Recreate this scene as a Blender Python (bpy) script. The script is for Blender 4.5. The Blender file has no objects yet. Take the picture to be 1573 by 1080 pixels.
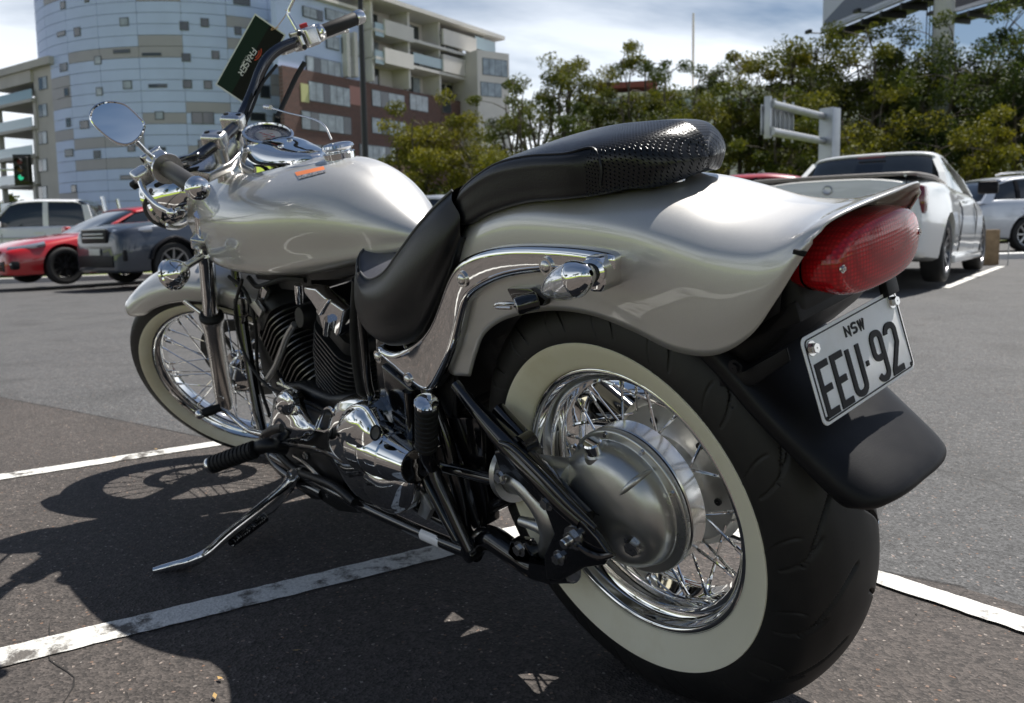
import bpy, bmesh, math, random
import numpy as np
from mathutils import Vector, Matrix, Euler
random.seed(7)
rng = np.random.default_rng(7)
sc = bpy.context.scene
COL = sc.collection
PI = math.pi
# ------------------------------------------------------------------ camera, sky, sun, exposure
LEAN = 0.2231          # the bike leans on its side stand
STEER = 0.7016         # bars turned to the left lock
CAMP = np.array([-0.8173, 0.9886, 0.6911]); YAW, PITCH, ROLL, FPX = -0.6426, -0.1003, -0.019, 1271.5
SHX, SHY, PW, PH = -38.5, -48.7, 1573.0, 1080.0
def cam_axes():
    fw = np.array([math.cos(PITCH)*math.cos(YAW), math.cos(PITCH)*math.sin(YAW), math.sin(PITCH)])
    r = np.cross(fw, [0, 0, 1]); r /= np.linalg.norm(r); u = np.cross(r, fw)
    c, s = math.cos(ROLL), math.sin(ROLL)
    return c*r + s*u, -s*r + c*u, fw
CR, CU, CF = cam_axes()
cd = bpy.data.cameras.new('camera'); cam = bpy.data.objects.new('camera', cd); COL.objects.link(cam)
cam.matrix_world = Matrix(((CR[0], CU[0], -CF[0], CAMP[0]), (CR[1], CU[1], -CF[1], CAMP[1]), (CR[2], CU[2], -CF[2], CAMP[2]), (0, 0, 0, 1)))
cd.sensor_width = 23.5; cd.lens = FPX/PW*23.5; cd.shift_x = -SHX/PW; cd.shift_y = SHY/PW
cd.clip_start = 0.02; cd.clip_end = 3000
cd.dof.use_dof = True; cd.dof.focus_distance = 1.15; cd.dof.aperture_fstop = 5.6
sc.camera = cam
SUN_EL, SUN_AZ = math.radians(64), math.radians(-85)
w = bpy.data.worlds.new("World"); sc.world = w; w.use_nodes = True
nt = w.node_tree; nt.nodes.clear()
def N(nt, t, **k):
    n = nt.nodes.new(t)
    for a, b in k.items():
        if a in n.inputs: n.inputs[a].default_value = b
        else: setattr(n, a, b)
    return n
sky = N(nt, 'ShaderNodeTexSky', sky_type='NISHITA', sun_disc=False, sun_elevation=SUN_EL, sun_rotation=PI/2 - SUN_AZ, dust_density=0.6, ozone_density=2.0, air_density=1.0)
bg = N(nt, 'ShaderNodeBackground'); bg.inputs[1].default_value = 0.05
out = N(nt, 'ShaderNodeOutputWorld')
tc = N(nt, 'ShaderNodeTexCoord')
sep = N(nt, 'ShaderNodeSeparateXYZ'); nt.links.new(tc.outputs['Generated'], sep.inputs[0])
# cloud layer: project the direction on a plane overhead
zc = N(nt, 'ShaderNodeMath', operation='MAXIMUM'); nt.links.new(sep.outputs[2], zc.inputs[0]); zc.inputs[1].default_value = 0.0
za = N(nt, 'ShaderNodeMath', operation='ADD'); nt.links.new(zc.outputs[0], za.inputs[0]); za.inputs[1].default_value = 0.16
dx = N(nt, 'ShaderNodeMath', operation='DIVIDE'); nt.links.new(sep.outputs[0], dx.inputs[0]); nt.links.new(za.outputs[0], dx.inputs[1])
dy = N(nt, 'ShaderNodeMath', operation='DIVIDE'); nt.links.new(sep.outputs[1], dy.inputs[0]); nt.links.new(za.outputs[0], dy.inputs[1])
cmb = N(nt, 'ShaderNodeCombineXYZ'); nt.links.new(dx.outputs[0], cmb.inputs[0]); nt.links.new(dy.outputs[0], cmb.inputs[1])
n1 = N(nt, 'ShaderNodeTexNoise', noise_dimensions='3D'); n1.inputs['Scale'].default_value = 0.55; n1.inputs['Detail'].default_value = 7; n1.inputs['Roughness'].default_value = 0.55; n1.inputs['Distortion'].default_value = 0.35
mp = N(nt, 'ShaderNodeMapping'); mp.inputs['Location'].default_value = (3.1, 1.4, 0); mp.inputs['Scale'].default_value = (1.0, 0.7, 1)
nt.links.new(cmb.outputs[0], mp.inputs[0]); nt.links.new(mp.outputs[0], n1.inputs['Vector'])
rp = N(nt, 'ShaderNodeValToRGB'); rp.color_ramp.elements[0].position = 0.39; rp.color_ramp.elements[0].color = (0, 0, 0, 1); rp.color_ramp.elements[1].position = 0.54; rp.color_ramp.elements[1].color = (1, 1, 1, 1)
nt.links.new(n1.outputs[0], rp.inputs[0])
cl = N(nt, 'ShaderNodeMixRGB'); nt.links.new(sky.outputs[0], cl.inputs[1]); cl.inputs[2].default_value = (19.0, 19.8, 20.8, 1)
ef = N(nt, 'ShaderNodeMapRange'); nt.links.new(sep.outputs[2], ef.inputs[0]); ef.inputs['From Min'].default_value = 0.04; ef.inputs['From Max'].default_value = 0.50; ef.inputs['To Min'].default_value = 1.0; ef.inputs['To Max'].default_value = 0.06
cm = N(nt, 'ShaderNodeMath', operation='MULTIPLY'); nt.links.new(rp.outputs[0], cm.inputs[0]); nt.links.new(ef.outputs[0], cm.inputs[1])
nt.links.new(cm.outputs[0], cl.inputs[0]); nt.links.new(cl.outputs[0], bg.inputs[0]); nt.links.new(bg.outputs[0], out.inputs[0])
sd = bpy.data.lights.new('sun', 'SUN'); sun = bpy.data.objects.new('sun', sd); COL.objects.link(sun)
sd.energy = 5.0; sd.angle = math.radians(0.53); sd.color = (1.0, 0.96, 0.9)
sv = Vector((math.cos(SUN_EL)*math.cos(SUN_AZ), math.cos(SUN_EL)*math.sin(SUN_AZ), math.sin(SUN_EL)))
sun.rotation_euler = sv.to_track_quat('Z', 'Y').to_euler()
sc.view_settings.view_transform = 'Standard'; sc.view_settings.look = 'None'; sc.view_settings.gamma = 1.0
sc.view_settings.exposure = 0.55; sc.view_settings.use_curve_mapping = False
sc.cycles.use_denoising = True; sc.cycles.max_bounces = 8; sc.cycles.glossy_bounces = 5; sc.cycles.diffuse_bounces = 3
sc.cycles.transparent_max_bounces = 8; sc.cycles.sample_clamp_indirect = 6; sc.cycles.caustics_reflective = False; sc.cycles.caustics_refractive = False

# ------------------------------------------------------------------ photo geometry helpers (points on real planes of known depth)
def rx(a): c, s = math.cos(a), math.sin(a); return np.array([[1, 0, 0], [0, c, -s], [0, s, c]])
AXU = np.array([-math.sin(math.radians(35)), 0, math.cos(math.radians(35))]); HG = np.array([1.755, 0, 0])
def rotm(u, a):
    K = np.array([[0, -u[2], u[1]], [u[2], 0, -u[0]], [-u[1], u[0], 0]])
    return np.eye(3) + math.sin(a)*K + (1-math.cos(a))*K@K
RS = rotm(AXU, STEER)
def ray(x, y): return CAMP, CF + (x-PW/2-SHX)/FPX*CR - (y-PH/2-SHY)/FPX*CU
def ground(x, y, z=0.0):
    C, d = ray(x, y); return C + d*((z-C[2])/d[2])
def depth(x, y, D):
    C, d = ray(x, y); return C + d*D
def bp(x, y, Y):
    C, d = ray(x, y); R = rx(LEAN); C, d = R@C, R@d
    return C + d*((Y-C[1])/d[1])
def spt(x, y, Y):
    C, d = ray(x, y); R = rx(LEAN); C, d = R@C, R@d
    C = RS.T@(C-HG)+HG; d = RS.T@d
    return C + d*((Y-C[1])/d[1])

# ------------------------------------------------------------------ mesh helpers
def tag(o, label=None, cat=None, group=None, kind=None):
    if label: o['label'] = label
    if cat: o['category'] = cat
    if group: o['group'] = group
    if kind: o['kind'] = kind
    return o
def empty(name, loc=(0, 0, 0), rot=(0, 0, 0), parent=None):
    o = bpy.data.objects.new(name, None); COL.objects.link(o); o.location = loc; o.rotation_euler = rot
    o.empty_display_size = 0.1
    if parent: o.parent = parent
    return o
def mesh(name, V, F, mat, parent=None, smooth=True, sharp=35, kind=None, midx=None):
    me = bpy.data.meshes.new(name); me.from_pydata([tuple(map(float, v)) for v in V], [], [tuple(map(int, f)) for f in F])
    mats = mat if isinstance(mat, (list, tuple)) else [mat]
    for m in mats: me.materials.append(m)
    if midx is not None: me.polygons.foreach_set('material_index', np.asarray(midx, dtype=np.int32))
    if smooth:
        me.shade_smooth()
        if sharp: me.set_sharp_from_angle(angle=math.radians(sharp))
    me.update()
    o = bpy.data.objects.new(name, me); COL.objects.link(o)
    if parent: o.parent = parent
    if kind: o['kind'] = kind
    return o
class MB:
    def __init__(s): s.v = []; s.f = []; s.m = []
    def add(s, V, F, m=0):
        k = len(s.v); s.v.extend([tuple(map(float, q)) for q in V]); s.f.extend([tuple(int(i)+k for i in f) for f in F]); s.m.extend([m]*len(F)); return s
    def box(s, c, d, R=None, m=0):
        c = np.array(c, float); h = np.array(d, float)/2
        V = np.array([[x, y, z] for x in (-1, 1) for y in (-1, 1) for z in (-1, 1)])*h
        if R is not None: V = V@np.array(R).T
        return s.add(V+c, [(0, 1, 3, 2), (4, 6, 7, 5), (0, 4, 5, 1), (2, 3, 7, 6), (0, 2, 6, 4), (1, 5, 7, 3)], m)
    def b2(s, a, b, m=0):
        a = np.array(a, float); b = np.array(b, float); return s.box((a+b)/2, np.abs(b-a), None, m)
    def prim(s, vf, m=0): return s.add(vf[0], vf[1], m)
    def build(s, name, mat, parent=None, smooth=False, bevel=0, seg=2, **k):
        o = mesh(name, s.v, s.f, mat, parent, smooth or bevel > 0, midx=s.m if isinstance(mat, (list, tuple)) else None, **k)
        if bevel: do_bevel(o, bevel, seg)
        return o
def do_bevel(o, wd, seg=2, ang=30):
    bm = bmesh.new(); bm.from_mesh(o.data)
    bmesh.ops.remove_doubles(bm, verts=bm.verts, dist=1e-5)
    bmesh.ops.recalc_face_normals(bm, faces=bm.faces)
    es = [e for e in bm.edges if len(e.link_faces) == 2 and e.calc_face_angle(0) > math.radians(ang)]
    bmesh.ops.bevel(bm, geom=es, offset=wd, segments=seg, profile=0.6, affect='EDGES', clamp_overlap=True)
    bm.to_mesh(o.data); bm.free(); o.data.shade_smooth(); o.data.set_sharp_from_angle(angle=math.radians(40))
def cr1(P, n, closed=False):
    P = np.asarray(P, float); m = len(P); out = []
    segs = m if closed else m-1
    for i in range(segs):
        p1, p2 = P[i], P[(i+1) % m]
        p0 = P[(i-1) % m] if (closed or i > 0) else 2*p1-p2
        p3 = P[(i+2) % m] if (closed or i+2 < m) else 2*p2-p1
        for k in range(n):
            t = k/n
            out.append(0.5*((2*p1)+(-p0+p2)*t+(2*p0-5*p1+4*p2-p3)*t*t+(-p0+3*p1-3*p2+p3)*t**3))
    if not closed: out.append(P[-1])
    return np.array(out)
def gridfaces(nu, nv, cu=False, cv=False, flip=False):
    F = []
    for i in range(nu if cu else nu-1):
        for j in range(nv if cv else nv-1):
            a, b = i*nv+j, i*nv+(j+1) % nv; c, d = ((i+1) % nu)*nv+(j+1) % nv, ((i+1) % nu)*nv+j
            F.append((a, d, c, b) if flip else (a, b, c, d))
    return F
def loftg(G, su=6, sv=5, cv=False):
    """G[u][v] control points -> fine grid (nu, nv, 3)"""
    G = np.asarray(G, float)
    A = np.stack([cr1(G[i], sv, cv) for i in range(G.shape[0])])
    B = np.stack([cr1(A[:, j], su) for j in range(A.shape[1])], 1)
    return B
def half_loft(name, rows, mat, parent, su=6, sv=5, thick=0, sharp=50, arc=False):
    """rows of control points from the centre line (y=0) out to the left; mirrored to the right"""
    B = loftg(rows, su, sv)
    M = B[:, ::-1].copy(); M[:, :, 1] *= -1
    A = np.concatenate([M[:, :-1], B], 1); nu, nv = A.shape[:2]
    o = mesh(name, A.reshape(-1, 3), gridfaces(nu, nv), mat, parent, True, sharp)
    if arc:
        dv = np.concatenate([np.zeros((nu, 1)), np.cumsum(np.linalg.norm(np.diff(A, axis=1), axis=2), axis=1)], 1); dv = dv-dv[:, nv//2:nv//2+1]
        du = np.concatenate([np.zeros((1, nv)), np.cumsum(np.linalg.norm(np.diff(A, axis=0), axis=2), axis=0)], 0); du = np.repeat(du[:, nv//2:nv//2+1], nv, 1)
        at = o.data.attributes.new('arc', 'FLOAT_VECTOR', 'POINT'); at.data.foreach_set('vector', np.stack([du, dv, dv*0], -1).astype(np.float32).ravel())
    bm = bmesh.new(); bm.from_mesh(o.data); bmesh.ops.remove_doubles(bm, verts=bm.verts, dist=1e-5); bmesh.ops.recalc_face_normals(bm, faces=bm.faces); bm.to_mesh(o.data); bm.free()
    if thick:
        md = o.modifiers.new('t', 'SOLIDIFY'); md.thickness = thick; md.offset = 0
    return o
def frames(P):
    P = np.asarray(P, float); T = np.gradient(P, axis=0); T /= np.linalg.norm(T, axis=1)[:, None]+1e-12
    u = np.array([0, 0, 1.0]) if abs(T[0][2]) < 0.9 else np.array([1.0, 0, 0])
    u = u-T[0]*(u@T[0]); u /= np.linalg.norm(u); Us = [u]
    for i in range(1, len(P)):
        u = Us[-1]-T[i]*(Us[-1]@T[i]); u /= np.linalg.norm(u)+1e-12; Us.append(u)
    U = np.array(Us); return T, U, np.cross(T, U)
def tubevf(P, r, n=10, sm=5, flat=1.0):
    P = np.asarray(P, float); r = np.full(len(P), r) if np.isscalar(r) else np.asarray(r, float)
    if sm > 1 and len(P) > 2:
        q = cr1(np.concatenate([P, r[:, None]], 1), sm); P, r = q[:, :3], q[:, 3]
    T, U, B = frames(P); a = np.linspace(0, 2*PI, n, endpoint=False)
    V = P[:, None]+r[:, None, None]*(np.cos(a)[None, :, None]*U[:, None]+flat*np.sin(a)[None, :, None]*B[:, None])
    m = len(P); V = V.reshape(-1, 3); F = gridfaces(m, n, False, True)
    F = F+[tuple(range(n)), tuple(range((m-1)*n, m*n))[::-1]]
    return V, F
def tube(name, P, r, mat, parent=None, n=12, sm=5, **k):
    V, F = tubevf(P, r, n, sm); return mesh(name, V, F, mat, parent, True, 40, **k)
def basis(axis):
    a = np.array(axis, float); a /= np.linalg.norm(a); u = np.array([0, 0, 1.0]) if abs(a[2]) < 0.9 else np.array([1.0, 0, 0])
    u = u-a*(u@a); u /= np.linalg.norm(u); return a, u, np.cross(a, u)
def lathevf(prof, c, axis, n=32, closed=False):
    """prof: (h along axis, radius)"""
    a, u, v = basis(axis); c = np.array(c, float); t = np.linspace(0, 2*PI, n, endpoint=False)
    V = [c+a*h+rr*(np.cos(t_)*u+np.sin(t_)*v) for h, rr in prof for t_ in t]
    return np.array(V), gridfaces(len(prof), n, closed, True)
def lathe(name, prof, c, axis, mat, parent=None, n=32, closed=False, sharp=35, **k):
    V, F = lathevf(prof, c, axis, n, closed)
    o = mesh(name, V, F, mat, parent, True, sharp, **k)
    bm = bmesh.new(); bm.from_mesh(o.data); bmesh.ops.remove_doubles(bm, verts=bm.verts, dist=1e-6); bmesh.ops.recalc_face_normals(bm, faces=bm.faces); bm.to_mesh(o.data); bm.free()
    return o
def prismvf(pts, ax='y', a=0.0, b=0.1):
    n = len(pts); V = []
    for h in (a, b):
        for p in pts:
            V.append({'y': (p[0], h, p[1]), 'x': (h, p[0], p[1]), 'z': (p[0], p[1], h)}[ax])
    F = [tuple(range(n)), tuple(range(n, 2*n))[::-1]]+[(i, (i+1) % n, n+(i+1) % n, n+i) for i in range(n)]
    return V, F
def prism(name, pts, a, b, mat, parent=None, ax='y', bevel=0.002, seg=2):
    V, F = prismvf(pts, ax, a, b); o = mesh(name, V, F, mat, parent, False); 
    do_bevel(o, bevel, seg) if bevel else None
    if not bevel:
        bm = bmesh.new(); bm.from_mesh(o.data); bmesh.ops.recalc_face_normals(bm, faces=bm.faces); bm.to_mesh(o.data); bm.free()
    return o
def copyo(o, parent=None):
    c = o.copy(); COL.objects.link(c)
    if parent: c.parent = parent
    return c
def copy_tree(o, parent=None):
    c = o.copy(); COL.objects.link(c); c.parent = parent
    for ch in list(o.children): copy_tree(ch, c)
    return c

# ------------------------------------------------------------------ materials
MC = {}
def mat(name, base, rough=0.5, metal=0.0, coat=0.0, coat_r=0.03, bump=0.0, bscale=50.0, var=0.0, vscale=4.0, spec=0.5, rvar=0.0, trans=0.0, ior=1.45, emit=None, es=0.0, dirt=None, dscale=6.0, damt=0.5, bdist=0.002, alpha=1.0, sheen=0.0):
    if name in MC: return MC[name]
    m = bpy.data.materials.new(name); m.use_nodes = True; nt = m.node_tree; b = nt.nodes['Principled BSDF']
    b.inputs['Base Color'].default_value = (*base, 1); b.inputs['Roughness'].default_value = rough; b.inputs['Metallic'].default_value = metal
    b.inputs['Coat Weight'].default_value = coat; b.inputs['Coat Roughness'].default_value = coat_r; b.inputs['Specular IOR Level'].default_value = spec
    b.inputs['Transmission Weight'].default_value = trans; b.inputs['IOR'].default_value = ior; b.inputs['Alpha'].default_value = alpha; b.inputs['Sheen Weight'].default_value = sheen
    if emit: b.inputs['Emission Color'].default_value = (*emit, 1); b.inputs['Emission Strength'].default_value = es
    L = nt.links.new; tcn = None
    def co():
        nonlocal tcn
        if tcn is None: tcn = nt.nodes.new('ShaderNodeTexCoord')
        return tcn.outputs['Object']
    src = None
    if var > 0:
        n = N(nt, 'ShaderNodeTexNoise'); n.inputs['Scale'].default_value = vscale; n.inputs['Detail'].default_value = 5; L(co(), n.inputs['Vector'])
        h = N(nt, 'ShaderNodeMapRange'); h.inputs['From Min'].default_value = 0.3; h.inputs['From Max'].default_value = 0.7; h.inputs['To Min'].default_value = 1-var; h.inputs['To Max'].default_value = 1+var; L(n.outputs[0], h.inputs[0])
        v = N(nt, 'ShaderNodeVectorMath', operation='SCALE'); v.inputs[0].default_value = base; L(h.outputs[0], v.inputs['Scale']); src = v.outputs[0]
    if dirt:
        n = N(nt, 'ShaderNodeTexNoise'); n.inputs['Scale'].default_value = dscale; n.inputs['Detail'].default_value = 6; n.inputs['Roughness'].default_value = 0.65; L(co(), n.inputs['Vector'])
        h = N(nt, 'ShaderNodeMapRange'); h.inputs['From Min'].default_value = 0.48; h.inputs['From Max'].default_value = 0.72; h.inputs['To Max'].default_value = damt; L(n.outputs[0], h.inputs[0])
        x = N(nt, 'ShaderNodeMixRGB'); x.inputs[1].default_value = (*base, 1); x.inputs[2].default_value = (*dirt, 1); L(h.outputs[0], x.inputs[0])
        if src: L(src, x.inputs[1])
        src = x.outputs[0]
    if src: L(src, b.inputs['Base Color'])
    if rvar > 0:
        n = N(nt, 'ShaderNodeTexNoise'); n.inputs['Scale'].default_value = 14; n.inputs['Detail'].default_value = 6; L(co(), n.inputs['Vector'])
        h = N(nt, 'ShaderNodeMapRange'); h.inputs['From Min'].default_value = 0.3; h.inputs['From Max'].default_value = 0.7; h.inputs['To Min'].default_value = max(0, rough-rvar); h.inputs['To Max'].default_value = rough+rvar; L(n.outputs[0], h.inputs[0]); L(h.outputs[0], b.inputs['Roughness'])
    if bump > 0:
        n = N(nt, 'ShaderNodeTexNoise'); n.inputs['Scale'].default_value = bscale; n.inputs['Detail'].default_value = 4; L(co(), n.inputs['Vector'])
        k = N(nt, 'ShaderNodeBump'); k.inputs['Strength'].default_value = bump; k.inputs['Distance'].default_value = bdist; L(n.outputs[0], k.inputs['Height']); L(k.outputs[0], b.inputs['Normal'])
    MC[name] = m; return m
# ------------------------------------------------------------------ bike materials
def flake(name, base):
    m = mat(name, base, rough=0.4, metal=0.62, coat=1.0, coat_r=0.015)
    nt = m.node_tree; b = nt.nodes['Principled BSDF']; L = nt.links.new
    t = N(nt, 'ShaderNodeTexCoord'); v = N(nt, 'ShaderNodeTexVoronoi'); v.inputs['Scale'].default_value = 1500; L(t.outputs['Object'], v.inputs['Vector'])
    h = N(nt, 'ShaderNodeMapRange'); h.inputs['To Min'].default_value = 0.38; h.inputs['To Max'].default_value = 0.43
    s = N(nt, 'ShaderNodeSeparateColor'); L(v.outputs['Color'], s.inputs[0]); L(s.outputs[0], h.inputs[0]); L(h.outputs[0], b.inputs['Roughness'])
    x = N(nt, 'ShaderNodeMapRange'); x.inputs['To Min'].default_value = 0.97; x.inputs['To Max'].default_value = 1.04; L(s.outputs[1], x.inputs[0])
    q = N(nt, 'ShaderNodeVectorMath', operation='SCALE'); q.inputs[0].default_value = base; L(x.outputs[0], q.inputs['Scale']); L(q.outputs[0], b.inputs['Base Color'])
    return m
M_SILVER = flake('silver_paint', (0.57, 0.56, 0.54))
M_CHROME = mat('chrome', (0.80, 0.80, 0.79), rough=0.035, metal=1.0, rvar=0.015)
M_SATIN = mat('satin_alloy', (0.70, 0.69, 0.67), rough=0.24, metal=1.0, var=0.05, rvar=0.06)
M_ALU = mat('cast_alloy', (0.56, 0.56, 0.54), rough=0.32, metal=0.9, var=0.08, bump=0.12, bscale=400, bdist=0.0005, rvar=0.06, coat=0.25, coat_r=0.2)
M_BLACK = mat('gloss_black', (0.005, 0.005, 0.006), rough=0.16, coat=0.8, coat_r=0.04, rvar=0.05, dirt=(0.02, 0.018, 0.016), dscale=9, damt=0.3)
M_DARK = mat('engine_black', (0.007, 0.007, 0.0075), rough=0.42, metal=0.0, var=0.25, dirt=(0.025, 0.022, 0.02), dscale=12, damt=0.35, bump=0.1, bscale=300)
M_PLAST = mat('black_plastic', (0.006, 0.006, 0.0075), rough=0.48, spec=0.3, bump=0.15, bscale=700, bdist=0.0006, rvar=0.08, dirt=(0.03, 0.03, 0.03), dscale=10, damt=0.2)
M_RUB = mat('rubber', (0.010, 0.010, 0.010), rough=0.62, var=0.2, bump=0.2, bscale=250, dirt=(0.035, 0.03, 0.028), dscale=7, damt=0.35)
M_TYRE = mat('tyre_rubber', (0.0085, 0.0083, 0.008), rough=0.55, var=0.22, vscale=9, bump=0.12, bscale=500, bdist=0.0006, dirt=(0.030, 0.027, 0.024), dscale=11, damt=0.45)
M_WW = mat('whitewall', (0.86, 0.82, 0.64), rough=0.48, var=0.05, vscale=3, dirt=(0.60, 0.50, 0.30), dscale=4.5, damt=0.5, bump=0.08, bscale=200)
M_RED = mat('red_lens', (0.30, 0.002, 0.005), rough=0.12, coat=0.6, coat_r=0.02, trans=0.0, ior=1.45)
M_MIRR = mat('mirror_glass', (0.93, 0.95, 0.96), rough=0.008, metal=1.0)
M_WHITE = mat('plate_white', (0.90, 0.90, 0.91), rough=0.35, coat=0.2, dirt=(0.66, 0.63, 0.58), dscale=20, damt=0.35)
M_INK = mat('ink_black', (0.006, 0.006, 0.008), rough=0.5, spec=0.25)
M_LENS = mat('smoke_lens', (0.75, 0.76, 0.80), rough=0.12, metal=0.55, coat=1.0, coat_r=0.02, trans=0.3, var=0.25, vscale=160)
M_GLASS = mat('clear_glass', (1, 1, 1), rough=0.01, trans=1.0, ior=1.45)
def leather(name, perf):
    m = mat(name, (0.007, 0.0074, 0.009), rough=0.38, coat=0.0)
    nt = m.node_tree; b = nt.nodes['Principled BSDF']; L = nt.links.new; t = N(nt, 'ShaderNodeTexCoord')
    v = N(nt, 'ShaderNodeTexVoronoi'); v.inputs['Scale'].default_value = 420; L(t.outputs['Object'], v.inputs['Vector'])
    k = N(nt, 'ShaderNodeBump'); k.inputs['Strength'].default_value = 0.25; k.inputs['Distance'].default_value = 0.0006; L(v.outputs[0], k.inputs['Height'])
    n2 = N(nt, 'ShaderNodeTexNoise'); n2.inputs['Scale'].default_value = 18; n2.inputs['Detail'].default_value = 5; L(t.outputs['Object'], n2.inputs['Vector'])
    k3 = N(nt, 'ShaderNodeBump'); k3.inputs['Strength'].default_value = 0.18; k3.inputs['Distance'].default_value = 0.004; L(n2.outputs[0], k3.inputs['Height']); L(k.outputs[0], k3.inputs['Normal'])
    last = k3
    if perf:
        ta = N(nt, 'ShaderNodeAttribute', attribute_name='arc'); sx = N(nt, 'ShaderNodeSeparateXYZ'); L(ta.outputs['Vector'], sx.inputs[0])
        def wave(a, b_, sgn):
            ad = N(nt, 'ShaderNodeMath', operation='ADD' if sgn > 0 else 'SUBTRACT'); L(sx.outputs[0], ad.inputs[0]); L(sx.outputs[1], ad.inputs[1])
            mu = N(nt, 'ShaderNodeMath', operation='MULTIPLY'); L(ad.outputs[0], mu.inputs[0]); mu.inputs[1].default_value = 2*PI/0.0100
            sn = N(nt, 'ShaderNodeMath', operation='SINE'); L(mu.outputs[0], sn.inputs[0]); return sn.outputs[0]
        mm = N(nt, 'ShaderNodeMath', operation='MULTIPLY'); L(wave(0, 0, 1), mm.inputs[0]); L(wave(0, 0, -1), mm.inputs[1])
        g = N(nt, 'ShaderNodeMapRange'); g.inputs['From Min'].default_value = 0.45; g.inputs['From Max'].default_value = 0.85; g.inputs['To Min'].default_value = 1; g.inputs['To Max'].default_value = 0; L(mm.outputs[0], g.inputs[0])
        k2 = N(nt, 'ShaderNodeBump'); k2.inputs['Strength'].default_value = 0.9; k2.inputs['Distance'].default_value = 0.004; L(g.outputs[0], k2.inputs['Height']); L(last.outputs[0], k2.inputs['Normal']); last = k2
        b.inputs['Roughness'].default_value = 0.27
    L(last.outputs[0], b.inputs['Normal'])
    if perf:
        sp_ = N(nt, 'ShaderNodeMath', operation='MULTIPLY'); L(g.outputs[0], sp_.inputs[0]); sp_.inputs[1].default_value = 0.5; L(sp_.outputs[0], b.inputs['Specular IOR Level'])
    return m
M_LEATH = leather('leather_side', False); M_PERF = leather('leather_perforated', True)
M_SEATTOP = mat('leather_top', (0.085, 0.085, 0.10), rough=0.34, bump=0.35, bscale=420, bdist=0.0008, rvar=0.06)  # leather base lightened and blued: sky sheen put into the colour

# ------------------------------------------------------------------ the motorcycle
bike = empty('motorcycle', (0, 0, 0), (-LEAN, 0, 0))
tag(bike, 'silver cruiser motorcycle with whitewall tyres leaning on its side stand in the foreground', 'motorcycle')
SM = Matrix(((*RS[0], 0), (*RS[1], 0), (*RS[2], 0), (0, 0, 0, 1))); SM.translation = Vector(HG-RS@HG)
def steered(o): o.matrix_basis = SM; return o
def bolt(name, c, axis, r, mt, parent, h=None, dome=False):
    h = h or r*0.8
    V, F = lathevf([(0, r), (h, r), (h, 0.001)], c, axis, 6)
    W_, G_ = lathevf([(-0.001, r*1.45), (r*0.22, r*1.45), (r*0.22, r*0.9)], c, axis, 18)
    if dome:
        V, F = lathevf([(0, r), (h*0.5, r*0.95), (h*0.85, r*0.7), (h, r*0.3), (h, 0.0005)], c, axis, 14)
    b = MB(); b.add(V, F); b.add(W_, G_); o = b.build(name, mt, parent, smooth=True); return o

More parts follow.
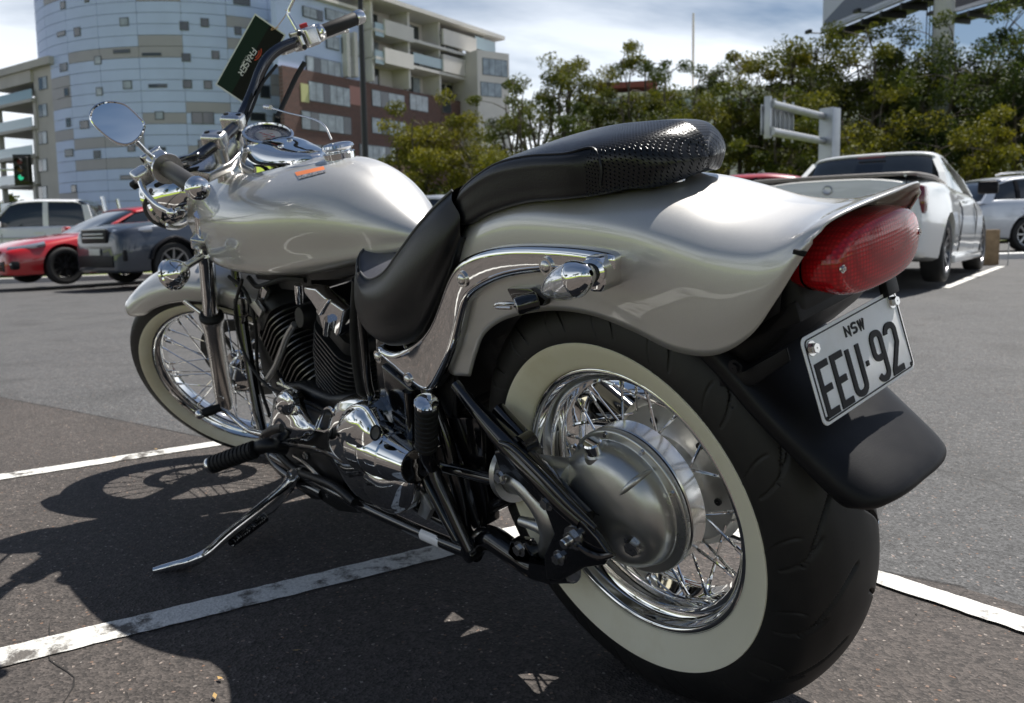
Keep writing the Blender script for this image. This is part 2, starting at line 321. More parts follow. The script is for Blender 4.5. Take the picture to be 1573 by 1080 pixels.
# ---- wheels
def build_wheel(name, cx, R, hw, rim_r, rim_hw, ww_out, nspk, tread, parent, steer_it):
    wh = empty(name, parent=parent)
    if steer_it: steered(wh)
    C = (cx, 0, R)
    # tyre with real grooves
    k = hw/0.085
    prof = [(rim_hw-0.004, rim_r-0.004), (rim_hw+0.004*k, rim_r+0.002), (hw*0.86, rim_r+(R-rim_r)*0.16), (hw*0.975, rim_r+(R-rim_r)*0.34), (hw*0.99, rim_r+(R-rim_r)*0.48), (hw*0.93, rim_r+(R-rim_r)*0.66), (hw*0.80, rim_r+(R-rim_r)*0.82), (hw*0.55, rim_r+(R-rim_r)*0.94), (hw*0.28, rim_r+(R-rim_r)*0.987), (0, R)]
    prof = prof+[(-a, b) for a, b in prof[-2::-1]]
    pr = cr1(prof, 5); d = np.concatenate([[0], np.cumsum(np.linalg.norm(np.diff(pr, axis=0), axis=1))])
    lo, hi = d[15], d[-16]
    s_even = np.concatenate([d[:15], np.linspace(lo, hi, 118 if tread == 'rear' else 60), d[-15:]])
    pr = np.stack([np.interp(s_even, d, pr[:, 0]), np.interp(s_even, d, pr[:, 1])], 1); mid = s_even-(d[-1]/2)
    half = (hi-lo)/2
    nt_ = 1500 if tread == 'rear' else 420
    th = np.linspace(0, 2*PI, nt_, endpoint=False); TH, S = np.meshgrid(th, mid, indexing='ij')
    G = np.zeros_like(TH)
    def groove(period, phase, s0, s1, slope, curve, wdt, dep, sgn):
        a = (TH-phase) % period; a = np.where(a > period/2, a-period, a)
        ss = S*sgn; q = (ss-s0)/(s1-s0)
        cen = slope*(q-0.5)+curve*(q-0.5)**2
        dd = np.abs(a-cen)*R
        ins = np.clip(np.minimum(q, 1-q)*12, 0, 1)
        return np.clip((wdt-dd)/0.0026, 0, 1)*ins*dep
    if tread == 'rear':
        p = 2*PI/18
        for sg in (1, -1):
            ph = 0 if sg > 0 else p/2
            G = np.maximum(G, groove(p, ph, half*0.10, half*0.72, 0.40, 0.25, 0.0042, 0.006, sg))
            G = np.maximum(G, groove(p, ph+p*0.45, half*0.42, half*0.86, 0.16, -0.1, 0.0038, 0.0055, sg))
            G = np.maximum(G, groove(p, ph+p*0.2, half*0.60, half*0.98, 0.10, 0.1, 0.0030, 0.004, sg))
    else:
        p = 2*PI/24
        for sg in (1, -1):
            G = np.maximum(G, groove(p, 0 if sg > 0 else p/2, half*0.15, half*0.9, 0.18, 0.1, 0.003, 0.004, sg))
    G[:, :15] = 0; G[:, -15:] = 0
    rad = pr[None, :, 1]-G
    V = np.stack([cx+rad*np.cos(TH), np.broadcast_to(pr[None, :, 0], TH.shape), R+rad*np.sin(TH)], -1)
    mesh('tyre', V.reshape(-1, 3), gridfaces(nt_, pr.shape[0], True, False), M_TYRE, wh, True, 60)
    # whitewall: a proud band of its own rubber on both sides
    for sg in (1, -1):
        pts = []
        P2 = cr1(prof, 8)[:80]; P2 = P2[(P2[:, 0] > rim_hw) & (P2[:, 1] > rim_r-0.001) & (P2[:, 1] < ww_out)]
        for i, (a, b) in enumerate(P2): pts.append((sg*(a+0.0016), b))
        a0, b0 = P2[-1]; pts.append((sg*(a0-0.002), b0+0.0015)); a1, b1 = P2[0]; pts.insert(0, (sg*(a1-0.003), b1-0.001))
        lathe('whitewall', pts, C, (0, 1, 0), M_WW, wh, 144)
    # rim
    h = rim_hw; e = rim_r
    rp_ = [(h-0.004, e-0.001), (h, e), (h+0.0025, e-0.003), (h+0.002, e-0.007), (h-0.004, e-0.011), (h-0.012, e-0.0125), (h-0.017, e-0.017), (h-0.020, e-0.024), (h-0.030, e-0.0265), (h-0.034, e-0.031), (h*0.22, e-0.033), (0, e-0.031)]
    if h < 0.04: rp_ = [(h-0.003, e-0.001), (h, e), (h+0.002, e-0.002), (h+0.001, e-0.006), (h-0.006, e-0.009), (h-0.010, e-0.014), (h-0.013, e-0.018), (h*0.3, e-0.022), (0, e-0.020)]
    full = rp_+[(-a, b) for a, b in rp_[-2::-1]]
    full = full+[(-h+0.006, e+0.002), (h-0.006, e+0.002)]
    lathe('rim', full, C, (0, 1, 0), M_CHROME, wh, 160, closed=True, sharp=50)
    # spokes
    rb = e-0.031 if h >= 0.04 else e-0.020
    hubs = {'rear': [(0.012, 0.062), (-0.048, 0.106)], 'front': [(0.036, 0.045), (-0.036, 0.045)]}[tread]
    for sd_, (hy, hr) in enumerate(hubs):
        for i in range(nspk//2):
            a = 2*PI*i/(nspk//2)+sd_*PI/nspk*2*0.5
            off = (0.55 if i % 2 else -0.55)*(0.9 if tread == 'rear' else 1.15)
            a2 = a+(0.05 if i % 2 else -0.05)*-1
            p0 = np.array([cx+hr*math.cos(a+off), hy, R+hr*math.sin(a+off)])
            p1 = np.array([cx+rb*math.cos(a2), 0.007 if sd_ == 0 else -0.007, R+rb*math.sin(a2)])
            dn = (p1-p0)/np.linalg.norm(p1-p0); L_ = np.linalg.norm(p1-p0)
            b = MB(); V, F = tubevf([p0-dn*0.004, p0, p1], 0.0023 if tread == 'rear' else 0.0018, 7, 1); b.add(V, F)
            V, F = tubevf([p1-dn*0.022, p1-dn*0.021, p1-dn*0.002, p1+dn*0.002], [0.0022, 0.0033, 0.0036, 0.0055], 8, 1); b.add(V, F)
            b.build('spoke', M_CHROME, wh, smooth=True)
    return wh
rear = build_wheel('rear_wheel', 0.0, 0.3265, 0.085, 0.205, 0.060, 0.2505, 36, 'rear', bike, False)
front = build_wheel('front_wheel', 1.61, 0.331, 0.050, 0.256, 0.032, 0.287, 40, 'front', bike, True)
AX = (0, 0, 0.3265)
# rear hub: drum on the far side, carrier towards the drive
lathe('brake_drum', [(-0.085, 0.03), (-0.085, 0.090), (-0.078, 0.106), (-0.066, 0.110), (-0.062, 0.120), (-0.056, 0.1215), (-0.052, 0.114), (-0.046, 0.110), (-0.043, 0.092), (-0.040, 0.074), (-0.034, 0.066), (0.010, 0.060), (0.018, 0.062), (0.022, 0.072), (0.030, 0.073), (0.032, 0.060), (0.036, 0.03)], AX, (0, 1, 0), M_ALU, rear, 72)
rv = None
for i in range(6):
    a = i*PI/3+0.3
    if rv is None: rv = lathe('drum_rivet', [(0, 0.0055), (0.004, 0.0055), (0.004, 0.0005)], (0, 0, 0), (0, 1, 0), M_DARK, rear, 10)
    else: rv = copyo(rv, rear)
    rv.location = (0.086*math.cos(a), -0.0425, 0.3265+0.086*math.sin(a))
# front hub, disc
FX = (1.61, 0, 0.331)
lathe('front_hub', [(-0.055, 0.02), (-0.050, 0.034), (-0.040, 0.05), (-0.032, 0.052), (-0.028, 0.034), (0.028, 0.034), (0.032, 0.052), (0.040, 0.05), (0.052, 0.03), (0.056, 0.02)], FX, (0, 1, 0), M_CHROME, front, 40)
b = MB()
for h0 in (0.060, 0.065): pass
V, F = lathevf([(-0.063, 0.149), (-0.058, 0.149), (-0.058, 0.108), (-0.063, 0.108)], FX, (0, 1, 0), 96, True); b.add(V, F)
for i in range(6):
    a = i*PI/3; c, s = math.cos(a), math.sin(a)
    V, F = tubevf([(1.61+0.045*c, -0.055, 0.331+0.045*s), (1.61+0.112*math.cos(a+0.35), -0.060, 0.331+0.112*math.sin(a+0.35))], 0.007, 8, 1); b.add(V, F)
b.build('brake_disc', mat('disc_steel', (0.05, 0.05, 0.05), 0.35, 0.6), front, smooth=True)

# ---- final drive (shaft) on the left of the rear wheel
fd = empty('final_drive', parent=bike)
lathe('drive_cover', [(0.016, 0.09), (0.016, 0.105), (0.020, 0.1100), (0.048, 0.1112), (0.0505, 0.1090), (0.0505, 0.10)], AX, (0, 1, 0), M_SATIN, fd, 96)
lathe('gasket', [(0.0500, 0.05), (0.0500, 0.1098), (0.0540, 0.1098), (0.0540, 0.05)], AX, (0, 1, 0), M_INK, fd, 96)
def ring_case():
    prof = [(0.0538, 0.100), (0.0538, 0.1102), (0.0560, 0.1114), (0.0610, 0.1109), (0.0632, 0.1078), (0.0640, 0.1005), (0.0655, 0.0965), (0.0740, 0.0950), (0.0850, 0.0920), (0.0950, 0.0850), (0.1040, 0.0745), (0.1100, 0.058), (0.1135, 0.040), (0.1150, 0.02), (0.1155, 0.001)]
    pr = cr1(prof, 4); V, F = lathevf(pr, AX, (0, 1, 0), 120); V = V.copy()
    for i in range(len(V)):
        x, y, z = V[i]; r = math.hypot(x, z-0.3265); a = math.atan2(z-0.3265, x)
        # the casting swells towards the shaft (forward) and has a rib facing up-back
        sw = max(0, math.cos(a-0.25))**3
        if y > 0.06: V[i][1] += 0.0; V[i][0] += sw*0.030*min(1, (y-0.065)/0.05); V[i][2] += 0.004*min(1, (y-0.065)/0.05)
        rib = 0
        V[i][1] += rib*0.007
        # recess round the drain bolt
        dxx, dzz = x+0.040, z-0.287
        q = math.exp(-((dxx*dxx+dzz*dzz)/0.00035))
        V[i][1] -= q*0.020
    return mesh('drive_case', V, F, M_ALU, fd, True, 50)
ring_case()
bolt('drain_bolt', (-0.039, 0.0945, 0.285), (-0.25, 1, -0.1), 0.0115, M_SATIN, fd, 0.012)
fc = np.array(bp(917, 700, .088))
lathe('filler_neck', [(-0.03, 0.024), (-0.006, 0.0195), (0.006, 0.017), (0.0062, 0.010)], fc, (-0.05, 0.25, 1), M_ALU, fd, 28)
lathe('filler_cap', [(0.006, 0.0140), (0.023, 0.0140), (0.0255, 0.0120), (0.0255, 0.0005)], fc, (-0.05, 0.25, 1), M_CHROME, fd, 24)
for k_ in range(7):
    a_ = math.radians(-70+k_*38); bolt('case_bolt', (0.1032*math.cos(a_), 0.0625, 0.3265+0.1032*math.sin(a_)), (0, 1, 0), 0.0042, M_SATIN, fd, 0.004)
for a0_ in (2.35,):
    tube('case_rib', [(r_*math.cos(a0_), y_, 0.3265+r_*math.sin(a0_)) for r_, y_ in ((0.0955, 0.068), (0.0925, 0.0845), (0.0875, 0.0945), (0.0745, 0.1035), (0.060, 0.108))], [0.003, 0.0045, 0.005, 0.0045, 0.002], M_ALU, fd, 10)
tube('shaft_housing', [(0.06, 0.095, 0.345), (0.10, 0.097, 0.345), (0.17, 0.097, 0.343), (0.22, 0.097, 0.342)], [0.046, 0.042, 0.036, 0.037], M_ALU, fd, 32)
lathe('shaft_flange', [(0, 0.037), (0, 0.050), (0.012, 0.050), (0.014, 0.038)], (0.20, 0.097, 0.342), (1, 0, 0), M_ALU, fd, 32)
tube('case_web', [bp(770, 731, .125), bp(800, 742, .125), bp(832, 775, .12), bp(850, 815, .115), bp(838, 848, .11)], [0.012, 0.016, 0.020, 0.022, 0.014], M_ALU, fd, 16)
tube('lower_web', [bp(800, 800, .125), bp(825, 808, .12), bp(852, 822, .11)], [0.008, 0.010, 0.012], M_ALU, fd, 12)

# ---- frame and swing arm
def px(pts, Y): return [bp(x, y, Y if np.isscalar(Y) else Y[i]) for i, (x, y) in enumerate(pts)]
fr = empty('frame', parent=bike)
YR = 0.125
tube('lower_rail', px([(420, 700), (500, 748), (560, 778), (640, 815), (700, 840), (733, 853)], .135), 0.0125, M_BLACK, fr, 16)
V, F = lathevf([(-0.016, 0.001), (-0.016, 0.016), (0.016, 0.016), (0.016, 0.001)], bp(726, 847, .135), (0, 1, 0), 20)
MB().add(V, F).build('rail_end', M_BLACK, fr, bevel=0.003)
tube('lower_rail', [(p[0], -p[1], p[2]) for p in px([(420, 700), (500, 748), (560, 778), (640, 815), (700, 840), (733, 853)], .135)], 0.0125, M_BLACK, fr, 16)
tube('rear_stay', px([(655, 640), (660, 705), (690, 775), (722, 845)], .155), 0.0125, M_BLACK, fr, 14)
tube('rear_stay', px([(628, 600), (640, 700), (672, 770), (706, 832)], .125), 0.0115, M_BLACK, fr, 14)
prism('post_plate', [tuple(bp(x, y, .10)[[0, 2]]) for x, y in [(690, 640), (742, 640), (748, 735), (752, 805), (722, 815), (712, 735)]], 0.075, 0.105, M_BLACK, fr, bevel=0.004)
tube('cross_tube', px([(676, 716), (720, 727), (767, 739)], .13), 0.0105, M_BLACK, fr, 14)
tube('cross_tube', px([(640, 776), (700, 806), (746, 782), (800, 756)], .09), 0.0125, M_BLACK, fr, 12)
tube('swing_tube', px([(728, 838), (752, 826), (790, 850), (828, 874), (880, 880)], .12), [0.020, 0.022, 0.021, 0.020, 0.016], M_BLACK, fr, 16)
tube('swing_arm', px([(700, 590), (735, 632), (780, 680), (830, 730), (870, 772), (900, 800)], .135), [0.009, 0.013, 0.019, 0.021, 0.020, 0.018], M_BLACK, fr, 16)
tube('swing_arm', [(p[0], -p[1]-0.02, p[2]) for p in px([(700, 590), (735, 632), (780, 680), (830, 730), (870, 772), (900, 800)], .105)], 0.018, M_BLACK, fr, 12)
tube('upper_stay', px([(765, 628), (785, 650), (806, 672), (826, 696)], .105), 0.012, M_BLACK, fr, 12)
lathe('eyelet', [(-0.012, 0.017), (0.012, 0.017), (0.012, 0.009), (-0.012, 0.009)], bp(808, 682, .125), (0, 1, 0), M_BLACK, fr, 24, closed=True)
plate = [(765, 690), (790, 686), (830, 722), (872, 768), (905, 800), (925, 822), (944, 850), (936, 863), (905, 868), (868, 888), (846, 886), (842, 850), (858, 815), (845, 780), (805, 738), (775, 720)]
prism('axle_plate', [tuple(bp(x, y, .14)[[0, 2]]) for x, y in plate], 0.138, 0.150, M_BLACK, fr, bevel=0.004, seg=3)
tube('plate_flange', px([(768, 680), (790, 690), (830, 728), (880, 780), (915, 812)], .152), [0.004, 0.006, 0.007, 0.007, 0.004], M_BLACK, fr, 10)
tube('plate_flange', px([(884, 836), (905, 850), (925, 856), (944, 852)], .156), [0.003, 0.005, 0.005, 0.003], M_BLACK, fr, 8)
prism('lower_plate', [tuple(bp(x, y, .13)[[0, 2]]) for x, y in [(790, 826), (812, 830), (824, 850), (820, 880), (850, 890), (846, 868), (828, 862), (800, 860), (786, 846)]], 0.118, 0.140, M_BLACK, fr, bevel=0.004)
for i, ((x, y), Y, r) in enumerate([((770, 732), .143, .0085), ((841, 772), .150, .0085), ((799, 843), .141, .009), ((859, 857), .150, .008)]):
    bolt('hex_bolt', bp(x, y, Y), (0, 1, 0), r, M_SATIN, fr, 0.009)
c = bp(882, 826, .150)
bolt('axle_nut', c, (0, 1, 0), 0.0125, M_SATIN, fr, 0.011)
lathe('axle_end', [(0.0, 0.0075), (0.021, 0.0075), (0.023, 0.006), (0.023, 0.0005)], c, (0, 1, 0), M_SATIN, fr, 18)
# frame in front of and above the engine
for sg in (1, -1):
    tube('down_tube', [(1.36, sg*.03, .80), (1.36, sg*.06, .60), (1.33, sg*.10, .35), (1.27, sg*.13, .17), (1.15, sg*.135, .125), (.95, sg*.135, .125)], 0.014, M_BLACK, fr, 14)
tube('backbone', [(1.33, 0, .86), (1.10, 0, .72), (.80, 0, .66), (.55, 0, .62), (.38, 0, .56)], 0.026, M_BLACK, fr, 14)
lathe('steering_head', [(-0.10, 0.001), (-0.10, 0.034), (0.10, 0.034), (0.10, 0.001)], (1.235, 0, .80), AXU, M_BLACK, fr, 28)
for sg in (1, -1):
    tube('seat_rail', [(.60, sg*.08, .62), (.45, sg*.105, .56), (.40, sg*.115, .48), (.36, sg*.12, .36), (.345, sg*.13, .17)], 0.013, M_BLACK, fr, 14)
IG = []  # curved band added ahead of the wheel to keep sun off the ground
for an in np.linspace(-4, 62, 9):
    a_ = math.radians(an); c_, s_ = math.cos(a_), math.sin(a_); f_ = lambda r_: (r_*c_, .3265+r_*s_)
    IG.append([(f_(.372)[0], 0, f_(.372)[1]), (f_(.372)[0], .06, f_(.372)[1]), (f_(.370)[0], .092, f_(.370)[1]), (f_(.350)[0], .102, f_(.350)[1])])
half_loft('sun_blocker_arc', IG, M_PLAST, fr, su=3, sv=4, thick=.003)
# sticker on the rail
V, F = tubevf(px([(652, 820), (668, 827), (681, 833)], .135), 0.0131, 20, 3)
F = [f for f in F if len(f) == 4 and (np.mean([V[i][1] for i in f]) > 0.138) and (np.mean([V[i][2] for i in f]) > 0.135)]
mesh('rail_sticker', V, F, M_WHITE, fr)
# side cover and dark mass behind the engine
prism('side_cover', [tuple(bp(x, y, .13)[[0, 2]]) for x, y in [(560, 470), (575, 520), (600, 545), (640, 585), (650, 600), (650, 700), (600, 690), (572, 640), (562, 560)]], -0.12, 0.115, M_BLACK, fr, bevel=0.02, seg=4)
prism('battery_box', [(.62, .64), (.36, .60), (.33, .50), (.34, .42), (.60, .40)], -0.085, 0.085, M_DARK, fr, bevel=0.01)
prism('cover_panel', [tuple(bp(x, y, .13)[[0, 2]]) for x, y in [(580, 560), (628, 600), (634, 652), (602, 640), (588, 615)]], 0.10, 0.125, M_BLACK, fr, bevel=0.008, seg=3)
prism('cover_panel', [tuple(bp(x, y, .13)[[0, 2]]) for x, y in [(596, 628), (636, 654), (640, 682), (612, 678), (602, 660)]], 0.10, 0.127, M_BLACK, fr, bevel=0.008, seg=3)
prism('bracket_sun_blocker', [(.66, .44), (.36, .46), (.26, .40), (.30, .33), (.62, .30), (.68, .36)], -.178, -.170, M_BLACK, fr, bevel=.003)  # far-side plate added to block sun through the gap above the mufflers
prism('inner_guard', [(.40, .62), (.30, .68), (.24, .66), (.30, .56), (.335, .44), (.37, .40), (.42, .46)], -0.10, 0.10, M_PLAST, fr, bevel=0.01)
# ------------------------------------------------------------------ bodywork
def row(T, S, B, a=0.60, k=0.16):
    (tx, tz), (sx, sy, sz), (bx, by, bz) = T, S, B
    A = (tx*0.65+sx*0.35, sy*a, tz-(tz-sz)*k)
    A2 = (tx*0.25+sx*0.75, sy*0.90, tz-(tz-sz)*0.52)
    M = ((sx*0.5+bx*0.5), max(sy, by)*1.005+0.002, (sz+bz)/2)
    return [(tx, 0, tz), A, A2, (sx, sy, sz), M, (bx, by, bz)]
FR = [row((.372, .50), (.350, .09, .50), (.255, .112, .505)),
      row((.365, .60), (.325, .105, .585), (.222, .113, .548)),
      row((.315, .70), (.270, .113, .655), (.186, .114, .584)),
      row((.215, .768), (.190, .116, .712), (.120, .115, .613)),
      row((.090, .797), (.080, .117, .742), (.025, .115, .631)),
      row((-.050, .788), (-.045, .117, .738), (-.055, .115, .630)),
      row((-.140, .776), (-.130, .116, .726), (-.125, .115, .614)),
      row((-.200, .760), (-.190, .115, .710), (-.185, .115, .595)),
      row((-.258, .742), (-.248, .113, .694), (-.242, .114, .596)),
      row((-.315, .735), (-.300, .112, .692), (-.290, .113, .622)),
      row((-.352, .738), (-.334, .109, .705), (-.325, .111, .662)),
      row((-.380, .744), (-.356, .104, .721), (-.348, .108, .694)),
      row((-.3960, .746), (-.374, .097, .731), (-.367, .104, .720))]
rf = half_loft('rear_fender', FR, M_SILVER, bike, su=7, sv=6, thick=0.0025)
# flap chip on the edge of the fender, mud flap and inner fender
MF = []
for (x, z, wd, dd) in [(-.16, .640, .10, .0), (-.20, .610, .10, .012), (-.235, .575, .095, .015), (-.280, .525, .093, .018), (-.325, .482, .091, .022), (-.366, .442, .087, .028), (-.377, .430, .076, .026), (-.379, .427, .058, .02)]:
    MF.append([(x-dd, 0, z+dd*0.3), (x-dd*.97, wd*.45, z+dd*.27), (x-dd*.75, wd*.8, z+dd*.2), (x-dd*.25, wd, z), (x+.014, wd*1.02, z-.004)])
half_loft('mud_flap', MF, M_PLAST, bike, su=5, sv=5, thick=0.004)
tail = [[(-.20, 0, .738), (-.20, .07, .730), (-.20, .100, .69), (-.20, .104, .63)],
        [(-.28, 0, .722), (-.28, .07, .716), (-.28, .098, .68), (-.268, .102, .62)],
        [(-.345, 0, .722), (-.342, .065, .718), (-.33, .094, .695), (-.318, .098, .645)]]
half_loft('tail_liner', tail, M_PLAST, bike, su=4, sv=5, thick=0.002)
tb = MB().add(*prismvf([(-.20, .735), (-.330, .715), (-.335, .640), (-.300, .605), (-.262, .575), (-.20, .60)], 'y', -.088, .088))
o = tb.build('lamp_housing', M_PLAST, bike); do_bevel(o, 0.014, 3)
prism('edge_clip', [(-.366, .713), (-.352, .716), (-.350, .711), (-.362, .708)], 0.1095, 0.1125, M_INK, bike, bevel=0.001)

# tail lamp
def lamp():
    L_ = empty('tail_lamp', parent=bike)
    # cross sections stacked from the housing (u=0) to the face (u=1); face plane leans back
    nrm = np.array([-0.99, 0, -0.10]); nrm /= np.linalg.norm(nrm); up = np.array([-0.10, 0, 0.99])
    base = np.array([-0.345, 0, 0.6865])
    secs = [(0.004, .085, .0375, 2.5), (.016, .0865, .0385, 2.6), (.030, .0865, .0385, 2.6), (.0375, .0840, .0365, 2.5), (.0415, .078, .032, 2.4), (.0445, .050, .020, 2.2), (.0450, .02, .008, 2), (.0452, .001, .001, 2)]
    n = 96; V = []
    t = np.linspace(0, 2*PI, n, endpoint=False)
    for d_, a, b_, e in secs:
        y = a*np.sign(np.cos(t))*np.abs(np.cos(t))**(2/e); z = b_*np.sign(np.sin(t))*np.abs(np.sin(t))**(2/e)
        z = z*(1+0.0*y)+0.006*(1-(y/a)**2)
        crv = -0.010*(y/.09)**2
        for i in range(n): V.append(base+nrm*(d_+crv[i])+np.array([0, y[i], 0])+up*z[i])
    V = np.array(V); A = V.reshape(len(secs), n, 3)
    B = np.stack([cr1(A[:, j], 4) for j in range(n)], 1)
    m = mat('red_lens_grid', (0.56, 0.006, 0.012), rough=0.2, coat=0.45, coat_r=0.02)
    nt = m.node_tree; b = nt.nodes['Principled BSDF']; L = nt.links.new; tcn = N(nt, 'ShaderNodeTexCoord'); sx = N(nt, 'ShaderNodeSeparateXYZ'); L(tcn.outputs['Object'], sx.inputs[0])
    v = N(nt, 'ShaderNodeTexVoronoi'); v.inputs['Scale'].default_value = 230; v.inputs['Randomness'].default_value = 0.0; L(tcn.outputs['Object'], v.inputs['Vector'])
    k = N(nt, 'ShaderNodeBump'); k.inputs['Strength'].default_value = 0.4; k.inputs['Distance'].default_value = 0.001; L(v.outputs[0], k.inputs['Height']); L(k.outputs[0], b.inputs['Normal'])
    mr = N(nt, 'ShaderNodeMapRange'); mr.inputs['From Max'].default_value = 0.6; mr.inputs['To Min'].default_value = 1.25; mr.inputs['To Max'].default_value = 0.55; L(v.outputs[0], mr.inputs[0])
    q = N(nt, 'ShaderNodeVectorMath', operation='SCALE'); q.inputs[0].default_value = (0.56, 0.006, 0.012); L(mr.outputs[0], q.inputs['Scale']); L(q.outputs[0], b.inputs['Base Color'])
    mesh('lens', B.reshape(-1, 3), gridfaces(B.shape[0], n, False, True), m, L_, True, 60)
    secs = [(-.035, .078, .030, 2.4), (-.006, .0885, .0360, 2.4), (0.004, .0880, .0380, 2.5)]
    V = []
    for d_, a, b_, e in secs:
        y = a*np.sign(np.cos(t))*np.abs(np.cos(t))**(2/e); z = b_*np.sign(np.sin(t))*np.abs(np.sin(t))**(2/e); z = z+0.006*(1-(y/a)**2)
        for i in range(n): V.append(base+nrm*(d_-0.010*(y[i]/.09)**2)+np.array([0, y[i], 0])+up*z[i])
    mesh('lens_base', V, gridfaces(3, n, False, True), M_RED, L_, True, 60)
    for sg in (1, -1):
        bolt('lens_screw', base+nrm*(.0345)+np.array([0, sg*.0765, 0])+up*(.004), nrm, 0.003, M_SATIN, L_, 0.002)
lamp()

# number plate
def text_mesh(name, body, size, ext, m, parent, M, bold=0.0, xs=1.0):
    cu = bpy.data.curves.new(name, 'FONT'); cu.body = body; cu.size = size; cu.extrude = ext; cu.align_x = 'CENTER'; cu.align_y = 'CENTER'; cu.offset = bold
    cu.bevel_depth = 0
    o = bpy.data.objects.new(name, cu); COL.objects.link(o); dg = bpy.context.evaluated_depsgraph_get(); me = bpy.data.meshes.new_from_object(o.evaluated_get(dg)); bpy.data.objects.remove(o)
    o = bpy.data.objects.new(name, me); COL.objects.link(o); me.materials.clear(); me.materials.append(m); me.transform(Matrix.Diagonal((xs, 1, 1, 1))); me.transform(M); o.parent = parent
    return o
def strokes(name, polys, wd, m, parent, M, z0=0.0, z1=0.0012):
    """lettering drawn with strokes of constant width: each polyline becomes a raised ribbon"""
    b = MB()
    for k_, P in enumerate(polys):
        P = np.array(P, float); P = np.array([P[0]]+[P[i] for i in range(1, len(P)) if np.linalg.norm(P[i]-P[i-1]) > 5e-5]); n = len(P)
        T = np.gradient(P, axis=0); T /= np.linalg.norm(T, axis=1)[:, None]+1e-9
        # mitred offsets
        L_, R_ = [], []
        for i in range(n):
            if 0 < i < n-1:
                a = P[i]-P[i-1]; c = P[i+1]-P[i]; a /= np.linalg.norm(a); c /= np.linalg.norm(c); t_ = a+c; t_ /= np.linalg.norm(t_); nn = np.array([-t_[1], t_[0]]); s = 1/max(0.5, nn@np.array([-a[1], a[0]]))
            else:
                t_ = (P[1]-P[0]) if i == 0 else (P[-1]-P[-2]); t_ /= np.linalg.norm(t_); nn = np.array([-t_[1], t_[0]]); s = 1
            L_.append(P[i]+nn*wd/2*s); R_.append(P[i]-nn*wd/2*s)
        V = []; zo = 0.00008*k_
        for z in (z0, z1+zo):
            for i in range(n): V += [(*L_[i], z), (*R_[i], z)]
        o_ = 2*n; F = []
        for i in range(n-1):
            a, b_, c, d = 2*i, 2*i+1, 2*i+3, 2*i+2
            F += [(o_+a, o_+b_, o_+c, o_+d), (a, o_+a, o_+d, d), (b_, c, o_+c, o_+b_)]
        F += [(0, 1, o_+1, o_), (2*n-2, o_+2*n-2, o_+2*n-1, 2*n-1)]
        V = [tuple(M@Vector(v)) for v in V]; b.add(V, F)
    o = b.build(name, m, parent); bm = bmesh.new(); bm.from_mesh(o.data); bmesh.ops.recalc_face_normals(bm, faces=bm.faces); bm.to_mesh(o.data); bm.free(); return o
def arc(cx, cy, rx_, ry_, a0, a1, n=9):
    return [(cx+rx_*math.cos(math.radians(a0+(a1-a0)*i/(n-1))), cy+ry_*math.sin(math.radians(a0+(a1-a0)*i/(n-1)))) for i in range(n)]
def glyph(ch, x, y, w_, h, r=None):
    """polylines of a condensed road-sign style letter in the box x..x+w, y..y+h"""
    X, Y, xm, ym = x+w_, y+h, x+w_/2, y+h/2; r = r or w_*0.42
    if ch == 'E': return [[(X, Y), (x, Y), (x, y), (X, y)], [(x, ym), (X-w_*0.12, ym)]]
    if ch == 'U': return [[(x, Y)]+[(x, y+r)]+arc(x+r, y+r, r, r, 180, 270, 6)[1:]+arc(X-r, y+r, r, r, 270, 360, 6)+[(X, Y)]]
    if ch == '9':
        zc = y+h*.46+r
        return [arc(x+r, y+r, r, r, 195, 270, 5)+arc(X-r, y+r, r, r, 275, 360, 6)+[(X, Y-r)]+arc(X-r, Y-r, r, r, 5, 90, 6)+arc(x+r, Y-r, r, r, 95, 180, 6)+[(x, zc)]+arc(x+r, zc, r, r, 185, 270, 6)+[(X-w_*.08, zc-r)]]
    if ch == '2': return [[(x, Y-r)]+arc(x+r, Y-r, r, r, 175, 90, 6)+arc(X-r, Y-r, r, r, 90, 0, 6)+[(X-w_*0.04, ym+h*0.08), (x+w_*0.02, y+h*0.04), (x, y), (X+w_*0.05, y)]]
    if ch == 'N': return [[(x, y), (x, Y), (X, y), (X, Y)]]
    if ch == 'S': return [[(X, Y-h*0.12)]+arc(X-w_*.4, Y-h*0.24, w_*.4, h*.24, 60, 90, 3)+arc(x+w_*.4, Y-h*.25, w_*.4, h*.25, 95, 265, 7)+arc(X-w_*.4, y+h*.25, w_*.4, h*.25, 85, -85, 7)+[(x+w_*.1, y+h*.02)]]
    if ch == 'W': return [[(x, Y), (x+w_*.25, y), (xm, Y-h*.2), (X-w_*.25, y), (X, Y)]]
    if ch == 'F': return [[(X, Y), (x, Y), (x, y)], [(x, ym), (X-w_*.15, ym)]]
    if ch == 'R': return [[(x, y), (x, Y), (X-r*.6, Y)]+arc(X-r*.8, Y-h*.25, r*.8, h*.25, 90, -90, 7)+[(x, ym)], [(xm, ym), (X, y)]]
    if ch == 'A': return [[(x, y), (xm, Y), (X, y)], [(x+w_*.2, y+h*.3), (X-w_*.2, y+h*.3)]]
    return []
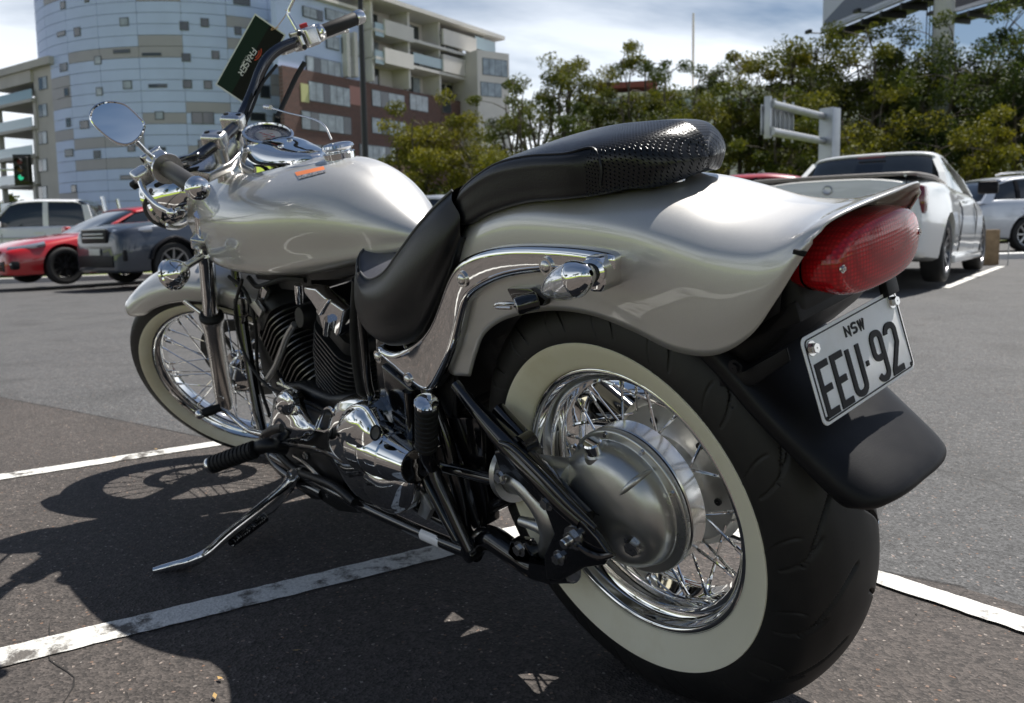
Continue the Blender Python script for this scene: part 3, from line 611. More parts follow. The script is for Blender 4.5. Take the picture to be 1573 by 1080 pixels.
def plate_build():
    e = empty('number_plate', parent=bike)
    tl = 0.18; upv = Vector((math.sin(tl), 0, math.cos(tl))); right = Vector((0, -1, 0)); nr = right.cross(upv)   # faces back
    M = Matrix(((right.x, upv.x, nr.x, -.3445), (right.y, upv.y, nr.y, 0), (right.z, upv.z, nr.z, .5695), (0, 0, 0, 1)))
    W_, H_ = .192, .0965; r = 0.008
    def rr(w_, h_, r_): return [(sx*(w_/2-r_)+r_*math.cos(a), sy*(h_/2-r_)+r_*math.sin(a)) for sx, sy, a0 in ((1, 1, 0), (-1, 1, 90), (-1, -1, 180), (1, -1, 270)) for a in [math.radians(a0+15*i) for i in range(7)]]
    def slab(name, pts, z0, z1, m, bev=0):
        V, F = prismvf(pts, 'z', z0, z1); V = [tuple(M@Vector(v)) for v in V]; b = MB().add(V, F); o = b.build(name, m, e); do_bevel(o, bev, 2) if bev else None
        bm = bmesh.new(); bm.from_mesh(o.data); bmesh.ops.recalc_face_normals(bm, faces=bm.faces); bm.to_mesh(o.data); bm.free(); return o
    slab('plate', rr(W_, H_, r), 0, 0.0015, M_WHITE, 0.0005)
    # raised black border line, then the characters
    o1 = rr(W_-.007, H_-.007, .0065); i1 = rr(W_-.0095, H_-.0095, .0055); n = len(o1)
    V = [(*p, 0.0015) for p in o1]+[(*p, 0.0024) for p in o1]+[(*p, 0.0024) for p in i1]+[(*p, 0.0015) for p in i1]
    F = [(k*n+i, k*n+(i+1) % n, (k+1)*n+(i+1) % n, (k+1)*n+i) for k in range(3) for i in range(n)]
    mesh('border', [tuple(M@Vector(v)) for v in V], F, M_INK, e, False)
    cw, chh = .0195, .052; y0 = -.0385; xs = [-.0865, -.0585, -.0300, .0190, .0490]; wds = [cw, cw, .020, .0185, .0195]
    pl = []
    for c_, x_, w__ in zip('EEU92', xs, wds): pl += glyph(c_, x_+.0035, y0, w__, chh)
    strokes('characters', pl, .0071, M_INK, e, M, 0.0014, 0.0027)
    strokes('dot', [[(.0030, -.0125), (.0085, -.0125)]], .0055, M_INK, e, M, 0.0014, 0.0026)
    pl = []
    for c_, x_ in zip('NSW', (-.019, -.0055, .0075)): pl += glyph(c_, x_, .0255, .0085 if c_ != 'W' else .0105, .0105)
    strokes('state_letters', pl, .0024, M_INK, e, M, 0.0014, 0.0026)
    for x_, y_ in ((-.083, .034), (.083, .036)):
        bolt('plate_bolt', M@Vector((x_, y_, .002)), nr, .0055, M_SATIN, e, .007)
    for x_, y_ in ((-.0885, -.041), (.0885, -.041)):
        lathe('plate_hole', [(0, .0022), (0.0006, .0022), (0.0006, 0.0001)], M@Vector((x_, y_, .0016)), nr, M_INK, e, 12)
plate_build()
prism('plate_bracket', [(-.26, .600), (-.335, .632), (-.331, .655), (-.26, .640)], -.088, .088, M_PLAST, bike, bevel=0.004)
prism('plate_stay', [(-.345, .615), (-.338, .66), (-.328, .66), (-.335, .61)], -.094, -.07, M_PLAST, bike, bevel=0.002)
prism('flap_bracket', [(-.225, .562), (-.262, .572), (-.318, .605), (-.320, .590), (-.272, .556), (-.225, .548)], .090, .094, M_PLAST, bike, bevel=0.003)
bolt('bracket_bolt', bp(1042, 552, .105)+np.array([-.08, 0, .0]), (0, 1, 0), .006, M_PLAST, bike, .005)

# chrome fender strut
st = [(577, 533), (590, 540), (604, 542), (622, 534), (640, 520), (657, 497), (670, 465), (682, 432), (696, 408), (716, 394), (746, 384), (790, 379), (850, 380), (900, 385), (930, 392), (938, 402), (938, 422), (932, 436), (918, 441), (903, 436), (880, 425), (845, 421), (800, 424), (765, 432), (735, 446), (716, 462), (707, 486), (699, 520), (690, 548), (677, 575), (662, 600), (650, 603), (630, 590), (605, 568), (586, 552)]
ring = np.array([bp(x, y, .137) for x, y in st])[:, [0, 2]]
ring = cr1(ring, 3, True)
def inset(P, d):
    T = np.roll(P, -1, 0)-np.roll(P, 1, 0); T /= np.linalg.norm(T, axis=1)[:, None]; Nn = np.stack([-T[:, 1], T[:, 0]], 1)
    area = 0.5*np.sum(P[:, 0]*np.roll(P[:, 1], -1)-np.roll(P[:, 0], -1)*P[:, 1])
    return P+Nn*d*(1 if area > 0 else -1)
layers = [(0, .112), (0, .127), (.0012, .1315), (.0035, .1345), (.0065, .1362), (.0095, .1368), (.0105, .1360), (.0120, .1358)]
V = []; n = len(ring)
for d, y in layers:
    q = inset(ring, d); V += [(a, y, b) for a, b in q]
F = gridfaces(len(layers), n, False, True)
bm = bmesh.new(); vs = [bm.verts.new(v) for v in V]
for f in F: bm.faces.new([vs[i] for i in f])
cap = bm.faces.new([vs[(len(layers)-1)*n+i] for i in range(n)])
bmesh.ops.triangulate(bm, faces=[cap]); bmesh.ops.recalc_face_normals(bm, faces=bm.faces)
me = bpy.data.meshes.new('fender_strut'); bm.to_mesh(me); bm.free(); me.materials.append(M_CHROME); me.shade_smooth(); me.set_sharp_from_angle(angle=math.radians(28))
strut = bpy.data.objects.new('fender_strut', me); COL.objects.link(strut); strut.parent = bike
for x, y in [(710, 429), (839, 409), (581, 548), (627, 583)]:
    bolt('strut_bolt', bp(x, y, .137), (0, 1, 0), .0085, M_SATIN, strut, .006, dome=True)
st2 = copyo(strut, bike); st2.scale = (1, -1, 1)
# rear end cap of the strut that carries the indicator
pc = bp(925, 415, .135)
prism('strut_cap', [(pc[0]+.012, pc[2]+.020), (pc[0]-.010, pc[2]+.019), (pc[0]-.016, pc[2]+.008), (pc[0]-.015, pc[2]-.014), (pc[0]-.006, pc[2]-.024), (pc[0]+.012, pc[2]-.024)], .113, .150, M_CHROME, strut, bevel=0.005, seg=3)

def indicator(name, base, d_out, d_len, Lk, parent, lens_m=M_LENS):
    """a leaf-shaped clear indicator on a short stalk: base point, stalk direction, lens direction"""
    e = empty(name, parent=parent); base = np.array(base, float); d1 = np.array(d_out, float); d1 /= np.linalg.norm(d1); d2 = np.array(d_len, float); d2 /= np.linalg.norm(d2)
    e_ = base+d1*0.030
    tube('stalk', [base, base+d1*0.016, e_], [0.011, 0.0115, 0.0115], M_RUB, e, 16)
    lathe('collar', [(-.002, .009), (-.002, .0165), (.006, .0165), (.009, .012)], base+d1*.002, d1, M_CHROME, e, 24)
    c0 = e_+d1*0.012-d2*0.012
    prof = [(0, .008), (.006, .018), (.018, .0235), (.034, .0245), (.050, .022), (.066, .0155), (.078, .008), (.084, .001)]
    prof = [(h*Lk, r) for h, r in prof]
    V, F = lathevf(cr1(prof, 3), c0, d2, 40); V = V.copy(); a, u, v = basis(d2)
    for i in range(len(V)):
        q = V[i]-c0; h = q@a; uu = q@u; vv = q@v; V[i] = c0+a*h+u*uu*0.86+v*vv*0.72
    mesh('lens', V, F, lens_m, e, True, 50)
    V, F = lathevf([(-.008, .004), (-.006, .011), (0.0, .015), (.007, .0195), (.016, .0235), (.022, .0247), (.0225, .0242)], c0, d2, 40); V = V.copy()
    for i in range(len(V)):
        q = V[i]-c0; h = q@a; uu = q@u; vv = q@v; V[i] = c0+a*h+u*uu*0.90+v*vv*0.76
    mesh('shell', V, F, M_CHROME, e, True, 50)
    return e
# left one stands out from the strut cap; its tip points back towards the rider's side in the picture
tipL = bp(826, 452, .19); baseL = bp(912, 418, .150); midL = bp(893, 425, .185)
indicator('rear_indicator', baseL, midL-baseL, np.array(tipL)-np.array(bp(900, 424, .19)), 1.05, bike)
indicator('rear_indicator', (baseL[0], -baseL[1], baseL[2]), (midL-baseL)*np.array([1, -1, 1]), (np.array(tipL)-np.array(bp(900, 424, .19)))*np.array([1, -1, 1]), 1.05, bike)
# helmet lock
hl = empty('helmet_lock', parent=bike)
pA, pB = bp(793, 471, .160), bp(845, 455, .118)
lathe('barrel', [(0, .0005), (0, .0115), (.003, .0128), (.028, .0128), (.030, .011)], pA, np.array(pB)-np.array(pA), M_BLACK, hl, 28)
lathe('keyway', [(-.0006, .0001), (-.0006, .0092), (.0004, .0096)], pA, np.array(pB)-np.array(pA), M_SATIN, hl, 24)
MB().box(np.array(pA)-np.array([0, -.0008, 0]), (.0075, .0012, .0022)).build('slot', M_INK, hl)
prism('bracket', [tuple(bp(x, y, .12)[[0, 2]]) for x, y in [(785, 440), (822, 440), (845, 458), (842, 468), (800, 470)]], .112, .130, M_BLACK, hl, bevel=.004)
tube('hook', [bp(800, 466, .128), bp(778, 466, .140), bp(764, 467, .145), bp(762, 472, .145), bp(785, 473, .145)], .0026, M_SATIN, hl, 8)

# ---- fuel tank
def sec(x, zt, hw, zw, zb, wb, flat=0.5):
    """half cross-section from the top centre to the bottom"""
    return [(x, 0, zt), (x, hw*.42, zt-(zt-zw)*.09), (x, hw*.74, zt-(zt-zw)*.33), (x, hw*.94, zt-(zt-zw)*.65), (x, hw, zw), (x, hw*.965, zw-(zw-zb)*.45), (x, (hw*.80+wb*.2), zw-(zw-zb)*.82), (x, wb, zb), (x, wb*.35, zb+.004), (x, 0, zb+.006)]
TK = [sec(1.432, .836, .045, .824, .800, .02), sec(1.424, .864, .104, .808, .742, .04), sec(1.392, .884, .132, .800, .702, .06), sec(1.32, .900, .144, .792, .680, .075), sec(1.22, .905, .160, .784, .662, .09),
      sec(1.08, .899, .169, .776, .652, .095), sec(.94, .892, .169, .770, .651, .095), sec(.82, .888, .158, .766, .654, .09), sec(.72, .878, .138, .760, .662, .085), sec(.63, .850, .112, .750, .674, .075),
      sec(.56, .806, .084, .740, .684, .06), sec(.51, .768, .054, .728, .692, .045), sec(.478, .736, .026, .716, .700, .02), sec(.470, .720, .008, .714, .706, .005)]
tank = half_loft('fuel_tank', TK, M_SILVER, bike, su=8, sv=5)
# tank seam: bright lip low on the side
# speedometer console
def tank_top(x, y):
    xs_ = [t[0][0] for t in TK][::-1]; zt = np.interp(x, xs_, [t[0][2] for t in TK][::-1]); hw = np.interp(x, xs_, [t[4][1] for t in TK][::-1]); zw = np.interp(x, xs_, [t[4][2] for t in TK][::-1])
    q = min(1, abs(y)/hw); yy = [0, .42, .74, .94, 1]; ff = [0, .09, .33, .65, 1]; return zt-(zt-zw)*np.interp(q, yy, ff)
con = empty('console', parent=bike)
CN = []
for x, hwid, h in [(1.145, .018, .010), (1.135, .036, .030), (1.10, .052, .046), (1.055, .058, .048), (1.00, .057, .040), (.95, .051, .030), (.905, .042, .022), (.87, .030, .015), (.845, .012, .008)]:
    z0 = tank_top(x, 0)-.003; h = h*1.25; hwid = hwid*1.32
    r_ = [(x, 0, z0+h), (x, hwid*.5, z0+h*.97), (x, hwid*.82, z0+h*.80), (x, hwid*.97, z0+h*.35), (x, hwid*1.02, tank_top(x, hwid*1.02)+.001)]
    CN.append(r_)
CN.append([(.838, t*.008, .886) for t in (0, .5, .8, 1, 1)])
half_loft('console_cover', CN, M_CHROME, con, su=6, sv=5)
spc = np.array([1.060, 0, .956]); spa = np.array([-.50, 0, .87]); spa /= np.linalg.norm(spa)
lathe('speedometer_ring', [(-.035, .052), (-.004, .0575), (.004, .0590), (.010, .0585), (.0125, .0555), (.0125, .0525), (.008, .050)], spc, spa, M_CHROME, con, 64)
M_DIAL = mat('dial', (0.06, 0.07, 0.10), rough=0.35)
lathe('dial', [(0.003, .0505), (0.003, .0001)], spc, spa, M_DIAL, con, 48)
lathe('dial_centre', [(0.0036, .030), (0.0036, .0001)], spc, spa, mat('dial_white', (.75, .75, .76), .4), con, 40)
a_, u_, v_ = basis(spa)
MD = Matrix(((-v_[0], -u_[0]*-1, a_[0], spc[0]), (-v_[1], -u_[1]*-1, a_[1], spc[1]), (-v_[2], -u_[2]*-1, a_[2], spc[2]), (0, 0, 0, 1)))
b = MB()
for i in range(28):
    an = math.radians(-130+i*260/27+90); r0 = .037 if i % 2 else .0355
    pa = [MD@Vector((r_*math.cos(an)+s*math.sin(an)*.0006, r_*math.sin(an)-s*math.cos(an)*.0006, .0040)) for r_, s in ((r0, -1), (r0, 1), (.0455, 1), (.0455, -1))]
    b.add(pa, [(0, 1, 2, 3)])
b.build('dial_marks', mat('dial_white', (.75, .75, .76), .4), con)
strokes('needle', [[(0.004, -.008), (-.012, .020)]], .0018, mat('needle_red', (.6, .02, .02), .4), con, MD, .0042, .0052)
strokes('dial_print', [[(-.016, -.004), (-.003, -.004)], [(.004, .004), (.014, .004)], [(-.012, .006), (-.004, .006)], [(.003, -.010), (.012, -.010)]], .0022, mat('needle_red', (.6, .02, .02), .4), con, MD, .0036, .0041)
gl = lathe('dial_glass', [(0.0100, .0505), (0.0108, .030), (0.0112, .0001), (0.0102, .0001), (0.0092, .0505)], spc, spa, M_GLASS, con, 48)
for x, y in [(463, 221), (458, 239)]:
    pt = bp(x, y, .0); pt = np.array([pt[0], .014 if y > 230 else -.014, 0]); 
for (x_, y_) in [(.985, -.016), (.955, .022)]:
    z_ = tank_top(x_, 0)-.003+np.interp(x_, [.905, .95, 1.0], [.022, .030, .040])*1.25*.985
    lathe('console_button', [(0, .007), (.004, .007), (.0055, .0055), (.0055, .0001)], (x_, y_, z_-.002), (-.15, y_*3, 1), M_CHROME, con, 20)
lathe('console_lock', [(0, .007), (.005, .0065), (.0055, .005), (.0055, .0001)], (.868, -.018, .897), (-.3, 0, 1), M_DARK, con, 20)
# warning sticker
from mathutils.bvhtree import BVHTree
_bv = BVHTree.FromPolygons([v.co[:] for v in tank.data.vertices], [tuple(p.vertices) for p in tank.data.polygons])
_R = rx(LEAN)
def on_tank(x, y, lift=.0012):
    C, d = ray(x, y); C, d = _R@C, _R@d; d = d/np.linalg.norm(d); h = _bv.ray_cast(Vector(C), Vector(d))
    n = h[1] if h[1].dot(Vector(d)) < 0 else -h[1]; return h[0]+n*lift
def sticker(nm, k4, nu, nv, m):
    k4 = [np.array(q, float) for q in k4]; V = []
    for i in range(nv+1):
        for j in range(nu+1):
            u, v = j/nu, i/nv; q = (k4[0]*(1-u)+k4[1]*u)*(1-v)+(k4[3]*(1-u)+k4[2]*u)*v; V.append(on_tank(*q))
    return mesh(nm, V, gridfaces(nv+1, nu+1), m, bike, True)
sticker('warning_sticker', [(453, 265.5), (497, 256), (499.5, 261), (456.5, 271)], 12, 2, mat('orange_print', (.75, .22, .08), .4))
sticker('sticker_print', [(456.5, 271), (499.5, 261), (501, 265), (460, 275.5)], 12, 2, mat('print_grey', (.22, .22, .24), .4, var=.9, vscale=260))
# fuel cap with the tank breather hose in front of it
fcp = np.array([.742, -.004, .888]); fa = np.array([-.06, 0, 1])
lathe('fuel_cap', [(-.012, .032), (.001, .033), (.003, .031), (.004, .026), (.006, .0255), (.008, .031), (.012, .0335), (.017, .032), (.0205, .026), (.0222, .016), (.0225, .0001)], fcp, fa, M_CHROME, bike, 48)

# ---- seat
def srow(T, E, M_, B):
    return T, E, M_, B
def seat_part(name_t, name_s, T, E, Mi, Bo, mt, ms, parent, dip=0.0, over=0.008):
    n = len(T); top = []; side = []
    for i in range(n):
        t, e, m_, b_ = [np.array(q, float) for q in (T[i], E[i], Mi[i], Bo[i])]
        top.append([t, t*.62+e*.38+np.array([0, 0, .16*abs(t[2]-e[2])]), t*.28+e*.72+np.array([0, 0, .16*abs(t[2]-e[2])+.001]), e])
        side.append([e, e*.62+m_*.38+np.array([0, .006, 0]), m_, m_*.45+b_*.55+np.array([0, .003, 0]), b_, b_*np.array([1, .6, 1])])
    a = half_loft(name_t, top, mt, parent, su=6, sv=6)
    B = loftg(side, 6, 5)
    obs = [a]
    for sg in (1, -1):
        Q = B.copy(); Q[:, :, 1] *= sg; nu, nv = Q.shape[:2]
        obs.append(mesh(name_s, Q.reshape(-1, 3), gridfaces(nu, nv, flip=sg < 0), ms, parent, True, 70))
        ed = B[:, 0].copy(); ed[:, 1] *= sg; ed[:, 2] += .0006
        tube('piping', ed, .0022, mat('piping', (.10, .10, .105), .4), parent, 8, 1)
    return obs
seat = empty('rider_seat', parent=bike)
def P3(x, y, Y): return tuple(bp(x, y, Y))
E_ = [P3(560, 381, .080), P3(552, 394, .100), P3(554, 418, .122), P3(568, 429, .130), P3(590, 418, .134), P3(612, 388, .134), P3(640, 350, .130), P3(668, 318, .120), P3(695, 293, .105)]
M_l = [P3(552, 392, .100), P3(549, 412, .125), P3(550, 440, .142), P3(560, 460, .152), P3(584, 462, .158), P3(614, 444, .158), P3(650, 410, .152), P3(682, 368, .140), P3(706, 330, .120)]
B_l = [P3(552, 400, .100), P3(548, 430, .125), P3(549, 470, .135), P3(560, 502, .140), P3(580, 522, .142), P3(608, 531, .142), P3(646, 512, .138), P3(688, 430, .130), P3(712, 365, .118)]
T_l = [(e[0]+.012, 0, e[2]+.012) for e in E_]
T_l = [(.600, 0, .722), (.570, 0, .714), (.54, 0, .706), (.50, 0, .700), (.45, 0, .702), (.40, 0, .716), (.34, 0, .742), (.28, 0, .778), (.215, 0, .812)]
seat_part('seat_top', 'seat_side', T_l, E_, M_l, B_l, M_SEATTOP, M_LEATH, seat)
pil = empty('pillion_seat', parent=bike)
T_p = [(.345, 0, .775), (.305, 0, .804), (.23, 0, .824), (.13, 0, .841), (.044, 0, .851), (-.032, 0, .855), (-.092, 0, .853), (-.128, 0, .850), (-.152, 0, .845), (-.170, 0, .832), (-.177, 0, .818)]
E_p = [P3(703, 318, .095), P3(706, 297, .102), P3(724, 277, .107), P3(762, 252, .109), P3(810, 240, .109), P3(868, 236, .108), (-.085, .094, .836), (-.118, .078, .835), (-.144, .060, .832), (-.164, .036, .824), (-.176, .008, .815)]
M_p = [P3(702, 325, .100), P3(704, 316, .110), P3(718, 300, .116), P3(755, 278, .119), P3(808, 266, .120), P3(868, 262, .118), (-.090, .102, .810), (-.124, .086, .809), (-.150, .070, .804), (-.170, .044, .802), (-.180, .010, .800)]
B_p = [P3(704, 338, .095), P3(708, 345, .107), P3(722, 344, .111), P3(752, 328, .113), P3(805, 312, .113), P3(868, 306, .112), (-.085, .096, .779), (-.116, .080, .781), (-.140, .064, .778), (-.160, .040, .780), (-.172, .008, .786)]
rows = []
for t, e, m_, b_ in zip(T_p, E_p, M_p, B_p):
    t, e, m_, b_ = [np.array(q, float) for q in (t, e, m_, b_)]
    hgt_ = .16*abs(t[2]-e[2])
    rows.append([t, t*.62+e*.38+np.array([0, 0, hgt_]), t*.28+e*.72+np.array([0, 0, hgt_+.001]), e, e*.55+m_*.45+np.array([0, .005, 0]), m_, m_*.45+b_*.55+np.array([0, .003, 0]), b_, b_*np.array([1, .55, 1])+np.array([0, 0, .001]), np.array([b_[0], 0, b_[2]+.002])])
pc_ = np.array([rows[-1][0][0]-.003, 0, .801]); rows.append([pc_+(np.array(q)-pc_)*.12 for q in rows[-1]])
pad = half_loft('pad', rows, [M_PERF, M_LEATH], pil, su=6, sv=5, sharp=80, arc=True)
me = pad.data
for p_ in me.polygons:
    c_ = p_.center; xs_ = [e[0] for e in E_p][::-1]; ze = np.interp(c_.x, xs_, [e[2] for e in E_p][::-1])
    p_.material_index = 1 if (c_.z < ze and c_.x > -.085+.25*(ze-c_.z)) else 0
for sg in (1, -1):
    ed = cr1([np.array(e) for e in E_p[:7]]+[np.array((-.100, .100, .815)), np.array((-.094, .101, .79))], 6); ed[:, 1] *= sg; ed[:, 2] += .0004
    tube('piping', ed, .0016, M_LEATH, pil, 8, 1)
prism('pad_base', [(.20, .77), (-.02, .795), (-.10, .795), (-.12, .788), (-.10, .775), (-.02, .772), (.15, .745)], -.055, .055, M_PLAST, pil, bevel=.006)
# seat bracket with its acorn nut
nb = np.array(bp(1036, 277, .02))
lathe('seat_nut_washer', [(0, .001), (0, .0135), (.0035, .0135), (.005, .011), (.005, .001)], nb, (-.15, 0, 1), M_CHROME, bike, 28)
lathe('seat_nut', [(.004, .008), (.011, .008), (.012, .0065), (.017, .0055), (.020, .003), (.021, .0002)], nb, (-.15, 0, 1), M_CHROME, bike, 12)
# ------------------------------------------------------------------ engine
eng = empty('engine', parent=bike)
C0 = np.array([0.985, 0, 0.255])
def rrect(hx, hy, r, n=5):
    P = []
    for sx, sy, a0 in ((1, 1, 0), (-1, 1, 90), (-1, -1, 180), (1, -1, 270)):
        for i in range(n): a = math.radians(a0+90*i/(n-1)); P.append((sx*(hx-r)+r*math.cos(a), sy*(hy-r)+r*math.sin(a)))
    return P
M_FIN = mat('fin_black', (0.016, 0.016, 0.017), rough=0.45, var=0.2)
M_FEDGE = mat('fin_edge', (0.20, 0.19, 0.175), rough=0.35, metal=0.9)
def cylinder(sgn):
    e = empty('cylinder', parent=eng)
    ax = np.array([sgn*math.sin(math.radians(35)), 0, math.cos(math.radians(35))]); e1 = np.array([ax[2], 0, -ax[0]])
    R = np.stack([e1, [0, 1, 0], ax], 1)
    base = None
    for i in range(15):
        t = .105+i*.0138; w1 = .078+.010*min(1, i/9); w2 = .084+.012*min(1, i/9)
        P = rrect(w1, w2, .05, 7); n = len(P); V = []; F = []; mi = []
        Ls = [(0.001-.0024, .012), (-.0024, .0012), (-.0014, 0), (.0014, 0), (.0024, .0012), (.0024, .012)]
        V = []
        for z, d in [(-.0024, .0), (-.0024, .0)][:1]+[]: pass
        lay = [(-.0022, .02), (-.0022, .0009), (-.0012, 0), (.0012, 0), (.0022, .0009), (.0022, .02)]
        for z, d in lay:
            for a, b_ in rrect(w1-d, w2-d, .05-d*.6, 7): V.append(C0+R@np.array([a, b_, t+z]))
        F = gridfaces(len(lay), n, False, True); mi = [1 if 2 <= k//n <= 2 else 0 for k in range(len(F))]
        F += [tuple(range(n)), tuple(range((len(lay)-1)*n, len(lay)*n))[::-1]]; mi += [0, 0]
        o = mesh('cooling_fin', V, F, [M_FIN, M_FEDGE], e, True, 30, midx=mi)
    V, F = prismvf(rrect(.062, .070, .04), 'z', .06, .33); V = [C0+R@np.array(v) for v in V]; MB().add(V, F).build('barrel', M_FIN, e)
    # head and rocker cover
    V, F = prismvf(rrect(.080, .088, .03), 'z', .315, .350); V = [C0+R@np.array(v) for v in V]; o = MB().add(V, F).build('head', M_FIN, e); do_bevel(o, .004)
    V, F = prismvf(rrect(.070, .078, .025), 'z', .350, .392); V = [C0+R@np.array(v) for v in V]; o = MB().add(V, F).build('rocker_cover', M_DARK, e); do_bevel(o, .008)
    return e
cylinder(-1); cylinder(1)
def plate_px(name, pts, Y, th, m, parent, bevel=.003, seg=2):
    return prism(name, [tuple(bp(x, y, Y)[[0, 2]]) for x, y in pts], Y-th, Y, m, parent, bevel=bevel, seg=seg)
hc = empty('head_cover', parent=eng)
plate_px('cover', [(466, 441), (484, 444), (497, 456), (527, 477), (521, 512), (518, 518), (508, 506), (499, 514), (494, 503), (488, 480), (478, 464), (467, 450)], .112, .03, M_CHROME, hc, bevel=.004, seg=3)
plate_px('cover_rib', [(484, 478), (500, 458), (505, 461), (490, 486)], .118, .01, M_CHROME, hc)
V, F = tubevf([bp(505, 490, .118), bp(503, 500, .118), bp(502, 513, .116)], [.010, .009, .008], 14, 3)
MB().add(V, F).build('plug_cap', M_CHROME, hc, smooth=True)
tube('head_bolt', [bp(458, 437, .105), bp(459, 452, .105), bp(460, 465, .104)], [.009, .009, .008], M_CHROME, hc, 12)
fc_ = empty('head_cover', parent=eng)
plate_px('cover', [(383, 468), (390, 462), (402, 478), (398, 488)], .105, .012, M_ALU, fc_)
plate_px('cover', [(396, 447), (402, 440), (410, 448), (404, 462), (396, 458)], .09, .012, M_CHROME, fc_)
# crank cases (dark) with the chrome covers on them
prism('crankcase', [(1.20, .18), (1.22, .27), (1.17, .36), (1.02, .385), (.86, .375), (.72, .40), (.60, .38), (.53, .30), (.54, .20), (.66, .165), (.95, .155)], -.125, .105, M_DARK, eng, bevel=.02, seg=4)
prism('crankcase_rim', [(1.18, .20), (1.19, .27), (1.14, .335), (1.00, .355), (.86, .345), (.74, .36), (.62, .34), (.57, .28), (.58, .21), (.68, .18), (.95, .172)], .10, .128, M_DARK, eng, bevel=.01, seg=3)
def blob_px(name, pts, Y, th, dome, m, parent, steps=6):
    """chrome cover pressed out of the outline: rounded shoulder and domed face"""
    r = np.array([bp(x, y, Y-th*.3) for x, y in pts])[:, [0, 2]]; r = cr1(r, 4, True); c = r.mean(0); V = []; n = len(r)
    prof = [(1.0, -th), (1.0, -th*.35), (.97, -th*.12), (.90, 0), (.78, dome*.45), (.55, dome*.8), (.28, dome*.96), (.02, dome)]
    pr = cr1(prof, 3)
    for s, h in pr:
        for q in r: V.append((c[0]+(q[0]-c[0])*s, Y+h, c[1]+(q[1]-c[1])*s))
    return mesh(name, V, gridfaces(len(pr), n, False, True), m, parent, True, 40)
cc = empty('crankcase_covers', parent=eng)
blob_px('front_cover', [(421, 640), (424, 618), (434, 601), (446, 606), (458, 622), (472, 642), (486, 660), (478, 676), (462, 680), (442, 690), (424, 680), (415, 660)], .150, .035, .020, M_CHROME, cc)
blob_px('front_cover', [(426, 616), (432, 602), (442, 602), (450, 614), (452, 628), (444, 638), (432, 632)], .168, .02, .012, M_CHROME, cc)
tube('cover_frame', px([(486, 660), (494, 640), (503, 627), (512, 632), (512, 652), (502, 662), (486, 660)], .150), .0045, M_CHROME, cc, 8)
blob_px('side_cover', [(507, 655), (515, 625), (527, 612), (548, 610), (564, 614), (578, 632), (590, 660), (606, 690), (622, 720), (634, 752), (632, 778), (612, 790), (586, 780), (560, 768), (538, 742), (520, 708), (508, 680)], .152, .05, .018, M_CHROME, cc)
blob_px('clutch_dome', [(524, 640), (540, 622), (560, 622), (574, 640), (586, 664), (592, 690), (588, 712), (572, 718), (552, 706), (536, 684), (524, 662)], .176, .022, .028, M_CHROME, cc)
# conical housing of the middle gear, its axis running back
g0 = np.array(bp(585, 690, .155)); g1 = np.array(bp(640, 716, .155))
lathe('middle_gear_cover', cr1([(-.06, .001), (-.058, .050), (-.03, .055), (-.002, .054), (0.0, .051), (.055, .047), (.058, .044), (.118, .034), (.124, .029), (.124, .001)], 2), g0, (g1-g0), M_CHROME, cc, 56)
lathe('bung', [(-.004, .0001), (-.002, .013), (.002, .015), (.0045, .0135), (.002, .0115), (.001, .0001)], bp(578, 665, .186), (-.15, 1, .5), M_DARK, cc, 28)
blob_px('lower_cover', [(560, 712), (590, 722), (622, 726), (636, 745), (632, 776), (610, 786), (580, 776), (560, 750)], .162, .02, .014, M_CHROME, cc)
plate_px('case_tab', [(632, 748), (650, 760), (662, 784), (655, 800), (640, 790), (646, 772)], .14, .012, M_ALU, cc)
# lower clutter: shift linkage, sump, brackets
prism('sump', [(1.17, .20), (1.18, .145), (1.02, .125), (.75, .125), (.62, .15), (.60, .20)], -.11, .09, M_DARK, eng, bevel=.012, seg=3)
tube('shift_rod', px([(430, 680), (455, 684), (490, 690), (530, 710)], .165), .0042, M_BLACK, eng, 8)
tube('shift_shaft', px([(405, 668), (420, 660), (436, 656)], .165), [.010, .012, .012], M_DARK, eng, 12)
for k_, (x, y) in enumerate([(428, 690), (470, 700), (490, 738), (452, 660), (505, 760)]):
    bolt('case_bolt', bp(x, y, .135), (0, 1, 0), .007, M_SATIN, eng, .006)
tube('case_pipe', px([(430, 700), (460, 725), (510, 745), (545, 772)], .15), .010, M_DARK, eng, 10)
tube('case_edge', px([(452, 700), (470, 712), (488, 730), (500, 744), (518, 748)], .14), .005, M_SATIN, eng, 8)
plate_px('case_plate', [(418, 690), (452, 688), (500, 700), (528, 740), (520, 772), (480, 768), (440, 740), (420, 715)], .130, .02, M_DARK, eng, bevel=.006)
# carburettor and air box above, hoses and cables
lathe('carburettor', [(-.05, .001), (-.05, .03), (-.01, .034), (.03, .03), (.05, .024), (.05, .001)], (.985, .02, .53), (0, 1, .2), M_DARK, eng, 24)
prism('intake', [(1.08, .60), (.90, .60), (.88, .66), (1.10, .66)], -.10, .06, M_DARK, eng, bevel=.01)
hb = empty('hoses_and_cables', parent=bike)
tube('cable', px([(372, 430), (362, 470), (368, 520), (384, 560), (410, 592), (440, 608), (478, 620), (520, 642)], .12), .0042, M_RUB, hb, 8)
tube('cable', px([(352, 425), (378, 450), (392, 500), (395, 560), (402, 600), (415, 640)], .10), .005, M_RUB, hb, 8)
tube('cable', px([(366, 428), (374, 470), (372, 520), (384, 565), (400, 600)], .08), .006, M_BLACK, hb, 8)
tube('hose', px([(560, 440), (555, 480), (560, 530), (566, 590), (575, 620)], .12), .008, M_BLACK, hb, 10)
tube('hose', px([(548, 430), (544, 500), (548, 560), (556, 610)], .09), .010, M_RUB, hb, 10)
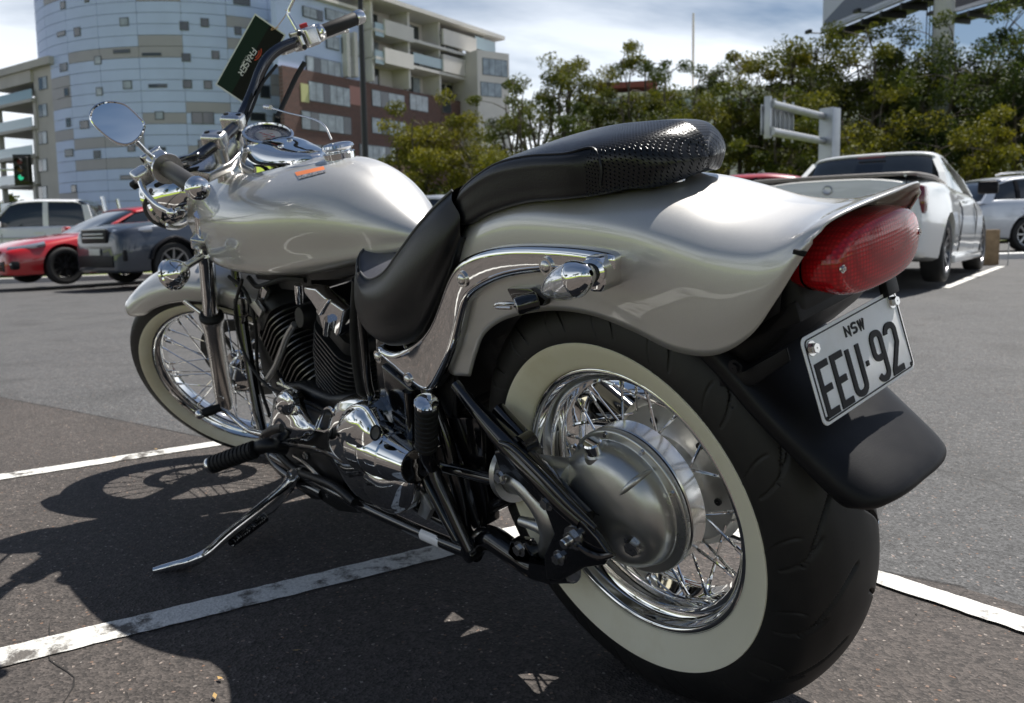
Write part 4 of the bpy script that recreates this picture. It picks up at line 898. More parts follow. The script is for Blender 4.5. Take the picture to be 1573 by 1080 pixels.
tube('hose', px([(382, 426), (395, 440), (412, 436), (440, 428), (470, 430)], .06), .007, M_RUB, hb, 8)
tube('hose', px([(405, 590), (425, 560), (440, 520), (452, 498)], .11), [.007, .008, .008, .007], M_ALU, hb, 10)
tube('cable_adjuster', px([(428, 588), (441, 594), (458, 604)], .122), .0052, M_SATIN, hb, 8)
tube('cable_adjuster', px([(431, 582), (437, 592)], .124), .0035, M_SATIN, hb, 8)
tube('wire_clip', px([(360, 460), (372, 458), (380, 462), (381, 482), (370, 487), (361, 483), (360, 462)], .10), .0022, M_BLACK, hb, 6)
horn = np.array([1.19, .075, .50])
lathe('horn', [(-.02, .001), (-.02, .030), (-.008, .042), (.004, .044), (.008, .040), (.012, .02), (.010, .001)], horn, (-.2, 1, .1), M_BLACK, bike, 36)
prism('regulator', [(1.31, .30), (1.36, .36), (1.33, .48), (1.27, .46), (1.24, .32)], -.06, .06, M_DARK, bike, bevel=.01)
for i in range(7):
    a = i*.02
prism('coil_cover', [(1.22, .62), (1.05, .62), (.75, .635), (.60, .66), (.60, .69), (1.22, .68)], -.06, .06, M_DARK, bike, bevel=.01)
# exhausts on the far side
ex = empty('exhaust', parent=bike)
tube('pipe', [(1.15, -.10, .50), (1.25, -.16, .44), (1.27, -.19, .30), (1.15, -.20, .19), (.85, -.20, .17), (.58, -.205, .187)], .024, M_CHROME, ex, 20)
tube('pipe', [(.80, -.10, .50), (.70, -.16, .46), (.72, -.19, .36), (.68, -.20, .31), (.62, -.20, .30)], .024, M_CHROME, ex, 20)
tube('muffler', [(.60, -.205, .185), (.50, -.205, .19), (.0, -.215, .235), (-.18, -.22, .25), (-.20, -.22, .251)], [.028, .042, .048, .048, .040], M_CHROME, ex, 28)
tube('muffler', [(.66, -.20, .295), (.55, -.205, .305), (.05, -.215, .355), (-.10, -.22, .37), (-.12, -.22, .372)], [.028, .042, .048, .048, .040], M_CHROME, ex, 28)

# ---- foot pegs
def peg(name, a, b_, r, parent, ribs, cap=True, capr=1.05):
    e = empty(name, parent=parent); a = np.array(a, float); b_ = np.array(b_, float); L_ = np.linalg.norm(b_-a)
    prof = [(0, r*.92)]
    for i in range(ribs):
        h0 = L_*(i+.12)/ribs; h1 = L_*(i+.70)/ribs
        prof += [(h0, r*.88), (h0+L_*.02/ribs*5, r), (h1, r), (h1+L_*.1/ribs, r*.88)]
    prof += [(L_, r*.9), (L_+.002, .001)]
    lathe('peg_rubber', prof, a, b_-a, M_RUB, e, 28, sharp=60)
    if cap: lathe('peg_cap', [(.002, r*.9), (-.002, r*capr), (-.007, r*capr*.98), (-.012, r*.75), (-.0145, r*.35), (-.015, .0001)], a, b_-a, M_CHROME, e, 28)
    return e
pp = peg('passenger_peg', bp(655, 622, .195), bp(655, 688, .185), .019, bike, 9)
tube('peg_bracket', [bp(655, 684, .185), bp(657, 700, .18), bp(664, 715, .165)], [.013, .015, .014], M_BLACK, pp, 14)
lathe('peg_bracket', [(-.014, .001), (-.014, .009), (.014, .009), (.014, .001)], bp(659, 696, .17), (1, 0, 0), M_DARK, pp, 16)
pr_ = peg('rider_peg', bp(326, 714, .295), bp(392, 690, .215), .0225, bike, 11, capr=.95)
tube('peg_bracket', [bp(388, 691, .215), bp(412, 684, .19), bp(440, 688, .15)], [.018, .018, .018], M_DARK, pr_, 14)
sh = empty('shift_pedal', parent=bike)
peg('toe_rubber', bp(309, 636, .255), bp(338, 626, .205), .0125, sh, 1, cap=True)
tube('pedal_arm', [bp(336, 627, .205), bp(352, 636, .19), bp(382, 660, .175), bp(410, 668, .165)], [.006, .007, .008, .009], M_CHROME, sh, 12)

# ---- side stand
ss = empty('side_stand', parent=bike)
def w2b(pw): return rx(LEAN)@np.array(pw)
gf = ground(238, 878, .012); gk = ground(300, 855, .040)
p_top = bp(446, 735, .150); p_k = None
def on_ray(x, y, z):   # world height -> bike coordinates
    return w2b(ground(x, y, z))
wT = rx(-LEAN)@np.array(p_top); wF = ground(300, 861, .026)
def on_leg(x, y, f): D_ = ((wT-CAMP)@CF)*(1-f)+((wF-CAMP)@CF)*f; return w2b(depth(x, y, D_))
P_st = [p_top, on_leg(436, 750, .10), on_leg(398, 783, .35), on_leg(352, 820, .68), on_leg(318, 850, .93), on_ray(292, 864, .020), on_ray(262, 872, .010), on_ray(236, 878, .005)]
V, F = tubevf(P_st, [.012, .0135, .0135, .0125, .0120, .0130, .0125, .009], 16, 6, flat=.62)
mesh('stand_leg', V, F, M_CHROME, ss, True, 50)
pts = [(430, 752), (436, 735), (446, 720), (456, 722), (458, 734), (446, 752), (438, 762)]
plate_px('stand_head', pts, .160, .016, M_CHROME, ss, bevel=.003)
bolt('stand_bolt', bp(445, 731, .160), (0, 1, 0), .0085, M_SATIN, ss, .006)
A_, B_ = np.array(on_leg(352, 836, .66)), np.array(on_leg(424, 782, .15)); 
nturn = 18; L_ = B_-A_; a_, u_, v_ = basis(L_); n_ = nturn*14; tt = np.linspace(0, 1, n_)
cpts = [A_+L_*(.04+.72*t)+.0095*(math.cos(t*nturn*2*PI)*u_+math.sin(t*nturn*2*PI)*v_) for t in tt]
tube('stand_spring', cpts, .0026, M_BLACK, ss, 6, 1)
tube('spring_hook', [A_+L_*.76, A_+L_*.84, B_, bp(452, 750, .145)], .0019, M_BLACK, ss, 6)
tube('spring_pin', [A_+L_*.02, A_+L_*.08], .006, M_BLACK, ss, 8, 1)
prism('stand_mount', [tuple(bp(x, y, .14)[[0, 2]]) for x, y in [(440, 712), (470, 716), (500, 745), (540, 770), (552, 790), (520, 786), (480, 762), (452, 744)]], .105, .140, M_DARK, bike, bevel=.006, seg=3)

# ------------------------------------------------------------------ front end (turned to the left)
fe = empty('front_fork', parent=bike); steered(fe)
YF = .093
top, bot = spt(317, 392, YF), spt(347, 622, YF)
for sg in (1, -1):
    def S_(x, y): q = np.array(spt(x, y, YF)); q[1] *= sg; return q
    a, b_ = S_(316, 385), S_(324, 482)
    d = (b_-a); d /= np.linalg.norm(d)
    tube('fork_tube', [a-d*.11, b_+d*.02], .0205, M_CHROME, fe, 28, 1)
    c, e_ = S_(325, 486), S_(347, 624)
    L_ = np.linalg.norm(e_-c)
    lathe('slider', [(-.002, .0205), (-.002, .030), (.010, .0315), (.026, .030), (.028, .0275), (.06, .0265), (L_*.5, .0255), (L_*.80, .0265), (L_*.93, .0265), (L_, .021), (L_+.004, .001)], c, e_-c, M_SATIN, fe, 40)
    lathe('dust_seal', [(-.010, .0205), (-.010, .027), (-.004, .0325), (.004, .0325), (.006, .030)], c, e_-c, M_RUB, fe, 32)
    tube('fork_foot', [e_-(e_-c)/L_*.03, (1.61, sg*.075, .331), (1.61, sg*.06, .331)], [.02, .022, .018], M_SATIN, fe, 14)
lathe('front_axle', [(-.12, .001), (-.12, .010), (.12, .010), (.12, .001)], FX, (0, 1, 0), M_SATIN, fe, 16)
a0 = np.array([1.335, 0, .80])
yk = np.array(spt(316, 385, YF)); dn_ = np.array(spt(316, 385, YF))-np.array(spt(324, 482, YF)); dn_ /= np.linalg.norm(dn_)
for nm, t, th in (('lower_clamp', .035, .016), ('top_clamp', .235, .013)):
    c = yk+dn_*t; V, F = prismvf([(-.038, -.115), (.022, -.125), (.030, -.09), (.024, -.03), (.024, .03), (.030, .09), (.022, .125), (-.038, .115), (-.062, .05), (-.062, -.05)], 'z', -th, th)
    R = np.stack([np.cross([0, 1, 0], dn_), [0, 1, 0], dn_], 1); V = [np.array([c[0], 0, c[2]])+R@np.array(v) for v in V]
    o = MB().add(V, F).build(nm, M_SATIN, fe); do_bevel(o, .006, 3)
cal = np.array([1.515, -.070, .375])
MB().box(cal, (.075, .06, .10), rotm(np.array([0, 1, 0]), .5)).build('brake_caliper', M_DARK, fe, bevel=.012, seg=3)
MB().box(cal+np.array([.01, -.032, .0]), (.045, .01, .06), rotm(np.array([0, 1, 0]), .5)).build('caliper_cover', M_SATIN, fe, bevel=.004, seg=2)
tube('brake_hose', [cal+np.array([0, 0, .05]), (1.46, -.09, .50), (1.40, -.10, .66), (1.30, -.10, .80), (1.2, -.06, .9)], .0048, M_RUB, fe, 8)
# front mudguard
FF = []
for i, an in enumerate(np.linspace(66, 182, 15)):
    a = math.radians(an); c, s = math.cos(a), math.sin(a); R1 = .372+.004*math.sin(math.radians((an-66)*1.5)); 
    edge = .070 if 72 < an < 176 else .060
    q = lambda r_: (1.61+r_*c, .331+r_*s)
    dr = .028 if 70 < an < 178 else .012
    FF.append([(q(R1)[0], 0, q(R1)[1]), (q(R1-.002)[0], .030, q(R1-.002)[1]), (q(R1-.012)[0], .054, q(R1-.012)[1]), (q(R1-.030)[0], .067, q(R1-.030)[1]), (q(R1-.034-dr)[0], edge, q(R1-.034-dr)[1])])
ffo = half_loft('front_fender', FF, M_SILVER, bike, su=4, sv=5, thick=.0022); steered(ffo)
fst = MB()
for sg in (1, -1):
    V, F = prismvf([(1.62, .33), (1.60, .33), (1.52, .655), (1.58, .665)], 'y', sg*.071-.0015, sg*.071+.0015); fst.add(V, F)
# (short stays to the slider)
for sg in (1, -1):
    P_ = [(1.54, sg*.072, .64), (1.50, sg*.080, .57), (1.495, sg*.085, .55)]
    s_o = tube('fender_stay', P_, .007, M_CHROME, bike, 10); steered(s_o)
# headlamp
hd = empty('headlamp', parent=bike); steered(hd)
hc0 = np.array(spt(271, 300, 0.0)); hax = np.array([1, 0, -.05])
lathe('shell', cr1([(-.085, .001), (-.081, .024), (-.065, .046), (-.033, .064), (.0, .073), (.026, .076)], 5), hc0, hax, M_CHROME, hd, 64)
lathe('rim', [(.022, .076), (.026, .081), (.036, .082), (.043, .079), (.045, .072), (.040, .070)], hc0, hax, M_CHROME, hd, 64)
lathe('lens', [(.040, .071), (.048, .050), (.052, .025), (.053, .0005)], hc0, hax, M_GLASS, hd, 48)
lathe('reflector', [(.038, .070), (.018, .058), (-.018, .025), (-.026, .001)], hc0, hax, M_CHROME, hd, 48)
tube('lamp_bracket', [(1.37, 0, .80), (1.40, 0, .84), (1.43, 0, .86)], .014, M_CHROME, hd, 12)
# round front indicators
for sg in (1, -1):
    e = empty('front_indicator', parent=bike); steered(e)
    c = np.array(spt(270, 420, .195)); c[1] *= sg
    ax = np.array([1, 0, -.05])
    lathe('shell', cr1([(-.036, .0005), (-.034, .010), (-.026, .022), (-.010, .032), (.004, .0355), (.010, .036)], 4), c, ax, M_CHROME, e, 40)
    lathe('rim', [(.006, .036), (.009, .0395), (.016, .0395), (.018, .034)], c, ax, M_CHROME, e, 40)
    lathe('lens', [(.014, .036), (.028, .030), (.034, .015), (.035, .0005)], c, ax, M_LENS, e, 32)
    a = np.array(spt(312, 392, .105)); a[1] *= sg; dd = (a-c)
    tube('stalk', [c+dd*.25, c+dd*.7, a], [.0095, .0095, .0125], M_CHROME, e, 14, 2)
    lathe('stalk_collar', [(-.008, .0215), (-.008, .027), (.012, .027), (.012, .0215)], a+np.array([.005, -sg*.012, -.008]), dn_, M_CHROME, e, 32)

# ---- handlebar
hbz = empty('handlebar', parent=bike); steered(hbz)
BP = [(1.165, .0, .997), (1.165, .05, .998), (1.162, .10, 1.008), (1.143, .15, 1.034), (1.112, .195, 1.070), (1.085, .24, 1.083), (1.045, .30, 1.074), (.99, .385, 1.056), (.945, .455, 1.043)]
GL0, GL1 = np.array(spt(300, 287, .45)), np.array(spt(257, 259, .345))
full = [(x, -y, z) for x, y, z in BP[:0:-1]]+BP[:2]+[tuple(spt(302, 242, .11)), tuple(spt(278, 249, .19)), tuple(spt(262, 254, .26)), tuple(GL1), tuple(GL0*.9+GL1*.1)]
tube('bar', full, .0140, mat('bar_chrome_dark', (.10, .10, .105), .07, 1.0), hbz, 20, 5)  # dark base stands in for dark surroundings mirrored in the chrome
for sg in (1, -1):
    c = np.array([1.172, sg*.050, .998])
    a_ = np.array([-.35, 0, .94])
    V, F = lathevf(cr1([(-.105, .024), (-.09, .021), (-.05, .0185), (-.02, .021), (.0, .024)], 3), c, a_, 28); MB().add(V, F).build('riser', M_SATIN, hbz, smooth=True)
    o = MB().box(c+np.array([0, 0, .006]), (.056, .040, .040), rotm(np.array([0, 1, 0]), -.36)).build('riser_cap', M_SATIN, hbz, bevel=.012, seg=4)
    bolt('cap_bolt', c+a_*.0255+np.array([-.014, 0, -.006]), a_, .0045, M_DARK, hbz, .002)
    bolt('cap_bolt', c+a_*.0255+np.array([.016, 0, .006]), a_, .0045, M_DARK, hbz, .002)
    g0 = np.array([.944, sg*.457, 1.043]); g1 = np.array([1.010, sg*.350, 1.064])
    if sg > 0: g0, g1 = GL0, GL1
    gd = g1-g0; gd /= np.linalg.norm(gd)
    L_ = np.linalg.norm(g1-g0)
    lathe('grip', [(0, .0165), (.004, .0175), (L_*.97, .0168), (L_, .0145)], g0, gd, M_RUB if sg < 0 else mat('grip_rubber', (.03, .029, .028), .5, bump=.2, bscale=200), hbz, 32)
    if sg > 0:
        lathe('bar_end', cr1([(.003, .0165), (-.002, .0205), (-.012, .0225), (-.024, .0195), (-.031, .011), (-.033, .0003)], 4), g0, gd, M_CHROME, hbz, 36)
        lathe('grip_flange', [(L_-.006, .016), (L_-.006, .030), (L_, .031), (L_+.006, .028), (L_+.008, .016)], g0, gd, M_SATIN, hbz, 36)
    else:
        lathe('bar_end', [(.012, .0178), (.010, .0188), (-.008, .0190), (-.0125, .0175), (-.0135, .0003)], g0, gd, M_CHROME, hbz, 36)
        lathe('grip_flange', [(L_-.004, .016), (L_-.004, .0225), (L_+.002, .0235), (L_+.005, .021), (L_+.008, .0235), (L_+.013, .022), (L_+.014, .016)], g0, gd, M_CHROME, hbz, 36)
    c = g1+gd*.034; Rg = np.stack([gd, np.cross([0, 0, 1], gd)/np.linalg.norm(np.cross([0, 0, 1], gd)), np.cross(gd, np.cross([0, 0, 1], gd)/np.linalg.norm(np.cross([0, 0, 1], gd)))], 1)
    sw = empty('switch_housing', parent=hbz)
    MB().box(c, (.040, .040, .050), Rg).build('housing', M_SATIN, sw, bevel=.009, seg=4)
    MB().box(c+Rg@np.array([0, -.018*1, -.010]), (.024, .012, .012), Rg).build('switch', M_INK, sw, bevel=.003)
    if sg < 0:
        MB().box(c+Rg@np.array([.002, -.004, .0285]), (.018, .013, .012), Rg).build('kill_switch', mat('switch_red', (.55, .02, .02), .35), sw, bevel=.002)
    # master cylinder / lever perch ahead of the bar, clamp, lever
    cm_ = g1+gd*.070
    MB().box(cm_+Rg@np.array([0, 0, .0]), (.014, .044, .050), Rg).build('clamp', M_SATIN, sw, bevel=.005, seg=3)
    for dz in (-.017, .017): bolt('clamp_bolt', cm_+Rg@np.array([0, .022, dz]), -gd*.0+Rg@np.array([0, 1, 0]), .0045, M_DARK, sw, .002)
    fwd = Rg@np.array([0, 1, 0]); fwd = fwd if fwd[0] > 0 else -fwd
    MB().box(cm_+fwd*.040+Rg@np.array([-.005, 0, -.008]), (.075 if sg < 0 else .045, .034, .030), Rg).build('lever_perch', M_SATIN, sw, bevel=.007, seg=3)
    lv = [cm_+fwd*.050+Rg@np.array([-.02, 0, -.010]), g1+fwd*.062-gd*.01+Rg@np.array([0, 0, -.014]), g1*.5+g0*.5+fwd*.066+Rg@np.array([0, 0, -.02]), g0+fwd*.060+gd*.012+Rg@np.array([0, 0, -.022])]
    V, F = tubevf(lv, [.009, .0085, .0075, .0065], 14, 5, flat=.7); o = mesh('lever', V, F, M_CHROME, hbz, True, 50)
    V, F = lathevf(cr1([(-.010, .0003), (-.008, .006), (0, .0095), (.008, .006), (.010, .0003)], 3), lv[-1], (0, 0, 1), 20); mesh('lever_ball', V, F, M_CHROME, o, True)
# left mirror
mi = empty('mirror', parent=hbz)
m0 = np.array(spt(243, 250, .33)); m1 = np.array(spt(222, 230, .345)); m2 = np.array(spt(203, 210, .36))
tube('mirror_stalk', [m0+np.array([.0, 0, -.02]), m0, m1, m2], [.0055, .0055, .0048, .0048], M_CHROME, mi, 14)
lathe('stalk_boss', [(-.012, .010), (.0, .0105), (.012, .008), (.016, .0055)], m0, m1-m0, M_CHROME, mi, 20)
out = [(137, 178), (143, 165), (158, 157), (175, 156), (192, 160), (205, 170), (215, 180), (223, 190), (220, 205), (210, 217), (198, 223), (184, 222), (170, 215), (155, 203), (142, 190)]
# the glass faces the rider; plane through the centre, square to the line that halves rider view and view back
cen = np.array(spt(180, 190, .385))
def unsteer(v): return RS.T@v
Cb = rx(LEAN)@CAMP; Cs = RS.T@(Cb-HG)+HG
vdir = Cs-cen; vdir /= np.linalg.norm(vdir)
skyb = unsteer(rx(LEAN)@np.array([-.80, .38, .37])); skyb /= np.linalg.norm(skyb)
mn = vdir+skyb; mn /= np.linalg.norm(mn)
def onplane(x, y):
    C, d = ray(x, y); R = rx(LEAN); C, d = R@C, R@d; C = RS.T@(C-HG)+HG; d = RS.T@d
    return C+d*(((cen-C)@mn)/(d@mn))
ring = cr1([onplane(*q) for q in out], 5, True); cc_ = ring.mean(0)
def rng_layer(s, h): return [cc_+(q-cc_)*s+mn*h for q in ring]
lay = [(.90, .0012), (.955, .0045), (1.0, .0035), (1.015, -.002), (1.0, -.008), (.93, -.014), (.75, -.021), (.4, -.026), (.02, -.027)]
V = [p for s, h in lay for p in rng_layer(s, h)]
mesh('mirror_shell', V, gridfaces(len(lay), len(ring), False, True), M_CHROME, mi, True, 50)
V = rng_layer(.925, .0018)+[cc_+mn*.0018]; n = len(ring)
mesh('mirror_glass', V, [(i, (i+1) % n, n) for i in range(n)], M_MIRR, mi, False)
# right mirror stalk, rising out of the picture
mr_ = empty('mirror', parent=hbz)
q0, q1, q2, q3 = [np.array(spt(x, y, Y)) for x, y, Y in [(457, 46, -.285), (449, 32, -.295), (443, 18, -.305), (452, -4, -.32)]]
tube('mirror_stalk', [q0, q1, q2, q3, q3+np.array([-.02, -.02, .03])], [.0055, .005, .0045, .0045, .0045], M_CHROME, mr_, 12)
c = q3+np.array([-.03, -.05, .055]); 
V = []
lay2 = [(.02, .010), (.4, .009), (.75, .004), (1, -.006), (.93, -.014), (.5, -.024), (.02, -.027)]
t_ = np.linspace(0, 2*PI, 40, endpoint=False)
mnr = np.array([-.95, .1, .1]); a_, u_, v_ = basis(mnr)
V = [c+a_*h+(np.cos(t)*v_*.075+np.sin(t)*u_*.045)*s for s, h in lay2 for t in t_]
mesh('mirror_shell', V, gridfaces(len(lay2), 40, False, True), M_CHROME, mr_, True, 40)
# cables from the controls
def spl(L3): return [spt(*q) for q in L3]
def scab(pts, r, m=M_RUB, nm='cable'): o = tube(nm, spl(pts), r, m, hb, 8); steered(o); return o
scab([(468, 96, -.27), (455, 118, -.24), (440, 150, -.19), (426, 180, -.14)], .0065)
scab([(398, 100, -.19), (388, 140, -.14), (378, 175, -.08), (365, 215, -.02)], .0045)
scab([(425, 100, -.22), (402, 130, -.16), (388, 165, -.10), (372, 200, -.04)], .0040)
scab([(240, 285, .29), (262, 275, .22), (290, 262, .14), (320, 256, .06)], .0050)
scab([(232, 292, .28), (222, 318, .22), (235, 340, .12), (262, 352, .04)], .0045)
scab([(212, 288, .30), (208, 268, .30), (222, 255, .27), (250, 262, .22), (290, 258, .12)], .0035)
tube('breather_hose', [bp(412, 164, -.02), bp(440, 173, -.02), bp(478, 182, -.01), bp(498, 193, -.005), bp(509, 214, 0.0)], .0021, M_SATIN, hb, 8)
tube('hose_end', [bp(407, 164, -.02), bp(416, 165, -.02)], .0055, M_SATIN, hb, 10, 1)
hb2 = lathe('lever_knob', [(-.008, .0005), (-.007, .008), (.004, .011), (.009, .008), (.010, .0005)], spt(208, 284, .31), (0, 0, 1), M_RUB, bike, 20); steered(hb2)

# ---- dealer's card hanging from the right mirror stalk
B2W = rx(-LEAN)
def st2w(p): p = np.array(p, float); return B2W@(RS@(p-HG)+HG)
card_c = st2w(spt(387, 90, -.31))
def cardpt(x, y):
    C, d = ray(x, y); nn = (CAMP-card_c); nn /= np.linalg.norm(nn); nn = nn+np.array([0.15, .25, .0]); nn /= np.linalg.norm(nn)
    return C+d*(((card_c-C)@nn)/(d@nn)), nn
k4 = [cardpt(*q)[0] for q in [(390, 22), (441, 52), (378, 159), (330, 133)]]; nn = cardpt(0, 0)[1]
cw_ = (k4[1]-k4[0]+k4[2]-k4[3])/2; ch_ = (k4[0]-k4[3]+k4[1]-k4[2])/2; cc0 = sum(k4)/4
W2, H2 = np.linalg.norm(cw_), np.linalg.norm(ch_)
ey = ch_/H2; ex_ = cw_-ey*(cw_@ey); ex_ /= np.linalg.norm(ex_); ez = np.cross(ex_, ey)
MCd = Matrix(((ex_[0], ey[0], ez[0], cc0[0]), (ex_[1], ey[1], ez[1], cc0[1]), (ex_[2], ey[2], ez[2], cc0[2]), (0, 0, 0, 1)))
card = empty('hanging_card'); tag(card, 'dark green and black card with white lettering hanging from the right mirror stalk', 'price tag')
def cslab(name, x0, x1, y0, y1, z0, z1, m):
    V, F = prismvf([(x0, y0), (x1, y0), (x1, y1), (x0, y1)], 'z', z0, z1); o = MB().add([tuple(MCd@Vector(v)) for v in V], F).build(name, m, card)
    bm = bmesh.new(); bm.from_mesh(o.data); bmesh.ops.recalc_face_normals(bm, faces=bm.faces); bm.to_mesh(o.data); bm.free(); return o
M_SLEEVE = mat('card_sleeve', (.75, .78, .82), .2, coat=.6)
M_CGREEN = mat('card_green', (.010, .028, .020), .5, spec=.2); M_CBLK = mat('card_black', (.006, .007, .008), .45, spec=.2)
M_PRINT = mat('card_white', (.75, .76, .76), .4); M_CRED = mat('card_red', (.55, .06, .03), .4)
cslab('sleeve', -W2/2, W2/2, -H2/2, H2/2, -.0007, .0007, M_SLEEVE)
cslab('print_green', -W2/2+.0035, .0, -H2/2+.0045, H2/2-.0035, .0007, .0010, M_CGREEN)
cslab('print_black', .0, W2/2-.0035, -H2/2+.0045, H2/2-.0035, .0007, .00102, M_CBLK)
# the wordmark reads down the card
hgt = W2*.155; adv = hgt*.90; pl = []
for i, c_ in enumerate('FRASER'):
    for P_ in glyph(c_, 0, 0, hgt*.68, hgt):
        pl.append([(-.002+(y_-hgt*.5)+x_*0+hgt*.30-.006, H2*.14-(i*adv+x_+y_*.15)) for x_, y_ in P_])
strokes('wordmark', pl, hgt*.19, M_PRINT, card, MCd, .0010, .0014)
strokes('small_print', [[(-.0135, H2*.02-k_*.0052), (-.0135, H2*.02-k_*.0052-.0038)] for k_ in range(5)], .0018, mat('card_grey', (.3, .32, .32), .4), card, MCd, .0010, .0013)
sw_ = arc(.004, H2*.11, .012, .020, -62, 60, 9)
strokes('logo', [[(x_+.0, y_) for x_, y_ in sw_], [(x_-.004, y_-.001) for x_, y_ in arc(.006, H2*.11, .009, .015, -40, 50, 7)]], .0028, M_CRED, card, MCd, .0010, .0014)
tie = [cc0+ex_*W2*.10+ey*H2*.475+ez*.002, cc0+ex_*W2*.2+ey*(H2*.5+.006)+ez*.004, st2w(q2)+np.array([0, 0, .002]), st2w(q2)+np.array([.006, .004, .004])]
tube('tie', tie, .0010, mat('tie_cord', (.62, .40, .20), .6), card, 6)
tube('tie', [tie[0]+ey*.004, tie[0]-ey*.006, tie[1]+ex_*.004], .0010, mat('tie_cord', (.62, .40, .20), .6), card, 6)
# ------------------------------------------------------------------ ground
def gz(x, y):
    return -0.011*min(max(0, x-4), 40)+0.012*min(max(0, -y-2), 30)
def asphalt(name, c1, c2, speck, rough=0.82):
    m = bpy.data.materials.new(name); m.use_nodes = True; nt = m.node_tree; b = nt.nodes['Principled BSDF']; L = nt.links.new
    t = N(nt, 'ShaderNodeTexCoord'); o = t.outputs['Object']
    v = N(nt, 'ShaderNodeTexVoronoi'); v.inputs['Scale'].default_value = 210; L(o, v.inputs['Vector'])
    v2 = N(nt, 'ShaderNodeTexVoronoi'); v2.inputs['Scale'].default_value = 240; L(o, v2.inputs['Vector'])
    n = N(nt, 'ShaderNodeTexNoise'); n.inputs['Scale'].default_value = 1.3; n.inputs['Detail'].default_value = 9; n.inputs['Roughness'].default_value = .7; L(o, n.inputs['Vector'])
    n3 = N(nt, 'ShaderNodeTexNoise'); n3.inputs['Scale'].default_value = 38; n3.inputs['Detail'].default_value = 8; n3.inputs['Roughness'].default_value = .75; L(o, n3.inputs['Vector'])
    s = N(nt, 'ShaderNodeSeparateColor'); L(v.outputs['Color'], s.inputs[0]); s2 = N(nt, 'ShaderNodeSeparateColor'); L(v2.outputs['Color'], s2.inputs[0])
    mx = N(nt, 'ShaderNodeMixRGB'); mx.inputs[1].default_value = (*c1, 1); mx.inputs[2].default_value = (*c2, 1)
    r0 = N(nt, 'ShaderNodeMapRange'); r0.inputs['From Min'].default_value = .35; r0.inputs['From Max'].default_value = .65; L(n.outputs[0], r0.inputs[0]); L(r0.outputs[0], mx.inputs[0])
    # stones: per-cell brightness
    r1 = N(nt, 'ShaderNodeMapRange'); r1.inputs['To Min'].default_value = .45; r1.inputs['To Max'].default_value = 1.5; L(s.outputs[0], r1.inputs[0])
    q = N(nt, 'ShaderNodeVectorMath', operation='SCALE'); L(mx.outputs[0], q.inputs[0]); L(r1.outputs[0], q.inputs['Scale'])
    r4 = N(nt, 'ShaderNodeMapRange'); r4.inputs['From Min'].default_value = .3; r4.inputs['From Max'].default_value = .7; r4.inputs['To Min'].default_value = .6; r4.inputs['To Max'].default_value = 1.4; L(n3.outputs[0], r4.inputs[0])
    q3 = N(nt, 'ShaderNodeVectorMath', operation='SCALE'); L(q.outputs[0], q3.inputs[0]); L(r4.outputs[0], q3.inputs['Scale'])
    # pale and rusty chips
    r2 = N(nt, 'ShaderNodeMath', operation='GREATER_THAN'); r2.inputs[1].default_value = 0.984; L(s2.outputs[0], r2.inputs[0])
    ch = N(nt, 'ShaderNodeMixRGB'); L(r2.outputs[0], ch.inputs[0]); L(q3.outputs[0], ch.inputs[1])
    cc1 = N(nt, 'ShaderNodeMixRGB'); cc1.inputs[1].default_value = (*speck, 1); cc1.inputs[2].default_value = (.16, .085, .05, 1); L(s2.outputs[1], cc1.inputs[0]); L(cc1.outputs[0], ch.inputs[2])
    # dark oil stains and tyre polish
    n2 = N(nt, 'ShaderNodeTexNoise'); n2.inputs['Scale'].default_value = 2.6; n2.inputs['Detail'].default_value = 4; L(o, n2.inputs['Vector'])
    r3 = N(nt, 'ShaderNodeMapRange'); r3.inputs['From Min'].default_value = .50; r3.inputs['From Max'].default_value = .72; r3.inputs['To Min'].default_value = 1.06; r3.inputs['To Max'].default_value = .66; L(n2.outputs[0], r3.inputs[0])
    q2 = N(nt, 'ShaderNodeVectorMath', operation='SCALE'); L(ch.outputs[0], q2.inputs[0]); L(r3.outputs[0], q2.inputs['Scale']); L(q2.outputs[0], b.inputs['Base Color'])
    b.inputs['Roughness'].default_value = rough
    k = N(nt, 'ShaderNodeBump'); k.inputs['Strength'].default_value = .8; k.inputs['Distance'].default_value = .0022; L(v.outputs[0], k.inputs['Height'])
    k2 = N(nt, 'ShaderNodeBump'); k2.inputs['Strength'].default_value = .6; k2.inputs['Distance'].default_value = .004; L(n3.outputs[0], k2.inputs['Height']); L(k.outputs[0], k2.inputs['Normal']); L(k2.outputs[0], b.inputs['Normal'])
    return m
M_ASPH = asphalt('asphalt_grey', (.060, .060, .061), (.080, .079, .078), (.30, .29, .28))
M_BAY = asphalt('asphalt_bay', (.044, .037, .033), (.066, .056, .050), (.25, .23, .21))
def sheet(name, xs_, ys_, m, dz=0.0, kind='structure'):
    V = [(x, y, gz(x, y)+dz) for x in xs_ for y in ys_]
    return mesh(name, V, gridfaces(len(xs_), len(ys_)), m, None, False, kind=kind)
sheet('asphalt', [-700, -120, -40, -20, -8, 0, 2, 4, 7, 10, 14, 18, 24, 32, 44, 120, 700], [-700, -120, -32, -24, -16, -10, -6, -2, 0, 5, 12, 40, 120, 700], M_ASPH)
g1_, g2_ = ground(0, 611), ground(345, 679)
bx0, bx1 = g1_[0], g2_[0]
